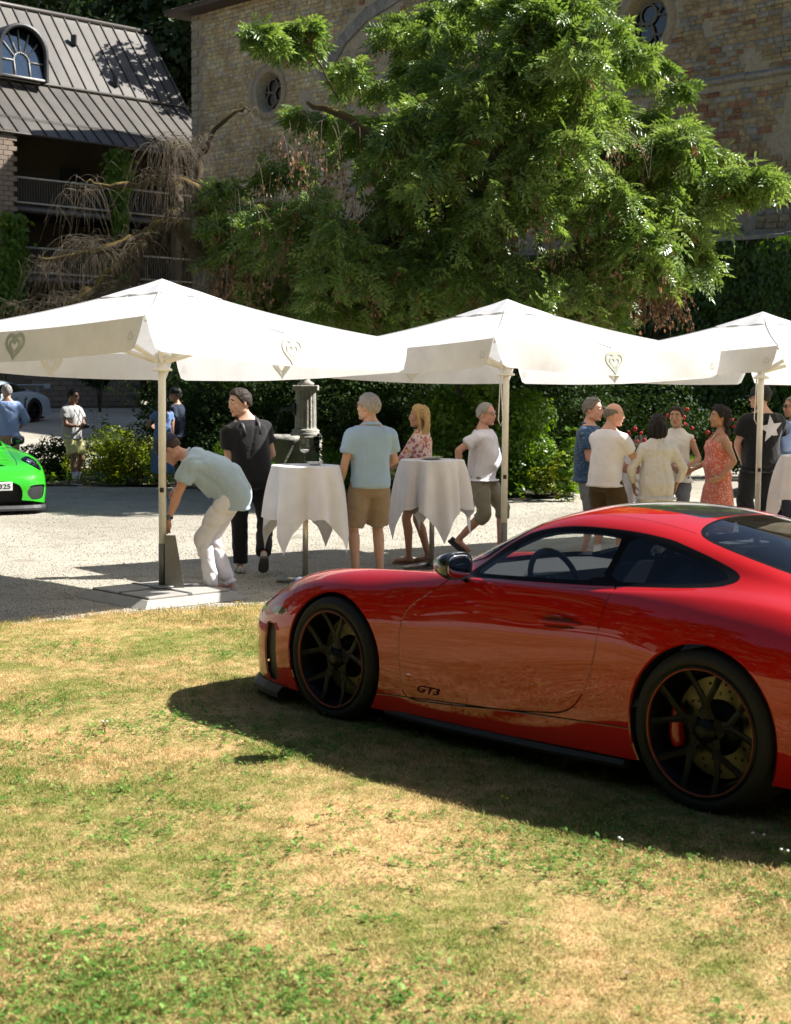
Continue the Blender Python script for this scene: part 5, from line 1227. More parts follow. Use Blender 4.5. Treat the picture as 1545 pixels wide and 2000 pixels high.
# rows: u, then (y,z) for centre, A, roof edge, glass mid, belt, shoulder, crest, upper side, widest, lower, sill
CARTAB = [
 (0.00, 0,.47, .12,.47, .20,.465, .26,.455, .31,.44, .35,.42, .38,.40, .40,.36, .41,.32, .41,.26, .40,.20),
 (0.03, 0,.53, .18,.53, .30,.525, .38,.515, .45,.50, .50,.48, .54,.46, .57,.42, .585,.36, .59,.27, .58,.18),
 (0.10, 0,.585, .22,.583, .36,.58, .46,.572, .54,.56, .60,.545, .64,.525, .68,.48, .70,.41, .705,.29, .69,.16),
 (0.22, 0,.63, .24,.63, .38,.625, .47,.62, .55,.618, .62,.61, .68,.592, .745,.545, .785,.45, .795,.30, .78,.14),
 (0.40, 0,.672, .25,.67, .38,.668, .46,.672, .53,.682, .60,.695, .675,.695, .775,.645, .845,.53, .865,.33, .85,.13),
 (0.60, 0,.708, .25,.706, .40,.703, .48,.708, .545,.73, .61,.758, .68,.768, .80,.725, .885,.61, .905,.36, .885,.12),
 (0.85, 0,.75, .25,.747, .42,.738, .50,.745, .56,.77, .62,.802, .69,.816, .81,.778, .90,.67, .922,.40, .90,.12),
 (1.10, 0,.80, .25,.796, .44,.782, .52,.788, .58,.808, .635,.83, .70,.838, .815,.795, .902,.68, .922,.40, .895,.12),
 (1.35, 0,.85, .26,.846, .46,.832, .54,.832, .60,.842, .655,.852, .715,.848, .81,.795, .88,.67, .893,.38, .885,.12),
 (1.55, 0,.905, .28,.90, .50,.88, .575,.865, .64,.865, .69,.867, .745,.856, .82,.795, .868,.66, .880,.38, .882,.125),
 (1.75, 0,1.01, .28,1.0, .54,.955, .62,.91, .70,.882, .745,.877, .785,.862, .835,.795, .866,.66, .877,.38, .882,.13),
 (1.95, 0,1.115, .28,1.103, .56,1.045, .65,.965, .745,.89, .785,.882, .81,.866, .845,.795, .867,.66, .877,.38, .882,.13),
 (2.20, 0,1.215, .28,1.203, .56,1.15, .665,1.02, .765,.90, .80,.887, .82,.869, .85,.795, .869,.66, .878,.38, .883,.14),
 (2.50, 0,1.270, .28,1.258, .56,1.205, .67,1.05, .772,.91, .805,.895, .825,.875, .853,.80, .872,.67, .880,.38, .885,.15),
 (2.80, 0,1.263, .27,1.252, .55,1.20, .66,1.06, .765,.928, .805,.91, .833,.888, .868,.81, .888,.68, .892,.39, .888,.16),
 (3.10, 0,1.220, .26,1.21, .53,1.158, .635,1.05, .73,.958, .785,.935, .83,.91, .888,.83, .915,.69, .918,.40, .90,.17),
 (3.40, 0,1.145, .25,1.137, .50,1.09, .595,1.02, .675,.975, .745,.952, .81,.922, .89,.835, .93,.69, .932,.41, .90,.18),
 (3.70, 0,1.05, .25,1.045, .48,1.01, .57,.975, .64,.955, .72,.938, .79,.91, .88,.82, .925,.69, .93,.42, .90,.19),
 (4.00, 0,.955, .25,.95, .46,.935, .55,.92, .62,.905, .70,.89, .77,.87, .86,.79, .905,.68, .912,.42, .89,.20),
 (4.25, 0,.885, .25,.885, .44,.88, .53,.872, .60,.865, .67,.85, .74,.828, .82,.755, .865,.65, .877,.42, .86,.21),
 (4.45, 0,.80, .25,.80, .42,.80, .50,.795, .56,.785, .62,.77, .68,.748, .75,.69, .79,.60, .80,.42, .79,.22),
 (4.545, 0,.70, .22,.70, .38,.70, .45,.69, .50,.68, .55,.66, .59,.635, .64,.59, .67,.53, .68,.41, .67,.24),
 (4.573, 0,.62, .15,.62, .25,.61, .32,.60, .36,.59, .40,.57, .43,.55, .46,.52, .48,.48, .49,.40, .48,.28)]
def car_surface(nu=170, sub=7):
    T = np.array(CARTAB); uk = T[:, 0]
    s = np.linspace(0, 1, nu)
    u = 4.573 * (s - .11 * np.sin(2 * np.pi * s) / (2 * np.pi) * 6.0 * .9)
    u = np.clip(u, 0, 4.573); u[0] = 0; u[-1] = 4.573; u = np.sort(u)
    Y = np.stack([pchip(uk, T[:, 1 + 2 * k], u) for k in range(11)], 1)
    Z = np.stack([pchip(uk, T[:, 2 + 2 * k], u) for k in range(11)], 1)
    for _ in range(6):                                     # soften kinks along the length
        for A in (Y, Z): A[2:-2] = (A[1:-3] + 2 * A[2:-2] + A[3:-1]) / 4
    # catmull-rom across the section (mirrored ghost at the centre)
    Yg = np.concatenate([-Y[:, 1:2], Y, 2 * Y[:, -1:] - Y[:, -2:-1]], 1); Zg = np.concatenate([Z[:, 1:2], Z, 2 * Z[:, -1:] - Z[:, -2:-1]], 1)
    ys, zs, vs = [], [], []
    for k in range(10):
        n = sub * (2 if k in (0, 8, 9) else 1)
        for j in range(n):
            t = j / n
            def cr(G):
                p0, p1, p2, p3 = G[:, k], G[:, k + 1], G[:, k + 2], G[:, k + 3]
                return .5 * (2*p1 + (p2-p0)*t + (2*p0-5*p1+4*p2-p3)*t*t + (3*p1-p0-3*p2+p3)*t**3)
            ys.append(cr(Yg)); zs.append(cr(Zg)); vs.append(k + t)
    ys.append(Y[:, -1]); zs.append(Z[:, -1]); vs.append(10)
    ys = np.stack(ys, 1); zs = np.stack(zs, 1); vs = np.array(vs)
    for _ in range(5):
        for A in (ys, zs):
            A[:, 2:-2] = (A[:, 1:-3] + 2 * A[:, 2:-2] + A[:, 3:-1]) / 4
            A[2:-2] = (A[1:-3] + 2 * A[2:-2] + A[3:-1]) / 4
    ys[:, 0] = 0
    return u, vs, ys, zs
def poly_sdf(P, poly):
    """signed distance (neg inside) of points P (n,2) to polygon"""
    P = np.asarray(P, float); poly = np.asarray(poly, float); n = len(poly)
    d = np.full(len(P), 1e9); ins = np.zeros(len(P), bool)
    for i in range(n):
        a = poly[i]; b = poly[(i + 1) % n]; e = b - a; w = P - a
        t = np.clip((w @ e) / max(e @ e, 1e-12), 0, 1); q = w - t[:, None] * e
        d = np.minimum(d, (q ** 2).sum(1))
        c = ((a[1] > P[:, 1]) != (b[1] > P[:, 1]))
        with np.errstate(divide='ignore', invalid='ignore'):
            xx = (b[0] - a[0]) * (P[:, 1] - a[1]) / (b[1] - a[1]) + a[0]
        ins ^= c & (P[:, 0] < xx)
    d = np.sqrt(d); return np.where(ins, -d, d)
def smooth_poly(pts, it=2):
    P = np.array(pts, float)
    for _ in range(it):
        Q = np.roll(P, -1, 0); P = np.stack([.75 * P + .25 * Q, .25 * P + .75 * Q], 1).reshape(-1, 2)
    return P
def cut_field(V, F, fn):
    """split polygons of (V,F) along fn==0"""
    V = [np.array(v) for v in V]; val = fn(np.array(V)); cache = {}; out = []
    def cutp(a, b):
        k = (a, b) if a < b else (b, a)
        if k not in cache:
            t = val[k[0]] / (val[k[0]] - val[k[1]]); t = min(max(t, 1e-4), 1 - 1e-4)
            cache[k] = len(V); V.append(V[k[0]] * (1 - t) + V[k[1]] * t)
        return cache[k]
    for f in F:
        s = [val[i] < 0 for i in f]
        if all(s) or not any(s): out.append(f); continue
        A, B = [], []
        for j, i in enumerate(f):
            i2 = f[(j + 1) % len(f)]; (A if s[j] else B).append(i)
            if s[j] != s[(j + 1) % len(f)]: c = cutp(i, i2); A.append(c); B.append(c)
        if len(A) > 2: out.append(tuple(A))
        if len(B) > 2: out.append(tuple(B))
    return V, out

DLO = smooth_poly([(1.85,.873),(1.95,.965),(2.09,1.07),(2.27,1.158),(2.45,1.19),(2.72,1.195),(2.97,1.165),(3.18,1.11),(3.34,1.06),(3.45,1.018),(3.43,.975),(3.25,.955),(3.0,.938),(2.8,.922),(2.4,.902),(2.0,.884)], 2)
DLO_IN = smooth_poly([(1.93,.899),(2.00,.965),(2.12,1.045),(2.30,1.122),(2.47,1.150),(2.70,1.152),(2.785,1.14),(2.775,1.05),(2.765,.94),(2.4,.922),(2.05,.905)], 1)
QTR = smooth_poly([(2.81,.945),(2.815,1.05),(2.83,1.155),(3.0,1.125),(3.16,1.085),(3.30,1.05),(3.40,1.010),(3.38,.988),(3.25,.972),(3.05,.958)], 1)
DOOR = smooth_poly([(1.86,.93),(1.80,.845),(1.69,.77),(1.58,.70),(1.525,.60),(1.52,.45),(1.54,.32),(1.56,.215),(1.75,.215),(2.1,.245),(2.48,.285),(2.69,.315),(2.79,.42),(2.845,.56),(2.87,.72),(2.885,.84),(2.89,.96),(2.4,.98)], 2)
WIND = smooth_poly([(1.40,-.9),(1.475,0),(1.50,.3),(1.60,.55),(1.70,.655),(1.80,.66),(1.96,.60),(2.18,.545),(2.185,.40),(2.165,.2),(2.155,0),(2.1,-.9)], 2)
REARG = smooth_poly([(3.0,-.8),(3.05,0),(3.07,.30),(3.12,.44),(3.2,.475),(3.45,.47),(3.75,.435),(3.93,.36),(3.97,.2),(3.98,0),(3.9,-.8)], 2)
STRIPE = smooth_poly([(2.25,-.5),(2.3,0),(2.33,.20),(2.45,.27),(2.9,.27),(3.02,.25),(3.03,0),(3.0,-.5)], 1)
HOOD = smooth_poly([(.20,-1),(.20,0),(.22,.22),(.32,.42),(.60,.50),(1.0,.545),(1.35,.60),(1.52,.61),(1.44,.35),(1.415,0),(1.41,-1)], 1)
HEADL = [(.475 + .20 * math.cos(a) * math.cos(.25) - .105 * math.sin(a) * math.sin(.25), .672 - .20 * math.cos(a) * math.sin(.25) * .6 + .105 * math.sin(a)) for a in np.linspace(0, 2 * math.pi, 28, endpoint=False)]
SIDEV = smooth_poly([(.36,.14),(.345,.30),(.36,.465),(.40,.485),(.50,.47),(.50,.30),(.51,.14)], 1)
MARK = smooth_poly([(.40,.535),(.43,.575),(.60,.585),(.605,.545),(.52,.53)], 1)
INTC = smooth_poly([(-.5,.20),(-.5,.34),(0,.345),(.36,.33),(.40,.30),(.34,.21),(0,.20)], 1)         # (y,z) centre intake
INTS = smooth_poly([(.50,.20),(.47,.34),(.52,.40),(.66,.41),(.80,.40),(.79,.30),(.74,.20)], 1)        # (y,z) side intake
NOST = smooth_poly([(.34,.10),(.33,.27),(.42,.29),(.44,.12)], 1)                                     # (u,y) hood nostril
WF, WR = (1.01, .345), (3.467, .362)
RF, RR = .376, .394

def car_materials(paint, key):
    M = {}
    m, nt, b = new_mat("paint_" + key)
    v = coord(nt, True); n = noise_node(nt, v, 2.0, 2, .5)
    r = ramp(nt, n.outputs[0], [(.3, tuple(x * .97 for x in paint)), (.7, tuple(min(1, x * 1.03) for x in paint))])
    nt.links.new(r.outputs[0], b.inputs['Base Color']); b.inputs['Roughness'].default_value = .38
    b.inputs['Coat Weight'].default_value = 1.0; b.inputs['Coat Roughness'].default_value = .015; b.inputs['Coat IOR'].default_value = 1.55
    b.inputs['Specular IOR Level'].default_value = .05
    M['paint'] = m
    return M
CARM = {}
def shared_car_mats():
    if CARM: return CARM
    CARM['gap'] = mat("gap_black", (.006, .006, .006), .8)
    CARM['black'] = mat("gloss_black_trim", (.005, .005, .006), .5, spec=.08)
    CARM['matte'] = mat("matte_black_plastic", (.02, .02, .021), .55, bmp=.1)
    CARM['rubber'] = mat("tyre_rubber", (.009, .009, .009), .75, bmp=.2, bscale=80)
    CARM['rim'] = mat("satin_dark_rim", (.004, .004, .0045), .42, 0.0, spec=.22)
    CARM['rimline'] = mat("rim_edge_line", (.32, .06, .03), .4, .3)
    CARM['disc'] = mat("brake_disc_metal", (.11, .105, .06), .35, .6)
    CARM['caliper'] = mat("red_caliper_paint", (.5, .015, .01), .35, coat=.6)
    CARM['glass'] = glass_mat("side_glass", (.92, .95, .93))
    CARM['dark_glass'] = glass_mat("tinted_glass", (.10, .12, .15))
    CARM['lamp_glass'] = glass_mat("lamp_glass", (.85, .88, .9))
    CARM['cabin'] = mat("cabin_dark_trim", (.010, .010, .011), .75, bmp=.1)
    CARM['alcantara'] = mat("grey_suede_trim", (.02, .02, .021), .9)
    CARM['chrome'] = mat("chrome", (.75, .75, .77), .08, 1.0)
    CARM['mirror'] = mat("mirror_glass", (.85, .87, .9), .01, 1.0, var=0)
    CARM['amber'] = mat("amber_marker", (.10, .07, .03), .15, coat=1)
    CARM['lens'] = mat("lamp_lens", (.35, .38, .45), .1, .6)
    CARM['white'] = mat("plate_white", (.75, .75, .74), .45)
    CARM['ink'] = mat("plate_ink", (.01, .01, .01), .5)
    CARM['carbon'] = mat("gloss_carbon", (.014, .014, .015), .22, coat=1.0)
    CARM['redlamp'] = mat("tail_lamp", (.35, .01, .01), .2, coat=1)
    return CARM

def wheel_parts(parent, x, y, r, width, side, steer=0.0, full=True, rimr=None):
    """wheel > tyre, rim, brake_disc, caliper ; axis along local y, outer face at side*y"""
    C = shared_car_mats(); w = empty("wheel", (x, y, r), 0); w.parent = parent
    w.rotation_euler = (0, 0, steer)
    rr = rimr or r * .80; hw = width / 2; S = side
    def L(prof, n, close=False):            # profile (radius, offset toward outside)
        V, F = [], []
        for rad, off in prof:
            for k in range(n):
                a = 2 * math.pi * k / n; V.append((rad * math.cos(a), S * off, rad * math.sin(a)))
        for i in range(len(prof) - 1):
            for k in range(n): F.append((i*n+k, i*n+(k+1) % n, (i+1)*n+(k+1) % n, (i+1)*n+k))
        return V, F
    n = 72 if full else 32
    mb = MB(); V, F = L([(rr, hw-.012), (rr+.006, hw), (rr+.03, hw+.006), (r-.03, hw+.002), (r-.008, hw-.014), (r, hw-.04), (r, -hw+.04), (r-.02, -hw), (rr, -hw)], n); mb.add(V, F, True)
    if full:
        for g in (-.5, 0, .5):
            V, F = L([(r+.0008, g*hw+.005), (r-.006, g*hw+.003), (r-.006, g*hw-.003), (r+.0008, g*hw-.005)], n); mb.add(V, F, True)
    mb.build("tyre", C['rubber'], w)
    mb = MB(); V, F = L([(rr+.004, hw-.010), (rr+.002, hw+.004), (rr-.010, hw+.004), (rr-.014, hw-.008), (rr-.03, hw-.03), (rr-.045, hw-.12), (rr-.04, -hw+.01)], n); mb.add(V, F, True)
    rim = mb.build("rim", C['rim'], w)
    mb = MB(); V, F = L([(rr-.0105, hw+.0042), (rr-.0115, hw+.0058), (rr-.016, hw+.002), (rr-.015, hw-.008)], n); mb.add(V, F, True)
    mb.build("rim_edge", C['rimline'], w)
    # ten spoke ends gathered in five Y spokes
    mesh = None
    for k in range(5):
        a0 = 2 * math.pi * k / 5 + .33
        if mesh is None:
            mb = MB()
            fo = hw - .045; hub = .055; j = rr * .47; da = math.pi / 5 * .52
            def P(rad, ang, off): return (rad * math.cos(ang), S * off, rad * math.sin(ang))
            for s in (-1, 1):
                mb.tube([P(hub, s * .25, fo - .012), P(j * .7, s * .05, fo - .01), P(j, s * .07, fo), P(rr * .75, s * da * .8, fo + .012), P(rr - .012, s * da, fo + .03)], [.016, .010, .007, .006, .008], 6, flat=2.6, smooth=False)
            mesh = mb.mesh("spoke", C['rim'])
        sp = bpy.data.objects.new("spoke", mesh); link(sp, w); sp.rotation_euler = (0, -a0, 0)
    mb = MB(); V, F = L([(.001, hw-.018), (.022, hw-.018), (.034, hw-.022), (.040, hw-.03), (.052, hw-.034), (.06, hw-.05), (.06, hw-.10)], 30); mb.add(V, F, True); mb.build("centre_lock", C['rim'], w)
    # drilled brake disc
    if full:
        mb = MB(); dr = rr * .78; di = rr * .42; off = hw - .155; nb = 45
        V, F = [], []
        rad = np.linspace(di, dr, 10)
        for i, q in enumerate(rad):
            for k in range(nb * 2): a = math.pi * k / nb; V.append((q * math.cos(a), S * off, q * math.sin(a)))
        for i in range(9):
            for k in range(nb * 2):
                hole = (i in (2, 4, 6)) and ((k + i) % 6 == 0)
                if not hole: F.append((i*nb*2+k, i*nb*2+(k+1) % (nb*2), (i+1)*nb*2+(k+1) % (nb*2), (i+1)*nb*2+k))
        mb.add(V, F, False); V, F = L([(dr, off), (dr, off-.032), (di, off-.034)], 60); mb.add(V, F, True)
        mb.build("brake_disc", C['disc'], w)
        mb = MB(); V, F = L([(di+.004, off+.002), (di-.01, off+.02), (.05, off+.04), (.001, off+.04)], 40); mb.add(V, F, True); mb.build("disc_hat", C['rim'], w)
        mb = MB(); V, F = L([(rr-.055, -hw+.02), (.03, -hw+.02)], 40); mb.add(V, F, True); mb.build("wheel_back", C['gap'], w)
        # caliper on the side facing the cabin (front: rear side, rear: front side)
        sg = -1 if x > 0 else 1
        mb = MB(); pts = []
        for q in range(9):
            a = math.pi + (q - 4) * .115 if sg < 0 else (q - 4) * .115
            pts.append((dr * .90 * math.cos(a), S * (off + .035), dr * .90 * math.sin(a) - .02))
        mb.tube(pts, [.03, .036, .038, .038, .036, .038, .038, .036, .03], 8, flat=.9); mb.build("caliper", C['caliper'], w)
    else:
        mb = MB(); V, F = L([(rr-.05, 0), (.02, 0)], 24); mb.add(V, F, True); mb.build("wheel_back", C['gap'], w)
    return w

def make_car(label, loc, rz, paint, key, group=None, plate=None, wing=False, full=True, script=None, sidevent=False):
    C = shared_car_mats(); P = car_materials(paint, key)
    car = empty("sports_car", loc, rz, label, "car", group)
    u, vs, ys, zs = car_surface(170 if full else 90, 7 if full else 4)
    nu_, nv_ = ys.shape
    U = np.repeat(u[:, None], nv_, 1)
    V = np.stack([U.ravel(), ys.ravel(), zs.ravel()], 1)
    VV = np.repeat(vs[None, :], nu_, 0).ravel()
    V4 = np.concatenate([V, VV[:, None]], 1)
    idx = np.arange(nu_ * nv_).reshape(nu_, nv_)
    F = [tuple(q) for q in np.stack([idx[:-1, :-1], idx[:-1, 1:], idx[1:, 1:], idx[1:, :-1]], -1).reshape(-1, 4)]
    lim = 2.0
    def sideF(poly, vmin=2.2, off=0.0):
        return lambda A: np.maximum(poly_sdf(A[:, [0, 2]], poly) - off, (vmin - A[:, 3]) * .1)
    def topF(poly, vmax=3.9, off=0.0):
        return lambda A: np.maximum(poly_sdf(A[:, [0, 1]], poly) - off, (A[:, 3] - vmax) * .1)
    def frontF(poly): return lambda A: np.maximum(poly_sdf(A[:, [1, 2]], poly), A[:, 0] - .55)
    arch = lambda c, r: (lambda A: np.maximum(np.hypot(A[:, 0] - c[0], A[:, 2] - c[1]) - r, (5.2 - A[:, 3]) * .1))
    g = .0042
    fields = [
        ('archf', arch(WF, RF)), ('archr', arch(WR, RR)),
        ('glass', sideF(DLO_IN)), ('qtr', sideF(QTR)), ('frame', sideF(DLO)),
        ('wind', topF(WIND, 2.75)), ('windframe', topF(WIND, 2.9, .028)), ('rearg', topF(REARG, 3.0)), ('reargframe', topF(REARG, 3.1, .02)), ('stripe', topF(STRIPE, 2.2)),
        ('headl', topF(HEADL, 9)), ('headgap', topF(HEADL, 9, .008)), ('sidev', sideF(SIDEV, 5)), ('mark', sideF(MARK, 5)),
        ('intc', frontF(INTC)), ('ints', frontF(INTS)), ('nost', topF(NOST, 4)),
        ('door', sideF(DOOR, 4.15, -g)), ('doorgap', sideF(DOOR, 4.15, g)),
        ('hood', topF(HOOD, 5, -g)), ('hoodgap', topF(HOOD, 5, g)),
    ]
    A = list(V4)
    for nm, fn in fields: A, F = cut_field(A, F, fn)
    # sill, bumper seams (thin bands)
    sillz = lambda A: .205 + (A[:, 0] - 1.35) * .062
    lines = {'sillgap': (lambda A: A[:, 2] - sillz(A), lambda A: np.maximum(1.36 - A[:, 0], A[:, 0] - 3.09), g),
             'bumpgap': (lambda A: A[:, 0] - (.655 - .25 * (A[:, 2] - .6)), lambda A: np.maximum(.60 - A[:, 2], A[:, 2] - .72), g * .7),
             'roofgap': (lambda A: A[:, 1] - (.47 - .02 * np.abs(A[:, 0] - 2.6)), lambda A: np.maximum(2.22 - A[:, 0], A[:, 0] - 3.1), .002)}
    band = []
    for nm, (ln, ex, w) in lines.items():
        for o in (-w, w): A, F = cut_field(A, F, (lambda B, ln=ln, ex=ex, o=o: np.where(ex(B) < .06, ln(B) - o, 1.0)))
        band.append((nm, lambda B, ln=ln, ex=ex, w=w: np.maximum(np.abs(ln(B)) - w, ex(B))))
    A = np.array(A); fc = np.array([A[list(f)].mean(0) for f in F])
    reg = np.array(['body'] * len(F), dtype=object)
    def inside(fn): return fn(fc) < 0
    fd = dict(fields + band)
    gaps = [k for k in fd if k in ('doorgap', 'hoodgap', 'sillgap', 'bumpgap', 'roofgap', 'headgap')]
    reg[inside(fd['hood'])] = 'hood'
    reg[inside(fd['door'])] = 'door'
    for k in ('sillgap', 'bumpgap', 'roofgap'): reg[inside(fd[k])] = 'gap'
    reg[inside(fd['doorgap']) & ~inside(fd['door'])] = 'gap'
    reg[inside(fd['hoodgap']) & ~inside(fd['hood'])] = 'gap'
    reg[inside(fd['stripe'])] = 'stripe' if full else reg[0]
    reg[inside(fd['windframe'])] = 'frame'; reg[inside(fd['wind'])] = 'wind'
    reg[inside(fd['reargframe'])] = 'frame'; reg[inside(fd['rearg'])] = 'rearg'
    reg[inside(fd['frame'])] = 'frame'; reg[inside(fd['glass'])] = 'glass'; reg[inside(fd['qtr'])] = 'qtr'
    reg[inside(fd['headgap'])] = 'gap'; reg[inside(fd['headl'])] = 'headl'
    reg[inside(fd['sidev'])] = 'sidev'; reg[inside(fd['mark'])] = 'mark'
    reg[inside(fd['intc'])] = 'intc'; reg[inside(fd['ints'])] = 'ints'; reg[inside(fd['nost'])] = 'nost'
    if sidevent:
        sv = smooth_poly([(2.98,.42),(2.95,.62),(3.04,.78),(3.10,.78),(3.06,.6),(3.07,.44)], 1)
        reg[poly_sdf(fc[:, [0, 2]], sv) < 0] = 'svent'
    reg[inside(fd['archf']) | inside(fd['archr'])] = 'none'
    X0 = 2.2385                                    # u at the car's origin
    # smooth analytic normals from the grid: vertex normals of the whole shell
    L3 = np.stack([X0 - A[:, 0], A[:, 1], A[:, 2]], 1)
    nrm = np.zeros_like(L3)
    for f in F:
        p = L3[list(f)]; c = np.cross(p[1] - p[0], p[2] - p[0]) if len(f) == 3 else np.cross(p[2] - p[0], p[3 % len(f)] - p[1])
        for i in f: nrm[i] += c
    nrm[np.abs(L3[:, 1]) < 1e-5, 1] = 0
    nl = np.linalg.norm(nrm, axis=1); nrm /= np.maximum(nl, 1e-12)[:, None]
    if nrm[(A[:, 3] < .1)].mean(0)[2] < 0: nrm = -nrm; flip = True
    else: flip = False
    def piece(name, regs, material, parent=car, sides=(1, -1), join=True, offset=0.0, rim=0.0, cond=None):
        sel = [k for k in range(len(F)) if reg[k] in regs and (cond is None or cond(fc[k]))]
        if not sel: return None
        used = sorted({i for k in sel for i in F[k]}); mp = {i: j for j, i in enumerate(used)}
        res = None; allV, allF, allN = [], [], []
        base = 0
        for s in sides:
            Vn = (L3[used] + nrm[used] * offset) * [1, s, 1]; Nn = nrm[used] * [1, s, 1]
            Fs = [tuple(mp[i] + base for i in F[k]) for k in sel]
            if (s > 0) == flip: Fs = [f[::-1] for f in Fs]
            Fs = [f[::-1] for f in Fs] if False else Fs
            if rim > 0:                                # give the panel a folded edge
                cnt = {}
                for f in Fs:
                    for a, b in zip(f, f[1:] + f[:1]): cnt[(a, b)] = 1
                be = [(a, b) for (a, b) in cnt if (b, a) not in cnt and not (abs(L3[used[a - base]][1]) < 1e-5 and abs(L3[used[b - base]][1]) < 1e-5)]
                bv = sorted({a for e in be for a in e}); bm_ = {}
                extra = []
                for a in bv: bm_[a] = base + len(used) + len(extra); extra.append(Vn[a - base] - Nn[a - base] * rim)
                Fs += [(b, a, bm_[a], bm_[b]) for a, b in be]
                if extra: Vn = np.concatenate([Vn, extra]); Nn = np.concatenate([Nn, Nn[[a - base for a in bv]]])
            allV.append(Vn); allN.append(Nn); allF += Fs; base += len(Vn)
        Vc = np.concatenate(allV); Nc = np.concatenate(allN)
        me = bpy.data.meshes.new(name); me.from_pydata([tuple(v) for v in Vc], [], allF); me.validate()
        me.materials.append(material); me.polygons.foreach_set("use_smooth", [True] * len(me.polygons))
        try: me.normals_split_custom_set_from_vertices([tuple(n) for n in Nc])
        except Exception: pass
        return link(bpy.data.objects.new(name, me), parent)
    piece("body_shell", ('body',), P['paint'], rim=.012)
    piece("hood", ('hood',), P['paint'], rim=.012)
    for s in (1, -1):
        d = piece("door", ('door',), P['paint'], sides=(s,), rim=.012)
        # handle: recess bar
        mb = MB(); hb = []
        for q in np.linspace(0, 1, 7):
            uu = 2.50 + .26 * q; yy = .880 + .010 * math.sin(math.pi * q) + .006
            hb.append((X0 - uu, s * yy, .735 + .012 * q))
        mb.tube(hb, [.006, .013, .016, .017, .016, .014, .006], 8, flat=.6)
        mb.build("handle", P['paint'], d)
        mb = MB(); mb.tube([(x_ + .0, y_ - s * .004, z_ - .021) for x_, y_, z_ in hb[1:-1]], .0035, 5); mb.tube([(x_, y_ - s * .004, z_ + .019) for x_, y_, z_ in hb[1:-1]], .0025, 5); mb.build("handle_gap", C['gap'], d)
        sg = piece("side_window", ('glass',), C['glass'], sides=(s,))
        piece("quarter_window", ('qtr',), C['dark_glass'], sides=(s,))
        piece("window_frame", ('frame',), C['black'], sides=(s,), rim=.02, cond=lambda c: c[3] > 2.2)
        hl = piece("headlight", ('headl',), C['lamp_glass'], sides=(s,))
        # lamp bowl and lenses under the cover
        mb = MB(); mb.mat = 0
        hx, hy, hz = X0 - .50, s * .665, .672
        mb.ell((hx - .02, hy, hz - .015), (.17, .095, .05), nu=16, nv=8); mb.build("lamp_bowl", C['black'], hl)
        for dx in (-.05, .06):
            mb = MB(); mb.lathe([(.001, .02), (.03, .02), (.035, .035), (.042, .03), (.045, .0)], 16, M=Mat((hx + dx, hy, hz + .012 - dx * .15), (0, .9, 0))); mb.build("lens", C['lens'], hl)
        piece("marker_light", ('mark',), C['amber'], sides=(s,))
        # front lamps strip
    piece("windscreen", ('wind',), C['glass'])
    piece("windscreen_frame", ('frame',), C['black'], cond=lambda c: c[3] <= 2.2 and c[0] < 2.6)
    piece("rear_window_frame", ('frame',), C['black'], cond=lambda c: c[3] <= 2.2 and c[0] >= 2.6)
    piece("rear_window", ('rearg',), C['dark_glass'])
    piece("roof_panel", ('stripe',), C['carbon'], rim=.005)
    piece("air_intake", ('intc',), C['matte'], offset=-.03)
    for s in (1, -1):
        for rg in ('ints', 'sidev', 'nost', 'svent'): piece("air_intake", (rg,), C['matte'], sides=(s,), offset=-.025)
    # dark under-shell: everything except glass, a little inside, closes the gaps
    piece("inner_shell", ('body', 'gap', 'hood', 'door', 'stripe'), C['gap'], offset=-.016)
    if full: piece("lining", ('frame',), C['gap'], offset=-.022)
    # arch lips and liners
    for s in (1, -1):
        for c, r, nm in ((WF, RF, 0), (WR, RR, 1)):
            mb = MB(); Vv, Ff = [], []; n = 56
            aa = np.linspace(-.30, math.pi + .30, n)
            prof_y = []
            for a in aa:
                uu = c[0] + r * math.cos(a); zz = c[1] + r * math.sin(a)
                j = np.argmin(np.abs(u - uu)); col = zs[j]; yy = ys[j]
                k = np.where(vs > 5.5)[0]; kk = k[np.argmin(np.abs(col[k] - zz))]; prof_y.append(yy[kk])
            prof_y = np.array(prof_y); prof_y = np.convolve(np.pad(prof_y, 3, mode='edge'), np.ones(7) / 7, 'valid')
            for (dr, dy) in ((.0, .001), (-.008, -.004), (-.008, -.05), (.05, -.08), (.055, -.34)):
                for a, py in zip(aa, prof_y):
                    Vv.append((X0 - c[0] - (r + dr) * math.cos(a), s * (py + dy), c[1] + (r + dr) * math.sin(a)))
            for i in range(4):
                for k in range(n - 1): Ff.append((i*n+k, i*n+k+1, (i+1)*n+k+1, (i+1)*n+k))
            mi = [0] * (n - 1) + [1] * (3 * (n - 1))
            link(bpy.data.objects.new("wheel_arch", mesh_np("wheel_arch", Vv, Ff, [P['paint'], C['gap']], True, mi)), car)
    # closing plates: front, rear, floor
    mb = MB(); mb.box((0.02, 0, .16), (4.1, 1.36, .06)); mb.box((X0 - .5, 0, .30), (.75, 1.15, .25)); mb.box((X0 - 2.2, 0, .20), (2.1, 1.66, .1)); mb.box((X0 - 4.05, 0, .40), (.6, 1.3, .45))
    mb.box((X0 - 1.42, 0, .45), (.05, 1.5, .55)); mb.box((X0 - 2.93, 0, .50), (.05, 1.5, .66))
    mb.build("underbody", C['gap'], car)
    # splitter and skirts
    mb = MB(); pts = []
    for a in np.linspace(-1, 1, 33):
        yy = .895 * math.sin(a * math.pi / 2); uu = float(np.interp(abs(yy), [0, .20, .40, .59, .705, .795, .865, .895], [-.01, -.008, .0, .03, .10, .22, .40, .56])); pts.append((X0 - uu, yy))
    Vv, Ff = [], []; n = len(pts)
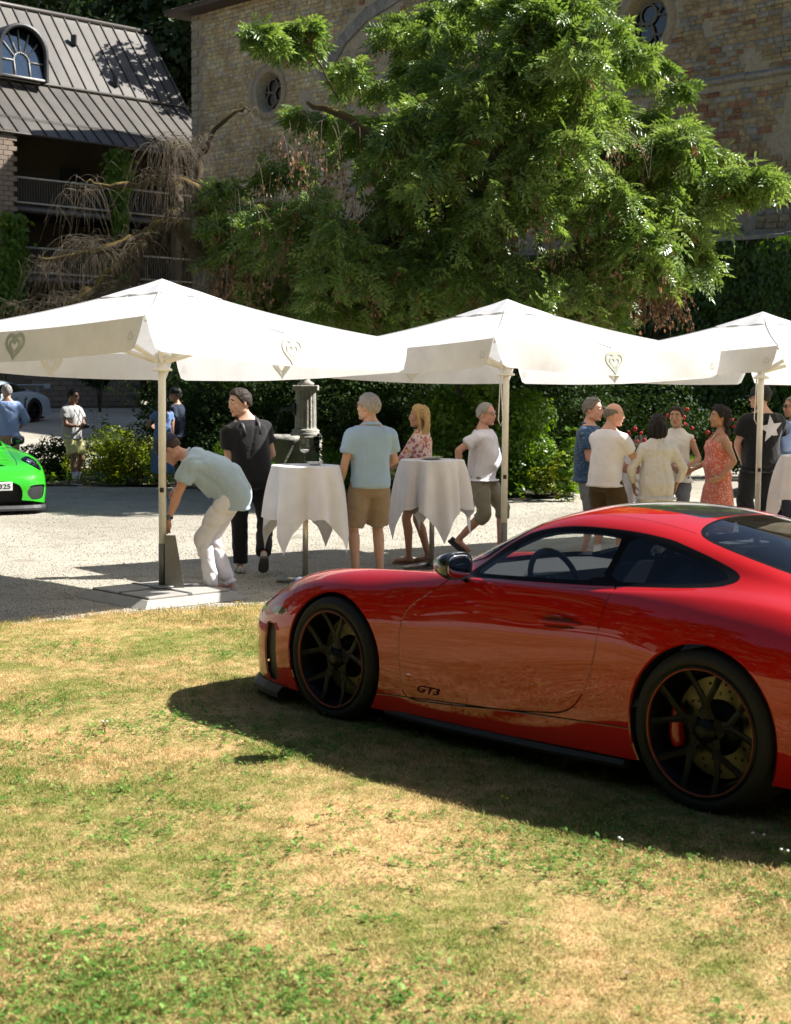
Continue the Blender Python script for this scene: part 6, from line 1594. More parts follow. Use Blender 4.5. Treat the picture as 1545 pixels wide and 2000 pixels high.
    for dz, ins in ((.055, 0.0), (.085, .0), (.125, .035), (.135, .30), (.055, .30)):
        for (x, y) in pts: Vv.append((x + .018 - ins, y * (1.015 - ins * .30), dz))
    for i in range(4):
        for k in range(n - 1): Ff.append((i*n+k, (i+1)*n+k, (i+1)*n+k+1, i*n+k+1))
    mb.add(Vv, Ff, False); mb.build("front_splitter", C['matte'], car)
    for s in (1, -1):
        mb = MB(); mb.tube([(X0 - 1.42, s * .86, .115), (X0 - 1.8, s * .885, .115), (X0 - 2.6, s * .89, .125), (X0 - 3.05, s * .885, .14)], [.028, .03, .03, .028], 6, smooth=False, flat=.8)
        mb.build("side_skirt", C['matte'], car)
    # wheels
    st = 0.0
    for s in (1, -1):
        wheel_parts(car, X0 - WF[0], s * (.915 - .128), WF[1], .255, s, 0, full, .276)
        wheel_parts(car, X0 - WR[0], s * (.922 - .16), WR[1], .32, s, 0, full, .290)
    # mirrors
    for s in (1, -1):
        mr = empty("door_mirror", (X0 - 1.985, s * .93, .955)); mr.parent = car
        mb = MB(); mb.ell((0, 0, 0), (1, 1, 1), nu=28, nv=18)
        sg_ = lambda t, p: (abs(t) ** p) * (1 if t >= 0 else -1)
        for i, v in enumerate(mb.V):
            x, y, z = v; x = -.035 if x < -.05 else x * .125; tp = 1 - max(0, x) * 2.6
            mb.V[i] = (x + .01, sg_(y, .72) * .098 * tp - s * .01 * x, sg_(z, .72) * .070 * tp + (.012 if x > 0 else 0) * 0)
        mb.build("mirror_shell", C['carbon'], mr)
        mb = MB(); mb.ell((0, 0, 0), (1, 1, 1), nu=28, nv=10); mb.V = [(-.027 + .004 * v[0], sg_(v[1], .7) * .084, sg_(v[2], .7) * .057) for v in mb.V]; mb.build("mirror_pane", C['mirror'], mr)
        mb = MB(); mb.tube([(.03, -s * .05, -.045), (.03, -s * .10, -.075), (.05, -s * .145, -.09)], [.022, .018, .02], 8); mb.build("mirror_arm", C['black'], mr)
    # cabin
    mb = MB(); mb.prism([(X0 - 1.52, -.70), (X0 - 1.52, .70), (X0 - 1.98, .74), (X0 - 2.03, .3), (X0 - 2.03, -.3), (X0 - 1.98, -.74)], .62, .865)
    mb.build("dashboard", C['cabin'], car)
    if full:
        mb = MB(); n = 28
        cx, cy, cz = X0 - 2.16, .37, .84
        Mw = Mat((cx, cy, cz), (0, R(-66), 0))
        mb.tube([Mw @ Vector((.178 * math.cos(2*math.pi*k/n), .178 * math.sin(2*math.pi*k/n), 0)) for k in range(n + 1)], .0155, 8, caps=False)
        for a in (0, math.pi / 2 + .2, math.pi, -math.pi / 2 - .2):
            if a == 0: continue
            mb.tube([Mw @ Vector((.03 * math.cos(a), .03 * math.sin(a), -.01)), Mw @ Vector((.17 * math.cos(a), .17 * math.sin(a), 0))], [.02, .012], 6)
        mb.lathe([(.001, -.03), (.045, -.03), (.05, .0), (.001, .012)], 16, M=Mw); mb.tube([Mw @ Vector((0, 0, -.02)), Mw @ Vector((.0, 0, -.25))], .03, 8)
        mb.build("steering_wheel", C['cabin'], car)
        for s in (1, -1):
            mb = MB()
            mb.box((X0 - 2.55, s * .37, .38), (.5, .46, .12), bevel=.04)
            mb.box((X0 - 2.86, s * .37, .64), (.12, .44, .52), M=None, bevel=.05)
            mb.box((X0 - 2.90, s * .37, .93), (.10, .25, .22), bevel=.045)
            mb.build("seat", C['alcantara'], car)
            mb = MB(); mb.box((X0 - 2.35, s * .765, .62), (1.05, .05, .52), bevel=.02); mb.box((X0 - 2.35, s * .75, .865), (1.0, .05, .03), bevel=.01)
            mb.build("door_card", C['cabin'], car)
        mb = MB(); mb.box((X0 - 2.12, 0.02, 1.135), (.03, .23, .07), bevel=.014); mb.tube([(X0 - 2.10, .02, 1.15), (X0 - 2.06, .02, 1.185)], .012, 6); mb.build("rear_view_mirror", C['gap'], car)
        mb = MB(); mb.tube([(X0 - 2.95, -.5, .35), (X0 - 2.95, -.5, 1.0), (X0 - 2.96, -.42, 1.12), (X0 - 2.96, .42, 1.12), (X0 - 2.95, .5, 1.0), (X0 - 2.95, .5, .35)], .02, 8)
        mb.tube([(X0 - 2.95, .5, .95), (X0 - 3.5, .42, .6)], .018, 8); mb.tube([(X0 - 2.95, -.5, .95), (X0 - 3.5, -.42, .6)], .018, 8)
        mb.build("roll_cage", C['cabin'], car)
    ei = len(u) - 1; pr = [(float(ys[ei, k]), float(zs[ei, k])) for k in range(ys.shape[1])]; pr = pr + [(-a, b) for a, b in pr[::-1]]
    mb = MB(); mb.add([(X0 - u[ei] + .001, a, b) for a, b in pr], [tuple(range(len(pr)))]); mb.build("rear_panel", P['paint'], car)
    # rear: lamp strip, diffuser, exhaust, spoiler
    mb = MB(); mb.tube([(X0 - 4.30, .80, .72), (X0 - 4.50, .70, .735), (X0 - 4.575, .45, .735), (X0 - 4.59, 0, .735), (X0 - 4.575, -.45, .735), (X0 - 4.50, -.70, .735), (X0 - 4.30, -.80, .72)], .018, 8, flat=.6); mb.build("tail_light", C['redlamp'], car)
    mb = MB(); mb.box((X0 - 4.50, 0, .27), (.16, 1.2, .14), bevel=.03); mb.build("diffuser", C['matte'], car)
    for s in (1, -1):
        mb = MB(); mb.lathe([(.040, -.06), (.046, 0), (.040, .002), (.034, -.05)], 20, M=Mat((X0 - 4.60, s * .07, .27), (0, R(-90), 0)), close=False); mb.build("exhaust_tip", C['chrome'], car)
    if wing:
        mb = MB(); mb.box((X0 - 4.35, 0, 1.13), (.30, 1.45, .028), bevel=.01)
        for s in (1, -1):
            mb.box((X0 - 4.36, s * .74, 1.10), (.32, .016, .14), bevel=.006); mb.box((X0 - 4.30, s * .45, .98), (.16, .02, .28), bevel=.006)
        mb.build("rear_wing", P['paint'], car)
    else:
        mb = MB(); mb.box((X0 - 4.42, 0, .855), (.16, 1.25, .022), M=None, bevel=.008); mb.build("tail_spoiler", P['paint'], car)
    if plate:
        pl = empty("number_plate", (X0 + .028, 0, .40), 0); pl.parent = car
        mb = MB(); mb.box((0, 0, 0), (.012, .52, .12), bevel=.004); mb.build("plate_panel", C['white'], pl)
        text_mesh("plate_text", plate, .092, Matrix.Translation((.0075, 0, -.032)) @ basis((0, 1, 0), (0, 0, 1), (1, 0, 0)), C['ink'], pl, extr=.001, fit=.47)
    if script:
        # lettering low on the door, both sides
        j = np.argmin(np.abs(u - 1.72)); yy = ys[j][np.argmin(np.abs(zs[j] - .28) + (vs < 7) * 9)] + .003
        for s in (1, -1):
            m4 = Matrix.Translation((X0 - 1.74, s * (yy), .262)) @ basis((-s, 0, 0), (0, 0, 1), (0, s, 0))
            text_mesh("door_script", script, .052, m4, C['black'], car, extr=.0008, fit=.165, shear=.3)
    return car

def text_mesh(name, txt, size, M4, material, parent=None, extr=.001, fit=None, shear=0.0):
    cu = bpy.data.curves.new(name, 'FONT'); cu.body = txt; cu.size = size; cu.extrude = extr; cu.align_x = 'CENTER'
    cu.resolution_u = 3; cu.shear = shear; cu.offset = size * .012
    o = bpy.data.objects.new(name, cu); COL.objects.link(o)
    bpy.context.view_layer.update()
    dg = bpy.context.evaluated_depsgraph_get(); me = bpy.data.meshes.new_from_object(o.evaluated_get(dg)); me.name = name
    bpy.data.objects.remove(o); bpy.data.curves.remove(cu)
    if fit:
        xs = [v.co.x for v in me.vertices]; w = max(xs) - min(xs); me.transform(Matrix.Scale(fit / w, 4, (1, 0, 0)))
    me.transform(M4); me.materials.clear(); me.materials.append(material)
    return link(bpy.data.objects.new(name, me), parent)
# red coupe on the lawn (pose measured from its wheel centres)
red_car = make_car("glossy red two-door sports coupe with black wheels parked on the lawn", (1.155, 8.10, 0.0), R(133.3), (.47, .006, .003), "red", script="GT3")
make_car("bright green sports coupe facing the camera at the left edge", (-6.64, 22.95, 0.0), R(-60), (.035, .46, .02), "green", plate="Z\u00b7104 325", full=False)
_gx, _gy = -12.0, 44.7
make_car("pale blue-grey sports coupe with a rear wing behind the grey-haired man's back", (_gx, _gy, float(gz(_gx, _gy))), R(-112), (.36, .42, .47), "pale", wing=True, full=False, sidevent=True)
make_car("dark parked car mostly hidden behind the people at the right edge", (7.6, 27.5, 0), R(-120), (.012, .012, .014), "dark", full=False)
# ================================================================ people
def remesh(mb_or_V, voxel, smooth=4, name="tmp"):
    me = mb_or_V.mesh(name) if isinstance(mb_or_V, MB) else mb_or_V
    o = bpy.data.objects.new(name, me); COL.objects.link(o)
    m = o.modifiers.new("r", 'REMESH'); m.mode = 'VOXEL'; m.voxel_size = voxel; m.use_smooth_shade = True
    if smooth: s = o.modifiers.new("s", 'SMOOTH'); s.iterations = smooth; s.factor = .6
    dg = bpy.context.evaluated_depsgraph_get(); ev = o.evaluated_get(dg); out = ev.to_mesh()
    nv = len(out.vertices); V = np.empty(nv * 3, np.float32); out.vertices.foreach_get("co", V)
    nl = len(out.loops); li = np.empty(nl, np.int32); out.loops.foreach_get("vertex_index", li)
    tot = np.empty(len(out.polygons), np.int32); out.polygons.foreach_get("loop_total", tot)
    F = li.reshape(-1, 4) if len(tot) and (tot == 4).all() else None
    if F is None: F = np.array([list(p.vertices)[:4] if len(p.vertices) == 4 else list(p.vertices) + [p.vertices[-1]] for p in out.polygons])
    ev.to_mesh_clear(); bpy.data.objects.remove(o); bpy.data.meshes.remove(me)
    return V.reshape(-1, 3).astype(float), F
def vnormals(V, F):
    n = np.zeros_like(V); c = np.cross(V[F[:, 2]] - V[F[:, 0]], V[F[:, 3]] - V[F[:, 1]])
    for k in range(4): np.add.at(n, F[:, k], c)
    return n / np.maximum(np.linalg.norm(n, axis=1), 1e-12)[:, None]
def capsule(mb, pts, rad, n=12, flat=1.0):
    mb.tube(pts, rad, n, flat=flat)
    rr = rad if hasattr(rad, '__len__') else [rad] * len(pts)
    for p, q in zip(pts, rr): mb.ell(p, (q, q, q), nu=10, nv=7)
_HEAD = {}
def head_template(kind, vox):
    if (kind, vox) in _HEAD: return _HEAD[(kind, vox)]
    f = kind == 'f'; mb = MB()
    mb.ell((-.008, 0, .022), (.100, .078, .100), nu=24, nv=16); mb.ell((.028, 0, -.028), (.068, .060 if f else .064, .088), nu=20, nv=14)
    mb.ell((.040, 0, -.085), (.048, .040 if f else .047, .032)); mb.ell((.080, 0, -.098), (.018, .018, .016))
    for s in (1, -1):
        mb.ell((.052, s * .040, -.020), (.036, .022, .030)); mb.ell((-.012, s * .080, -.002), (.020, .010, .032)); mb.ell((.0, s * .050, -.065), (.04, .02, .035))
        mb.ell((.079, s * .030, .040), (.016, .026, .009)); mb.ell((.076, s * .031, .014), (.018, .019, .013)); mb.ell((.104, s * .010, -.028), (.010, .008, .007))
    mb.tube([(.086, 0, .034), (.100, 0, .004), (.108, 0, -.018)], [.009, .010, .0115], 8); mb.ell((.105, 0, -.022), (.012, .012, .010)); mb.ell((.096, 0, -.030), (.014, .014, .01))
    mb.ell((.090, 0, -.054), (.014, .024, .0065)); mb.ell((.088, 0, -.066), (.014, .021, .008)); mb.ell((.080, 0, -.06), (.02, .03, .02))
    capsule(mb, [(-.022, 0, -.06), (-.035, 0, -.13), (-.045, 0, -.19)], [.052 if not f else .044, .052 if not f else .044, .06 if not f else .05])
    V, F = remesh(mb, vox, 2)
    fc = V[F].mean(1); mi = np.zeros(len(F), int)
    mi[(fc[:, 0] > .088) & (np.abs(fc[:, 1]) < .025 - .4 * np.abs(fc[:, 2] + .0595)) & (np.abs(fc[:, 2] + .0595) < .012)] = 1
    mi[(fc[:, 0] > .075) & (np.abs(np.abs(fc[:, 1]) - .031) < .020) & (np.abs(fc[:, 2] - .043 + (np.abs(fc[:, 1]) - .031) * .15) < .0055)] = 4
    # eyes
    ex = MB()
    for s in (1, -1): ex.mat = 2; ex.ell((.0855, s * .031, .0155), (.0115, .0135, .0058), nu=10, nv=8); ex.mat = 3; ex.ell((.0955, s * .031, .0155), (.0030, .0060, .0056), nu=8, nv=6)
    eV = np.array(ex.V); eF = [tuple(q) + (q[-1],) if len(q) == 3 else tuple(q) for q in ex.F]
    F = np.concatenate([F, np.array(eF) + len(V)]); V = np.concatenate([V, eV]); mi = np.concatenate([mi, np.array(ex.M)])
    _HEAD[(kind, vox)] = (V, F, mi); return _HEAD[(kind, vox)]
_HAND = {}
def hand_template(curl, vox):
    """wrist at origin, fingers along +x, palm towards -z, thumb on +y"""
    k = (round(curl, 1), vox)
    if k in _HAND: return _HAND[k]
    mb = MB(); mb.ell((.045, 0, 0), (.052, .040, .016), nu=14, nv=10); mb.ell((.02, .004, 0), (.035, .030, .017)); mb.ell((.035, .026, -.008), (.035, .018, .016)); capsule(mb, [(-.03, 0, 0), (.01, 0, 0)], [.025, .024])
    for i, (y, L) in enumerate(((.030, .074), (.010, .083), (-.010, .077), (-.029, .060))):
        p = Vector((.078 - .004 * abs(i - 1), y, 0)); a = -.12 * (i - 1) * -1 * .35; pts = [p - Vector((.02, 0, 0)), p]; ang = curl * (.45 + .08 * i)
        for j, f in enumerate((.45, .31, .24)): p = p + Vector((math.cos(ang) * math.cos(a), math.sin(a) * -1 * .5 * (1 if y < 0 else -1) * 0 + y * .06, -math.sin(ang))) * L * f; pts.append(p); ang += curl * .85
        mb.tube(pts, [.0095, .0092, .0085, .0078, .0066], 8); mb.ell(pts[-1], (.0066, .0066, .0066), nu=8, nv=6)
    p = Vector((.012, .026, -.006)); q = p + Vector((.028, .026, -.012)); w = q + Vector((.028, .010 - .012 * curl, -.010 - .01 * curl)); mb.tube([p, q, w, w + Vector((.020, -.002, -.006 - .008 * curl))], [.014, .0115, .0095, .0075], 8); mb.ell(w + Vector((.020, -.002, -.006 - .008 * curl)), (.0075,) * 3, nu=8, nv=6)
    _HAND[k] = remesh(mb, vox, 1); return _HAND[k]
def ik(a, b, l1, l2, pole):
    a, b, pole = Vector(a), Vector(b), Vector(pole); d = b - a; D = min(d.length, (l1 + l2) * .998); d.normalize(); x = (l1*l1 - l2*l2 + D*D) / (2*D); h = math.sqrt(max(l1*l1 - x*x, 0)); p = pole - d * pole.dot(d); p.normalize(); return a + d * x + p * h, a + d * D
M_SKIN = {}
def skin(key):
    if key not in M_SKIN:
        c = {'fair': (.56, .33, .23), 'tan': (.43, .235, .15), 'brown': (.27, .14, .085), 'rosy': (.58, .31, .22)}[key]
        m = mat("skin_" + key, c, .48, var=.07, vscale=9); b = m.node_tree.nodes["Principled BSDF"]; b.inputs['Subsurface Weight'].default_value = .12; b.inputs['Subsurface Radius'].default_value = (.012, .005, .003); b.inputs['Subsurface Scale'].default_value = 1.0
        M_SKIN[key] = (m, mat("lips_" + key, (c[0] * .8, c[1] * .5, c[2] * .5), .4, var=.05))
    return M_SKIN[key]
M_EYEW = mat("eye_white", (.7, .68, .65), .2, var=.02); M_EYED = mat("eye_dark", (.02, .015, .012), .15, var=.02)
M_HAIR = {}
def hairm(key):
    if key not in M_HAIR:
        c = {'brown': (.05, .032, .02), 'black': (.012, .010, .010), 'grey': (.30, .28, .26), 'blonde': (.42, .28, .13), 'dark': (.03, .022, .017), 'greydark': (.16, .14, .125)}[key]
        m, nt, b = new_mat("hair_" + key); v = coord(nt, True, (1, 1, .12)); n = noise_node(nt, v, 160, 3, .6); r = ramp(nt, n.outputs[0], [(.3, tuple(x * .55 for x in c)), (.7, tuple(min(1, x * 1.5) for x in c))]); nt.links.new(r.outputs[0], b.inputs['Base Color']); b.inputs['Roughness'].default_value = .62; b.inputs['Specular IOR Level'].default_value = .25; bump(nt, b, n.outputs[0], .7, .004); M_HAIR[key] = m
    return M_HAIR[key]
M_SHOE = {}
def simple(key, c, rough=.6, **kw):
    if key not in M_SHOE: M_SHOE[key] = mat(key, c, rough, **kw)
    return M_SHOE[key]
def hair_mesh(style, seed):
    """in head coordinates"""
    nu, nv = 64, 44; V = []; c = np.array((-.010, 0, .022)); rad = np.array((.1075, .0865, .108))
    th = np.pi * (np.arange(1, nv) / nv); az = 2 * np.pi * np.arange(nu) / nu; TH, AZ = np.meshgrid(th, az, indexing='ij')
    d = np.stack([np.sin(TH) * np.cos(AZ), np.sin(TH) * np.sin(AZ), np.cos(TH)], -1).reshape(-1, 3); el = np.degrees(np.arcsin(d[:, 2])); a = np.degrees(np.abs(np.arctan2(d[:, 1], d[:, 0])))
    line = np.interp(a, [0, 25, 48, 62, 78, 95, 112, 180], [38, 38, 30, 12, -16, -4, -28, -42])
    if style in ('fringe', 'bald'): inside = (el < np.interp(a, [0, 70, 90, 180], [-90, 5, 24, 20])) & (el > np.interp(a, [0, 75, 90, 180], [90, 0, -6, -42])); th_ = .004 if style == 'fringe' else .001
    elif style == 'receding': line = np.interp(a, [0, 20, 40, 62, 78, 95, 112, 180], [56, 52, 58, 22, -10, -4, -28, -42]); inside = el > line; th_ = .006
    else: inside = el > line; th_ = {'short': .007, 'quiff': .009, 'cropped': .003, 'long': .012, 'bun': .008, 'curly': .022, 'bob': .016}.get(style, .008)
    ns = noise3(d * [1, 1, .4], 24, seed) * .5 + noise3(d, 9, seed + 1)
    k = np.where(inside, 1 + th_ / .095 * (1 + .45 * ns), .86)
    if style == 'quiff': k += np.where(inside, np.clip((d[:, 0]) * (d[:, 2]), 0, 1) * .16, 0)
    P = c + d * rad * k[:, None]; nt_ = nv - 1
    V = np.concatenate([P, [c + [0, 0, rad[2] * (k[:nu].mean())], c - [0, 0, rad[2] * .86]]]); T = len(P); B = T + 1; F = []
    for i in range(nt_ - 1):
        for j in range(nu): F.append((i*nu+j, (i+1)*nu+j, (i+1)*nu+(j+1) % nu, i*nu+(j+1) % nu))
    for j in range(nu): F.append((T, j, (j+1) % nu, (j+1) % nu)); o = (nt_-1)*nu; F.append((B, o+(j+1) % nu, o+j, o+j))
    V = V.tolist(); F = [tuple(dict.fromkeys(f)) for f in F]
    if style in ('long', 'bob', 'bun', 'curly'):
        mb = MB(); mb.add(V, F, True)
        if style == 'long':
            for s in (-1, 0, 1):
                for q in range(5): y = s * .045 + (q - 2) * .014; mb.tube([(-.06, y * .8, .07), (-.098 + .01 * abs(s), y, .0), (-.095, y * 1.15, -.10), (-.085 + .01 * q, y * 1.2, -.20), (-.075 + .012 * q, y * 1.1, -.29 - .01 * q)], [.02, .030, .030, .026, .010], 7)
            for s in (1, -1): mb.tube([(.02, s * .06, .09), (-.0, s * .088, .02), (-.01, s * .088, -.07), (-.02, s * .082, -.16), (-.02, s * .075, -.22)], [.014, .020, .022, .02, .008], 7)
        if style == 'bob':
            for q in range(9): an = math.pi * (.32 + .17 * q); mb.tube([(.075 * math.cos(an) - .02, .075 * math.sin(an), .05), (.098 * math.cos(an) - .02, .092 * math.sin(an), -.02), (.09 * math.cos(an) - .03, .085 * math.sin(an), -.10), (.075 * math.cos(an) - .03, .07 * math.sin(an), -.15)], [.02, .03, .028, .010], 7)
        if style == 'bun': mb.ell((-.13, 0, .05), (.04, .045, .045)); mb.ell((-.10, 0, -.04), (.03, .05, .05))
        if style == 'curly':
            rr = np.random.default_rng(seed)
            for q in range(34): an = rr.uniform(.30, .70) * math.pi * 2; z = rr.uniform(-.20, .06); mb.ell((.09 * math.cos(an) - .03, .085 * math.sin(an), z), (.032, .032, .036), nu=8, nv=6)
        return mb.V, mb.F
    return V, F

def person(label, loc, face, h=1.75, sex='m', skn='fair', hair=('short', 'brown'), feet=((.05, .10), (-.02, -.10)), heel=(0, 0), lean=0.0, slean=0.0, yaw=0.0, head=(0, 0), hipz=None, hipx=0.0,
           arms=(None, None), shirt=None, trousers=None, skirt=None, shoes=('shoe', (.6, .6, .58)), build=1.0, belly=0.0, curls=(.4, .4), vox=.0155, extras=None, knee_out=.15, group=None, handdir=(None, None), socks=None):
    """face: heading angle in world; local +x forward, +y the person's left"""
    f = sex == 'f'; root = empty("person", loc, face, label, "person", group); r = np.random.default_rng(abs(hash(label)) % 9999 if False else sum(map(ord, label)))
    k = h / 1.75 * 1.018; root.scale = (k, k, k)
    hz = hipz if hipz is not None else .90; Pv = Vector((hipx, (feet[0][1] + feet[1][1]) / 2, hz))
    ax = Vector((math.sin(lean), math.sin(slean), math.cos(lean))).normalized()          # spine direction
    cy, sy = math.cos(yaw), math.sin(yaw); fwd0 = Vector((math.cos(lean), 0, -math.sin(lean)))
    fwd = (Vector((cy * fwd0.x, sy, fwd0.z * 1.0))).normalized(); fwd = (fwd - ax * fwd.dot(ax)).normalized(); lft = ax.cross(fwd).normalized()
    pf = Vector((1, 0, 0)); pl = Vector((0, 1, 0))
    # torso stations: distance along spine from hip joint, half width, half depth, forward offset
    b = build
    if f: st = [(-.10, .10, .09, 0), (-.03, .158*b, .105*b, -.01), (.05, .168*b, .115*b, -.01), (.16, .140*b, .098*b + belly*.5, .0+belly*.4), (.25, .130*b, .095*b + belly*.3, .005), (.36, .145*b, .112*b, .012), (.43, .148*b, .106*b, .006), (.485, .140, .080, -.005), (.525, .100, .064, -.010), (.555, .066, .054, -.013), (.58, .052, .047, -.015)]
    else: st = [(-.10, .10, .09, 0), (-.03, .155*b, .108*b, -.01), (.05, .158*b, .11*b, -.005), (.15, .150*b, .105*b + belly*.8, belly*.6), (.25, .152*b, .108*b + belly*.5, .005 + belly*.4), (.37, .172*b, .122*b, .008), (.45, .178*b, .112*b, .0), (.495, .166, .088, -.008), (.53, .125, .072, -.012), (.56, .082, .060, -.016), (.59, .060, .052, -.018)]
    def spine(s):          # curved transition from pelvis frame to chest frame
        t = min(max((s + .05) / .30, 0), 1); t = t * t * (3 - 2 * t)
        return t
    def frame(s):
        t = spine(s); z = Vector((0, 0, 1)).lerp(ax, t).normalized(); x = pf.lerp(fwd, t); x = (x - z * x.dot(z)).normalized(); return x, z.cross(x), z
    # integrate positions
    cen = {}; p = Pv.copy(); ss = np.arange(-.14, .62, .01); p0 = Pv - Vector((0, 0, .14)); q = p0.copy(); pos = []
    for s in ss: x, y, z = frame(s); pos.append(q.copy()); q = q + z * .01
    shift = Pv - pos[int(round(.14 / .01))]; pos = [v + shift for v in pos]
    def cpos(s): i = int(round((s + .14) / .01)); return pos[min(max(i, 0), len(pos) - 1)]
    def loft(mb, stations, off=0.0, n=28, sx=1.0):
        V, F = [], []
        for (s, w, d, fo) in stations:
            x, y, z = frame(s); c = cpos(s) + x * fo
            for j in range(n):
                a = 2 * math.pi * j / n; ca, sa = math.cos(a), math.sin(a); e = .85
                V.append(c + x * (abs(ca) ** e * (1 if ca > 0 else -1)) * (d + off) + y * (abs(sa) ** e * (1 if sa > 0 else -1)) * (w + off) * sx)
        m = len(stations)
        for i in range(m - 1):
            for j in range(n): F.append((i*n+j, i*n+(j+1) % n, (i+1)*n+(j+1) % n, (i+1)*n+j))
        F.append(tuple(range(n))[::-1]); F.append(tuple((m-1)*n+j for j in range(n))); mb.add(V, F, True)
    sh_w = (.152 if f else .174) * (.97 + .03 * b); x5, y5, z5 = frame(.5); shc = cpos(.462) - x5 * .008
    sh = [shc + y5 * sh_w, shc - y5 * sh_w]
    L1, L2 = .285, .245
    el, wr = [], []
    for i in (0, 1):
        s = 1 if i == 0 else -1; A = arms[i] or {}
        tgt = A.get('w'); tgt = (shc + x5 * tgt[0] + y5 * tgt[1] * s + z5 * tgt[2]) if tgt is not None and not A.get('abs') else (Vector(tgt) if tgt is not None else sh[i] + Vector((.06, s * .06, -.52)))
        pole = A.get('pole', (-.6, s * .6, -.2)); pole = x5 * pole[0] + y5 * (pole[1] if 'pole' not in A else pole[1] * s) + z5 * pole[2]
        e, w = ik(sh[i], tgt, L1, L2, pole); el.append(e); wr.append(w)
    hips = [Pv + pl * .092, Pv - pl * .092]; kn, an = [], []
    for i in (0, 1):
        s = 1 if i == 0 else -1; t = Vector((feet[i][0] - (.0), feet[i][1], .085 + heel[i])); kk, aa = ik(hips[i], t, .425, .415, (1, s * knee_out, 0)); kn.append(kk); an.append(aa)
    # head placement
    hd_yaw, hd_pitch = head; nb = cpos(.555) - x5 * .014; hx = (Vector((1, 0, 0)) * .6 + fwd * .4); base_yaw = math.atan2(fwd.y, fwd.x) * .6
    Hm = Matrix.Rotation(base_yaw + hd_yaw, 3, 'Z') @ Matrix.Rotation(lean * .55 + hd_pitch, 3, 'Y')
    neckdir = (ax * .5 + Hm @ Vector((0, 0, 1)) * .5).normalized(); hc = nb + neckdir * .076 + (Hm @ Vector((.035, 0, .062)))
    HS = .96 if f else 1.0
    # ---- body skin
    mb = MB(); loft(mb, st)
    ar = .86 if f else 1.0; ab = ar * (.92 + .1 * b)
    for i in (0, 1):
        s_ = sh[i]; mb.ell(s_ - z5 * .02, (.058 * ab, .058 * ab, .062 * ab)); u = el[i] - s_; w_ = wr[i] - el[i]
        capsule(mb, [s_ - z5 * .01, s_ + u * .35, s_ + u * .75, el[i]], [.054*ab, .050*ab, .042*ab, .038*ab]); capsule(mb, [el[i], el[i] + w_ * .25, el[i] + w_ * .7, wr[i]], [.038*ab, .042*ab, .031*ab, .025*ab])
        hp = hips[i]; v = kn[i] - hp; sn = an[i] - kn[i]; lg = .95 if f else 1.0
        bk = Vector((-1, 0, 0)); capsule(mb, [hp, hp + v * .3, hp + v * .7, kn[i]], [.078*b*lg, .080*b*lg, .064*lg, .054*lg]); capsule(mb, [kn[i], kn[i] + sn * .28 + bk * .015, kn[i] + sn * .6 + bk * .008, an[i]], [.052*lg, .056*lg, .045*lg, .035*lg])
        ft = .0 if heel[i] < .05 else .6; fd = Vector((math.cos(ft), 0, -math.sin(ft))); toe = an[i] + fd * .15 + Vector((0, 0, -.05)); toe.z = max(toe.z, .03); capsule(mb, [an[i] - fd * .035 + Vector((0, 0, -.045)), an[i] + Vector((0, 0, -.03)), toe], [.032, .036, .026])
    capsule(mb, [cpos(.53) - x5 * .01, nb, hc - Hm @ Vector((.02, 0, .05))], [.068 * (.85 if f else 1), .056 * (.85 if f else 1), .054 * (.85 if f else 1)])
    V, F = remesh(mb, vox, 3); mi = np.zeros(len(F), int)
    hV, hF, hm = head_template(sex, .0066 if vox < .02 else .010); hV = (np.array(Hm) @ (hV * HS).T).T + np.array(hc)
    F = np.concatenate([F, hF + len(V)]); mi = np.concatenate([mi, hm]); V = np.concatenate([V, hV])
    hand_m = []
    for i in (0, 1):
        s = 1 if i == 0 else -1; d = Vector(handdir[i]) if handdir[i] is not None else (wr[i] - el[i]); d = d.normalized(); inward = (-y5 * s * .8 - x5 * .25); pn = (inward - d * inward.dot(d)).normalized()   # palm normal
        zz = -pn; yy = zz.cross(d); M = Matrix((d, yy, zz)).transposed(); tV, tF = hand_template(curls[i], .0055 if vox < .02 else .009)
        th = x5 + z5 * .3
        if yy.dot(th) < 0: tV = tV * [1, -1, 1]; tF = tF[:, ::-1]
        if f: tV = tV * .92
        nV = (np.array(M) @ tV.T).T + np.array(wr[i]); F = np.concatenate([F, tF + len(V)]); mi = np.concatenate([mi, np.zeros(len(tF), int)]); V = np.concatenate([V, nV]); hand_m.append((wr[i], d, pn))
    sk, lip = skin(skn); obj_np("body", V, F, [sk, lip, M_EYEW, M_EYED, hairm(hair[1] if hair[1] != 'blonde' else 'brown')], root, True, mi)
    # ---- hair
    HM4 = Matrix.Translation(hc) @ Hm.to_4x4() @ Matrix.Scale(HS, 4)
    if hair[0] not in ('none',):
        hv, hf = hair_mesh(hair[0], int(r.integers(1, 99))); me = bpy.data.meshes.new("hair"); me.from_pydata([tuple(HM4 @ Vector(v)) for v in hv], [], hf); me.polygons.foreach_set("use_smooth", [True] * len(me.polygons)); me.materials.append(hairm(hair[1])); link(bpy.data.objects.new("hair", me), root)
    def wrinkle(V, F, amp, seed, sq=(1, 1, 1)):
        Nn = vnormals(V, F); Q = V * np.array(sq) + .05 * np.stack([noise3(V, 7, seed + 5), noise3(V, 7, seed + 6), noise3(V, 7, seed + 7)], 1); w = noise3(Q, 15, seed) * .5 + noise3(Q, 34, seed + 1) * .35 - 1.3 * np.exp(-(noise3(Q, 10, seed + 2) / .16) ** 2) + .5; return V + Nn * (amp * 1.25 * w)[:, None]
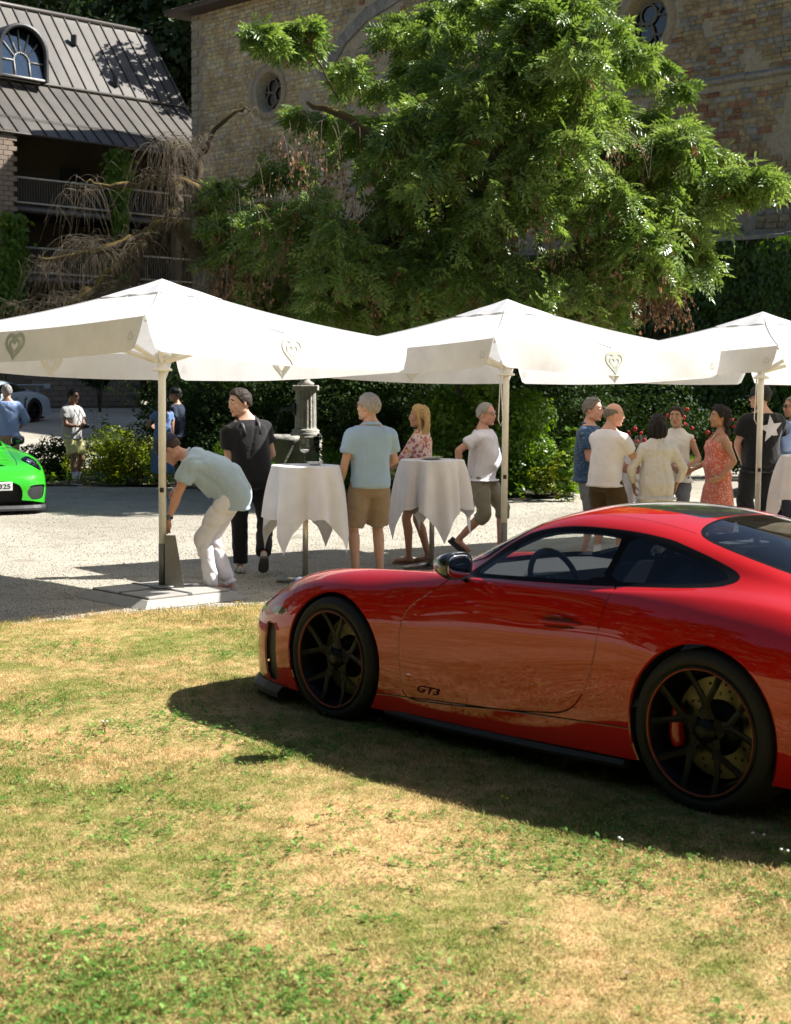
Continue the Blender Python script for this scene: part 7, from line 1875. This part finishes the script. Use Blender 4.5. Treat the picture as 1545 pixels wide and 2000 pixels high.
    # ---- shirt
    if shirt:
        mb = MB(); off = shirt.get('off', .014); hem = shirt.get('hem', -.06); sts = []
        for (s, w, d, fo) in st:
            if s >= hem - .001 and s < .56: sts.append((s, w, d, fo))
        lo = [q for q in st if q[0] <= hem]; ref = st[1] if not lo else max(lo, key=lambda q: q[0])
        dfl = shirt.get('drape', .012); wmax = max(st[1][1], st[2][1]); dfl = dfl + .012; sts = [(hem, wmax + dfl + .010, st[2][2] + dfl + .010 + belly * .3, belly * .2)] + [(s, max(w, (wmax - .012 if s < .2 else w)), d + (dfl * .6 if s < .3 else 0), fo) for s, w, d, fo in sts]
        if shirt.get('top') is not None: sts = [q for q in sts if q[0] <= shirt['top']]
        loft(mb, sts, off)
        if lean > .6:
            for s in (1, -1): mb.ell(Pv + Vector((.03, s * .075, .015)), (.125, .10, .10))
        if f and not shirt.get('back'): 
            for s in (1, -1): mb.ell(cpos(.36) + x5 * (.085) + y5 * s * .07, (.062, .062, .06))
        slv = shirt.get('sleeve', .5)
        if slv > 0:
            for i in (0, 1):
                u = el[i] - sh[i]; w_ = wr[i] - el[i]; rs = (.060 if not f else .052) * ab + shirt.get('sl_off', .008)
                if slv <= 1: mb.ell(sh[i] - z5 * .018, (rs - .002, rs - .002, rs - .004)); mb.tube([sh[i] - z5 * .005, sh[i] + u * slv * .5, sh[i] + u * slv], [rs, rs * .98, rs * .97], 16)
                else: capsule(mb, [sh[i] - z5 * .01, sh[i] + u * .5, el[i]], [rs, rs * .95, rs * .84], 14); mb.tube([el[i], el[i] + w_ * (slv - 1) * .6, el[i] + w_ * (slv - 1)], [rs * .84, rs * .80, rs * .74], 14)
        sV, sF = remesh(mb, vox, 3); sV = wrinkle(sV, sF, shirt.get('wr', .0050), 3 + int(r.integers(0, 50)), (1.4, 1.4, .7)); so = obj_np(shirt.get('name', "shirt"), sV, sF, shirt['m'], root, True)
        if shirt.get('collar'):
            mb = MB(); cc = cpos(.540) - x5 * .014; ring = [cc + x5 * .068 * math.cos(a) + y5 * .090 * math.sin(a) + z5 * (-.002 - .020 * math.cos(a)) for a in np.linspace(.35, 2 * math.pi - .35, 20)]; mb.tube(ring, .012, 6, flat=1.5); mb.build("collar", shirt['m'], so)
    if trousers:
        mb = MB(); off = .006 + trousers.get('loose', 0) * .25; hi = trousers.get('top', .08); ts = [q for q in st if q[0] <= hi]; ts.append((hi, np.interp(hi, [q[0] for q in st], [q[1] for q in st]), np.interp(hi, [q[0] for q in st], [q[2] for q in st]), 0)); loft(mb, ts, off)
        ln = trousers.get('len', 2.0); lo = trousers.get('loose', 0)
        for i in (0, 1):
            hp = hips[i]; v = kn[i] - hp; sn = an[i] - kn[i]; lg = .95 if f else 1.0
            if ln <= 1: mb.tube([hp, hp + v * .4 * ln, hp + v * ln], [.088*b*lg + lo*.1, .094*b*lg + lo*.6, .080*b*lg + lo * 1.1], 18); mb.ell(hp, (.086*b, .086*b, .08))
            else: capsule(mb, [hp, hp + v * .35, hp + v * .75, kn[i]], [.087*b*lg, .092*b*lg + lo*.4, .076*lg + lo*.8, .068*lg + lo*.9], 16); mb.tube([kn[i], kn[i] + sn * (ln-1) * .5, kn[i] + sn * (ln-1) * .97], [.068*lg + lo*.9, .064*lg + lo, .056*lg + lo * 1.1], 16)
        tV, tF = remesh(mb, vox, 2); tV = wrinkle(tV, tF, trousers.get('wr', .0055), 9 + int(r.integers(0, 50)), (1, 1, 1.3)); obj_np(trousers.get('name', "trousers"), tV, tF, trousers['m'], root, True)
    if skirt:   # dress body: bust to hem
        mb = MB(); up = [q for q in st if -.03 <= q[0] <= skirt.get('top', .42)]; hem = skirt['hem']; V, n = [], 36; stn = [(hem, skirt.get('w', .22), skirt.get('d', .19)), ((hem + hz - .1) / 2, .215, .19), (hz - .08, .185 * b, .135 * b)]
        F = []
        for (z, w, d) in stn:
            for j in range(n): a = 2 * math.pi * j / n; V.append((Pv.x + d * math.cos(a) * (1 + .04 * math.sin(7 * a)), Pv.y + w * math.sin(a) * (1 + .04 * math.sin(7 * a)), z))
        F = [(i*n+j, i*n+(j+1) % n, (i+1)*n+(j+1) % n, (i+1)*n+j) for i in range(2) for j in range(n)]; F.append(tuple(range(n))[::-1]); F.append(tuple(2*n+j for j in range(n))); mb.add(V, F, True); loft(mb, [(-.09, .165 * b, .12 * b, -.005)] + up, .012)
        for s in (1, -1): mb.ell(cpos(.35) + x5 * .085 + y5 * s * .068, (.070, .070, .066))
        if skirt.get('sleeve'):
            for i in (0, 1): u = el[i] - sh[i]; rs = .062; mb.ell(sh[i] - z5 * .01, (rs,) * 3); mb.tube([sh[i], sh[i] + u * skirt['sleeve']], [rs, rs * 1.05], 14)
        dV, dF = remesh(mb, vox, 3); dV = wrinkle(dV, dF, .005, 17, (1.3, 1.3, .5)); do = obj_np("dress", dV, dF, skirt['m'], root, True)
        if skirt.get('straps'):
            for s in (1, -1): mb = MB(); mb.tube([cpos(.43) + x5 * .118 + y5 * s * .075, cpos(.52) + x5 * .05 + y5 * s * .082, cpos(.53) - x5 * .04 + y5 * s * .08, cpos(.42) - x5 * .105 + y5 * s * .07], .006, 5); mb.build("strap", skirt['m'], do)
    # ---- shoes and socks
    for i in (0, 1):
        ft = 0.0 if heel[i] < .05 else .65; fd = Vector((math.cos(ft), 0, -math.sin(ft))); dn = Vector((-math.sin(ft), 0, -math.cos(ft))); a = an[i]
        if shoes:
            mb = MB(); O = a + dn * .055; X, Y, Z = fd, Vector((0, 1, 0)), -dn
            def pt(x, y, z): return O + X * x + Y * y + Z * z
            sec = [(-.075, .030, .055), (-.05, .036, .060), (.0, .039, .058), (.06, .042, .042), (.12, .043, .030), (.165, .034, .024), (.185, .018, .016)] if shoes[0] == 'shoe' else [(-.075, .030, .020), (-.03, .036, .020), (.06, .042, .020), (.12, .043, .020), (.18, .02, .016)]
            V, F = [], []; n = 14
            for (x, w, hh) in sec:
                for j in range(n): q = 2 * math.pi * j / n; V.append(pt(x, w * math.cos(q) * (1 if math.sin(q) < 0 else .9), -.025 + (hh if math.sin(q) > 0 else .004) * math.sin(q)))
            F = [(u*n+j, u*n+(j+1) % n, (u+1)*n+(j+1) % n, (u+1)*n+j) for u in range(len(sec)-1) for j in range(n)] + [tuple(range(n))[::-1], tuple((len(sec)-1)*n+j for j in range(n))]
            mb.add(V, F, True); so = mb.build("shoe" if shoes[0] == 'shoe' else "sandal", simple("shoe_%s" % str(shoes[1]), shoes[1], .7), root)
            mb = MB(); poly = [(-.08, .030), (-.05, .040), (.06, .047), (.12, .048), (.17, .036), (.19, .0)]; poly = poly + [(x, -y) for x, y in poly[::-1][1:]]; n = len(poly)
            mb.add([pt(x, y, z) for z in (-.045, -.022) for x, y in poly], [tuple(range(n))[::-1], tuple(range(n, 2*n))] + [(j, (j+1) % n, n+(j+1) % n, n+j) for j in range(n)]); mb.build("sole", simple("sole_%s" % str(shoes[2] if len(shoes) > 2 else (.7, .68, .64)), shoes[2] if len(shoes) > 2 else (.7, .68, .64), .7), so)
        if socks: mb = MB(); sn = (kn[i] - a).normalized(); mb.tube([a + dn * .02, a + sn * .05, a + sn * socks], [.042, .040, .046], 14); mb.build("sock", simple("white_sock", (.75, .74, .76), .85), root)
    ctx = dict(root=root, hc=hc, HM=HM4, sh=sh, el=el, wr=wr, cpos=cpos, x5=x5, y5=y5, z5=z5, kn=kn, an=an, hands=hand_m, shc=shc)
    if extras: extras(ctx)
    return root
def glasses(ctx, dark=True, up=0.0, thin=False):
    M = ctx['HM']; g = empty("glasses"); g.parent = ctx['root']; fm = simple("glasses_frame", (.012, .012, .012), .3); lm = simple("dark_lens", (.015, .012, .012), .1) if dark else glass_mat("clear_lens", (.9, .92, .92)); zz = .016 + up; xo = -.045 if up else 0
    for s in (1, -1):
        mb = MB(); ring = [M @ Vector((.106 + xo - .25 * abs(s * .031 + .022 * math.cos(a)), s * .031 + .023 * math.cos(a), zz + .017 * math.sin(a))) for a in np.linspace(0, 2 * math.pi, 16)]
        mb.tube(ring, .0022 if not thin else .0013, 5, caps=False); mb.tube([M @ Vector((.093 + xo, s * .054, zz + .006)), M @ Vector((.04 + xo, s * .080, zz + .006)), M @ Vector((-.015 + xo, s * .086, zz))], .0022, 5); mb.build("frame", fm, g)
        mb = MB(); mb.add([tuple(v) for v in ring[:-1]], [tuple(range(len(ring) - 1))]); mb.build("lens", lm, g)
def cap(ctx, c=(.012, .014, .035)):
    M = ctx['HM']; m = simple("cap_%s" % str(c), c, .8); o = empty("cap"); o.parent = ctx['root']
    mb = MB(); n = 28; mb.lathe([(.001, .112), (.04, .107), (.077, .086), (.099, .05), (.108, .015), (.109, -.005)], n, close=False)
    mb.V = [tuple(M @ Vector((v[0] * 1.10 - .012, v[1] * .96, v[2] + .036))) for v in mb.V]; mb.build("crown", m, o)
    mb = MB(); P = [(.06 + .105 * math.sin(t), .078 * math.cos(t)) for t in np.linspace(0, math.pi, 16)]; V = [M @ Vector((x, y, .045 - .25 * y * y / .08 - (x - .06) * .25)) for x, y in P] + [M @ Vector((x, y, .040 - .25 * y * y / .08 - (x - .06) * .25)) for x, y in P]; n = 16
    mb.add(V, [tuple(range(n)), tuple(range(n, 2*n))[::-1]] + [(j, j+1, n+j+1, n+j) for j in range(n-1)]); mb.build("brim", m, o)
def on_hand(ctx, i, build, name, m, along=.07, off=.02, **kw):
    w, d, pn = ctx['hands'][i]; p = w + d * along + pn * off; mb = MB(); build(mb, p, d, pn); return mb.build(name, m, ctx['root'])
def P_at(px, d): v = at_y(px, 900, d); return Vector((v.x, v.y, float(gz(v.x, v.y))))
def facing(px_dir, depth_dir): return math.atan2(depth_dir, px_dir)

def pat_fleck(cols, scale, thr=.5, base=None):
    def f(nt, v, out):
        vo = N(nt, "ShaderNodeTexVoronoi"); vo.inputs['Scale'].default_value = scale; nd = noise_node(nt, v, scale * 1.1, 2, .5); nt.links.new(mixc(nt, .035, v, nd.outputs['Color'], 'ADD'), vo.inputs['Vector'])
        r = ramp(nt, vo.outputs['Color'], cols, 'CONSTANT'); r2 = ramp(nt, vo.outputs['Distance'], [(0, (1, 1, 1)), (thr, (0, 0, 0))], 'CONSTANT'); return mixc(nt, r2.outputs[0], out, r.outputs[0])
    return f
def pat_stripe(axis, scale, c2, w=.5):
    def f(nt, v, out):
        wv = N(nt, "ShaderNodeTexWave"); wv.bands_direction = axis; wv.inputs['Scale'].default_value = scale; wv.inputs['Distortion'].default_value = .6; wv.inputs['Detail Scale'].default_value = 1.5; nt.links.new(v, wv.inputs['Vector']); r = ramp(nt, wv.outputs[0], [(w - .1, (0, 0, 0)), (w + .1, (1, 1, 1))]); return mixc(nt, r.outputs[0], out, c2)
    return f
CL = dict(
    blue_stripe=cloth_mat("blue_crinkle_shirt", (.40, .52, .63), .08, pattern=pat_stripe('Y', 75, (.42, .54, .65))), white_tr=cloth_mat("white_linen_trousers", (.80, .78, .82), .08), black=cloth_mat("black_cotton", (.012, .012, .013)), blacktr=cloth_mat("black_denim", (.014, .014, .015)),
    polo=cloth_mat("light_blue_polo", (.34, .48, .64)), khaki=cloth_mat("khaki_cotton", (.30, .225, .155)), floral=cloth_mat("floral_blouse", (.70, .55, .50), pattern=pat_fleck([(0, (.50, .20, .22)), (.35, (.35, .12, .18)), (.6, (.62, .34, .07)), (.75, (.66, .50, .46))], 26, .55)),
    white=cloth_mat("white_tshirt", (.82, .81, .88), .06), cargo=cloth_mat("cargo_shorts", (.27, .25, .19)), navyfleck=cloth_mat("navy_patterned_shirt", (.035, .075, .16), pattern=pat_fleck([(0, (.12, .22, .30)), (.5, (.02, .05, .12)), (.8, (.22, .28, .25))], 60, .35)),
    greyshort=cloth_mat("grey_shorts", (.20, .22, .25)), offwhite=cloth_mat("off_white_tshirt", (.80, .78, .84), .05), olive=cloth_mat("dark_olive_shorts", (.075, .05, .022)), lace=cloth_mat("white_lace_blouse", (.80, .78, .77), .1, pattern=pat_fleck([(0, (.30, .26, .21)), (.45, (.68, .64, .58))], 60, .14), bmp=.6, bscale=90),
    reddress=cloth_mat("red_floral_dress", (.64, .17, .13), pattern=pat_fleck([(0, (.80, .60, .54)), (.5, (.66, .22, .17)), (.7, (.74, .44, .37))], 55, .38)), blueshirt=cloth_mat("light_blue_shirt", (.34, .47, .78), .05), leaf=cloth_mat("grey_leaf_print_shirt", (.46, .45, .44), pattern=pat_fleck([(0, (.25, .26, .28)), (.5, (.62, .60, .56))], 55, .35)),
    yellow=cloth_mat("pale_yellow_shorts", (.72, .68, .30)), bluedress=cloth_mat("blue_patterned_dress", (.16, .27, .55), pattern=pat_fleck([(0, (.35, .45, .68)), (.5, (.12, .20, .45))], 50, .3)), navy=cloth_mat("navy_tshirt", (.02, .03, .06)), beige=cloth_mat("beige_trousers", (.36, .29, .21)), white_tw=cloth_mat("white_top", (.80, .77, .72), .05), darktr=cloth_mat("dark_navy_trousers", (.02, .022, .035)))
def ex_bend(c):
    cap(c, (.012, .016, .045)); w, d, pn = c['hands'][0]; mb = MB(); mb.lathe([(.030, -.012), (.034, -.010), (.034, .010), (.030, .012)], 18, M=basis(pn, d.cross(pn), d, w - d * .03), close=False); wt = mb.build("wristwatch", simple("watch_strap", (.012, .012, .012), .5), c['root'])
    mb = MB(); mb.lathe([(.0, -.004), (.021, -.004), (.022, .006), (.016, .009), (.0, .009)], 18, M=basis(d, d.cross(-pn), -pn, w - d * .03 - pn * .032)); mb.build("watch_face", simple("watch_face_grey", (.10, .13, .14), .2), wt)
    on_hand(c, 1, lambda mb, p, d, n: mb.tube([p + Vector((.03, 0, .06)), p - Vector((.03, 0, .08))], .005, 6), "marker_pen", simple("pen_white", (.6, .6, .58), .4), .06, .025)
    glasses(c, False, 0, True)
bend = person("man bending beside the left parasol pole in striped shirt, white trousers and navy cap", P_at(424, 13.45), R(176), 1.76, 'm', 'rosy', ('cropped', 'brown'), feet=((.02, .10), (-.08, -.13)), lean=1.10, hipz=.84, hipx=-.13, head=(0, .30),
    arms=({'w': (.42, .16, .56), 'abs': True, 'pole': (-1, .3, .2)}, {'w': (.34, -.10, .90), 'abs': True, 'pole': (-.6, 1, .2)}), shirt=dict(m=CL['blue_stripe'], sleeve=.62, hem=-.11, off=.024, drape=.03, sl_off=.022, collar=True, wr=.009), trousers=dict(m=CL['white_tr'], len=2.07, loose=.0, wr=.008, top=-.02), shoes=('shoe', (.42, .41, .37)), build=1.0, belly=.04, curls=(.7, .9), vox=.013, handdir=(Vector((.25, 0, -1)), Vector((.6, 0, -.6))), extras=ex_bend)
def ex_black(c):
    m = simple("backpack_black", (.016, .017, .02), .6); x, y, z = c['x5'], c['y5'], c['z5']; bp = empty("sling_bag"); bp.parent = c['root']
    mb = MB()
    for s in (1, -1): mb.tube([c['cpos'](.52) + y * s * .085 + x * .05, c['cpos'](.56) + y * s * .085 - x * .03, c['cpos'](.48) + y * s * .08 - x * .125, c['cpos'](.38) + y * s * .07 - x * .14], .018, 6, flat=.5)
    mb.build("strap", m, bp)
person("smiling dark-haired man in black t-shirt and trousers turning his head back", P_at(494, 14.85), R(98), 1.80, 'm', 'fair', ('quiff', 'dark'), feet=((.12, .11), (-.20, -.09)), heel=(0, .13), lean=.10, yaw=.35, head=(1.85, .12), slean=.15,
    arms=({'w': (.24, .10, -.40), 'pole': (-.9, .7, -.3)}, {'w': (.20, .06, -.36), 'pole': (-.6, 1.2, -.2)}), shirt=dict(m=CL['black'], sleeve=.62, hem=-.10, off=.018, drape=.02, sl_off=.014, wr=.006), trousers=dict(m=CL['blacktr'], len=2.03, loose=.012), shoes=('shoe', (.50, .47, .42), (.10, .09, .085)), build=1.10, curls=(.5, .5), extras=ex_black)
def ex_polo(c):
    glasses(c, True); on_hand(c, 0, lambda mb, p, d, n: mb.box((0, 0, 0), (.14, .07, .009), M=basis(d, d.cross(n), n, p), bevel=.003), "phone", simple("phone_black", (.01, .01, .01), .2), .05, .03)
person("grey-haired man seen from behind in a light blue polo shirt and khaki shorts", P_at(724, 14.3), R(112), 1.76, 'm', 'fair', ('short', 'grey'), feet=((.02, .13), (.05, -.12)), lean=.0, head=(.62, -.02),
    arms=({'w': (.05, .30, -.54), 'pole': (-.9, .4, 0)}, {'w': (.30, .16, -.33), 'pole': (-.7, .9, -.4)}), shirt=dict(m=CL['polo'], sleeve=.66, hem=-.03, off=.018, drape=.022, sl_off=.018, collar=True), trousers=dict(m=CL['khaki'], len=.93, loose=.020), shoes=('shoe', (.45, .42, .38)), build=1.04, curls=(.5, .6), extras=ex_polo, socks=.0)
def ex_blonde(c): glasses(c, True, .065)
person("blonde woman in profile in a pink floral blouse behind the middle table", P_at(820, 15.8), R(172), 1.64, 'f', 'tan', ('long', 'blonde'), feet=((.10, .05), (-.10, -.05)), lean=-.02, yaw=-.25, head=(.20, .05),
    arms=({'w': (.36, .14, -.36), 'pole': (-.7, .5, -.6)}, {'w': (.34, .02, -.34), 'pole': (-.7, .7, -.6)}), shirt=dict(m=CL['floral'], sleeve=1.05, hem=-.02, off=.014, drape=.02, sl_off=.016, name="blouse"), trousers=dict(m=CL['khaki'], len=.82, loose=.015, name="shorts"), shoes=('sandal', (.16, .05, .03), (.30, .2, .12)), curls=(.5, .5), extras=ex_blonde)
def ex_white(c): glasses(c, False, 0, True)
person("balding man with glasses walking right in a white t-shirt and cargo shorts", P_at(942, 16.9), R(-18), 1.69, 'm', 'rosy', ('receding', 'grey'), feet=((.20, .08), (-.24, -.08)), heel=(0, .07), lean=.03, hipz=.86, head=(-.12, .05),
    arms=({'w': (-.10, .26, -.46), 'pole': (-.9, .6, 0)}, {'w': (-.18, .22, -.40), 'pole': (-1, .8, -.1)}), shirt=dict(m=CL['white'], sleeve=.62, hem=-.04, off=.018, drape=.022, sl_off=.016, wr=.006), trousers=dict(m=CL['cargo'], len=1.25, loose=.016, wr=.008), shoes=('shoe', (.02, .02, .022), (.03, .03, .03)), build=1.06, belly=.045, curls=(.5, .5), extras=ex_white)
person("smiling grey-haired man in a dark blue patterned shirt with sunglasses on his head", P_at(1152, 16.5), R(-22), 1.72, 'm', 'rosy', ('short', 'greydark'), feet=((.06, .10), (-.02, -.10)), head=(-.10, .06),
    arms=({'w': (.30, .12, -.34), 'pole': (-.8, .6, -.5)}, {'w': (.26, .10, -.36), 'pole': (-.8, .6, -.5)}), shirt=dict(m=CL['navyfleck'], sleeve=.66, hem=-.07, off=.02, drape=.03, sl_off=.02, collar=True), trousers=dict(m=CL['greyshort'], len=.9, loose=.02), shoes=('shoe', (.02, .02, .02), (.05, .05, .05)), build=1.06, belly=.05, extras=lambda c: glasses(c, True, .085), group=None)
person("bald man in a white t-shirt leaning on the table with his back turned", P_at(1186, 15.85), R(48), 1.68, 'm', 'rosy', ('bald', 'greydark'), feet=((-.02, .10), (.10, -.12)), lean=.16, hipx=-.04, yaw=-.15, head=(-.62, .0),
    arms=({'w': (.36, .10, -.28), 'pole': (-.5, 1, -.4)}, {'w': (.40, .10, -.27), 'pole': (-.4, 1, -.5)}), shirt=dict(m=CL['offwhite'], sleeve=.66, hem=-.06, off=.02, drape=.022, sl_off=.02), trousers=dict(m=CL['olive'], len=.95, loose=.022), shoes=('shoe', (.04, .04, .042), (.6, .6, .6)), socks=.13, build=1.05, curls=(.6, .6))
person("dark-haired woman seen from behind in a long-sleeved white lace blouse", P_at(1283, 15.8), R(92), 1.56, 'f', 'tan', ('bob', 'black'), feet=((.02, .08), (.02, -.08)), head=(-.25, .0),
    arms=({'w': (.10, .24, -.46), 'pole': (-.6, .9, 0)}, {'w': (.12, .25, -.45), 'pole': (-.6, .9, 0)}), shirt=dict(m=CL['lace'], sleeve=1.72, hem=-.13, off=.022, drape=.03, sl_off=.016, back=True, wr=.008, name="blouse"), trousers=dict(m=CL['white_tr'], len=1.9, loose=.01), shoes=('shoe', (.5, .48, .45)), build=1.04, belly=.03)
person("smiling dark-haired woman facing the camera in a sleeveless white top", P_at(1320, 17.35), R(-104), 1.63, 'f', 'tan', ('bun', 'dark'), feet=((.02, .08), (.02, -.08)), head=(-.15, .08),
    arms=({'w': (.20, .12, -.36), 'pole': (-.5, .9, -.3)}, {'w': (.26, .05, -.34), 'pole': (-.5, .9, -.3)}), shirt=dict(m=CL['white_tw'], sleeve=.10, hem=-.08, off=.014, drape=.02, sl_off=.012, name="top"), trousers=dict(m=CL['greyshort'], len=1.9, loose=.01), shoes=('shoe', (.5, .48, .45)), build=1.04, extras=lambda c: glasses(c, True, .085))
person("dark curly-haired woman in a strapless red floral dress with her hand on her hip", P_at(1402, 16.65), R(186), 1.64, 'f', 'tan', ('curly', 'black'), feet=((.05, .08), (-.05, -.08)), lean=-.04, head=(.05, .02),
    arms=({'w': (.05, .23, -.44), 'pole': (-1, .45, .3)}, {'w': (.28, .10, -.38), 'pole': (-.8, .5, -.4)}), skirt=dict(m=CL['reddress'], hem=.30, w=.20, d=.19, top=.44, straps=True), shoes=('sandal', (.25, .15, .1), (.3, .2, .12)), build=1.14, belly=.05, curls=(.3, .5), handdir=(Vector((.9, .1, -.3)), None))
def ex_star(c):
    cap(c, (.010, .010, .011)); glasses(c, True); x, y, z = c['x5'], c['y5'], c['z5']; o = c['cpos'](.36) - y * .03 + x * .0
    P = []; 
    for k in range(10): a = math.pi / 2 + k * math.pi / 5 + .15; rr = .155 if k % 2 == 0 else .066; P.append((rr * math.cos(a), rr * math.sin(a)))
    Q = []
    for i in range(10):
        for t in np.linspace(0, 1, 5)[:-1]: Q.append((P[i][0] * (1-t) + P[(i+1) % 10][0] * t, P[i][1] * (1-t) + P[(i+1) % 10][1] * t))
    def onb(u, v): w = abs(u + .03) / .21; return tuple(o - y * u + z * v - x * (.178 - .07 * w * w))
    V = [onb(0, 0)]; F = []; n = len(Q)
    for f in (.33, .66, 1.0): V += [onb(u * f, v * f) for u, v in Q]
    for j in range(n): F.append((0, 1 + j, 1 + (j+1) % n))
    for rg in range(2): F += [(1+rg*n+j, 1+(rg+1)*n+j, 1+(rg+1)*n+(j+1) % n, 1+rg*n+(j+1) % n) for j in range(n)]
    mb = MB(); mb.add(V, F, True); mb.build("white_star", simple("white_print", (.62, .60, .64), .8), c['root'])
person("tall man in black cap and black t-shirt with a white star on the back", P_at(1486, 18.35), R(102), 1.86, 'm', 'rosy', ('cropped', 'dark'), feet=((.02, .13), (.02, -.13)), head=(1.12, .0),
    arms=({'w': (.18, .16, -.44), 'pole': (-.6, 1, 0)}, {'w': (.24, .16, -.40), 'pole': (-.6, 1, 0)}), shirt=dict(m=CL['black'], sleeve=.70, hem=-.12, off=.026, drape=.04, sl_off=.028), trousers=dict(m=CL['blacktr'], len=1.97, loose=.03), shoes=('shoe', (.02, .02, .02), (.04, .04, .04)), build=1.16, belly=.05, extras=ex_star)
person("man in a light blue shirt raising a phone to his face at the right edge", P_at(1548, 18.6), R(190), 1.74, 'm', 'tan', ('cropped', 'greydark'), feet=((.02, .10), (.02, -.10)), head=(0, .05),
    arms=({'w': (.22, .06, -.02), 'pole': (.2, .5, -1)}, {'w': (.24, .04, .02), 'pole': (.2, .5, -1)}), shirt=dict(m=CL['blueshirt'], sleeve=1.6, hem=-.12, off=.022, drape=.03, sl_off=.018, collar=True), trousers=dict(m=CL['darktr'], len=1.95, loose=.015), shoes=('shoe', (.03, .03, .03)), build=1.05, curls=(.9, .9), handdir=(Vector((.1, -.2, 1)), Vector((.1, .2, 1))), extras=lambda c: glasses(c, True))
FV = .021
person("grey-haired man with his back turned in a light blue shirt behind the green coupe", P_at(16, 27.7), R(104), 1.77, 'm', 'tan', ('short', 'grey'), feet=((.02, .1), (.02, -.1)), head=(.25, .1), arms=({'w': (.12, .24, -.46), 'pole': (-.6, 1, 0)}, {'w': (.18, .2, -.40), 'pole': (-.6, 1, 0)}), shirt=dict(m=CL['blueshirt'], sleeve=1.5, hem=-.06, off=.025, drape=.03, sl_off=.02), trousers=dict(m=CL['beige'], len=1.95, loose=.02), vox=FV, build=1.08)
def ex_cam(c):
    glasses(c, True); p = (c['hands'][0][0] + c['hands'][1][0]) / 2 + c['x5'] * .07; mb = MB(); mb.box(p, (.06, .13, .085), bevel=.01); mb.lathe([(.035, 0), (.037, .08), (.0, .08)], 14, M=basis(c['z5'], c['y5'], c['x5'], p)); mb.build("camera", simple("camera_black", (.012, .012, .013), .4), c['root'])
    mb = MB(); mb.tube([p + c['y5'] * .06, c['cpos'](.45) + c['x5'] * .13 + c['y5'] * .06, c['cpos'](.56) + c['y5'] * .07, c['cpos'](.57) - c['x5'] * .07, c['cpos'](.56) - c['y5'] * .07, c['cpos'](.45) + c['x5'] * .13 - c['y5'] * .06, p - c['y5'] * .06], .006, 5); mb.build("camera_strap", simple("strap_dark", (.05, .06, .06), .7), c['root'])
person("young man in yellow shorts and patterned shirt holding a camera", P_at(142, 27.4), R(-32), 1.70, 'm', 'brown', ('quiff', 'black'), feet=((.02, .10), (.16, -.12)), head=(.15, .1), arms=({'w': (.27, .05, -.28), 'pole': (-.5, .8, -.5)}, {'w': (.25, .06, -.30), 'pole': (-.8, .8, -.4)}), shirt=dict(m=CL['leaf'], sleeve=.62, hem=-.08, off=.022, drape=.03, sl_off=.018, collar=True), trousers=dict(m=CL['yellow'], len=.86, loose=.022), shoes=('shoe', (.62, .58, .54)), socks=.16, vox=FV, build=.98, curls=(.8, .8), extras=ex_cam)
person("woman in a long blue dress standing behind the left parasol pole", P_at(318, 27.6), R(122), 1.62, 'f', 'tan', ('long', 'dark'), feet=((.02, .08), (.02, -.08)), head=(.3, .1), arms=({'w': (.25, .12, -.26), 'pole': (-.5, .9, -.4)}, None), skirt=dict(m=CL['bluedress'], hem=.22, w=.24, d=.22, top=.50, sleeve=.5), shoes=('shoe', (.5, .5, .48)), vox=FV, build=1.05)
person("man in a navy t-shirt and dark cap beside the woman in blue", P_at(345, 28.3), R(168), 1.73, 'm', 'tan', ('short', 'greydark'), feet=((.02, .1), (.02, -.1)), head=(.1, .05), arms=({'w': (.05, .22, -.5), 'pole': (-.6, 1, 0)}, {'w': (.2, .1, -.35), 'pole': (-.6, 1, 0)}), shirt=dict(m=CL['navy'], sleeve=.6, hem=-.06, off=.02, drape=.03, sl_off=.015), trousers=dict(m=CL['beige'], len=.95, loose=.02), shoes=('shoe', (.3, .3, .3)), vox=FV, build=1.05, belly=.04, extras=lambda c: cap(c, (.02, .02, .022)))
person("distant man in a white shirt half hidden by the fountain column", P_at(568, 40), R(20), 1.76, 'm', 'tan', ('short', 'dark'), feet=((.02, .1), (.02, -.1)), arms=({'w': (.22, .08, -.32), 'pole': (-.6, .8, -.4)}, {'w': (.25, .08, -.32), 'pole': (-.6, .8, -.4)}), shirt=dict(m=CL['white'], sleeve=.7, hem=-.06, off=.02, drape=.03, sl_off=.015), trousers=dict(m=CL['darktr'], len=1.95, loose=.02), vox=FV)
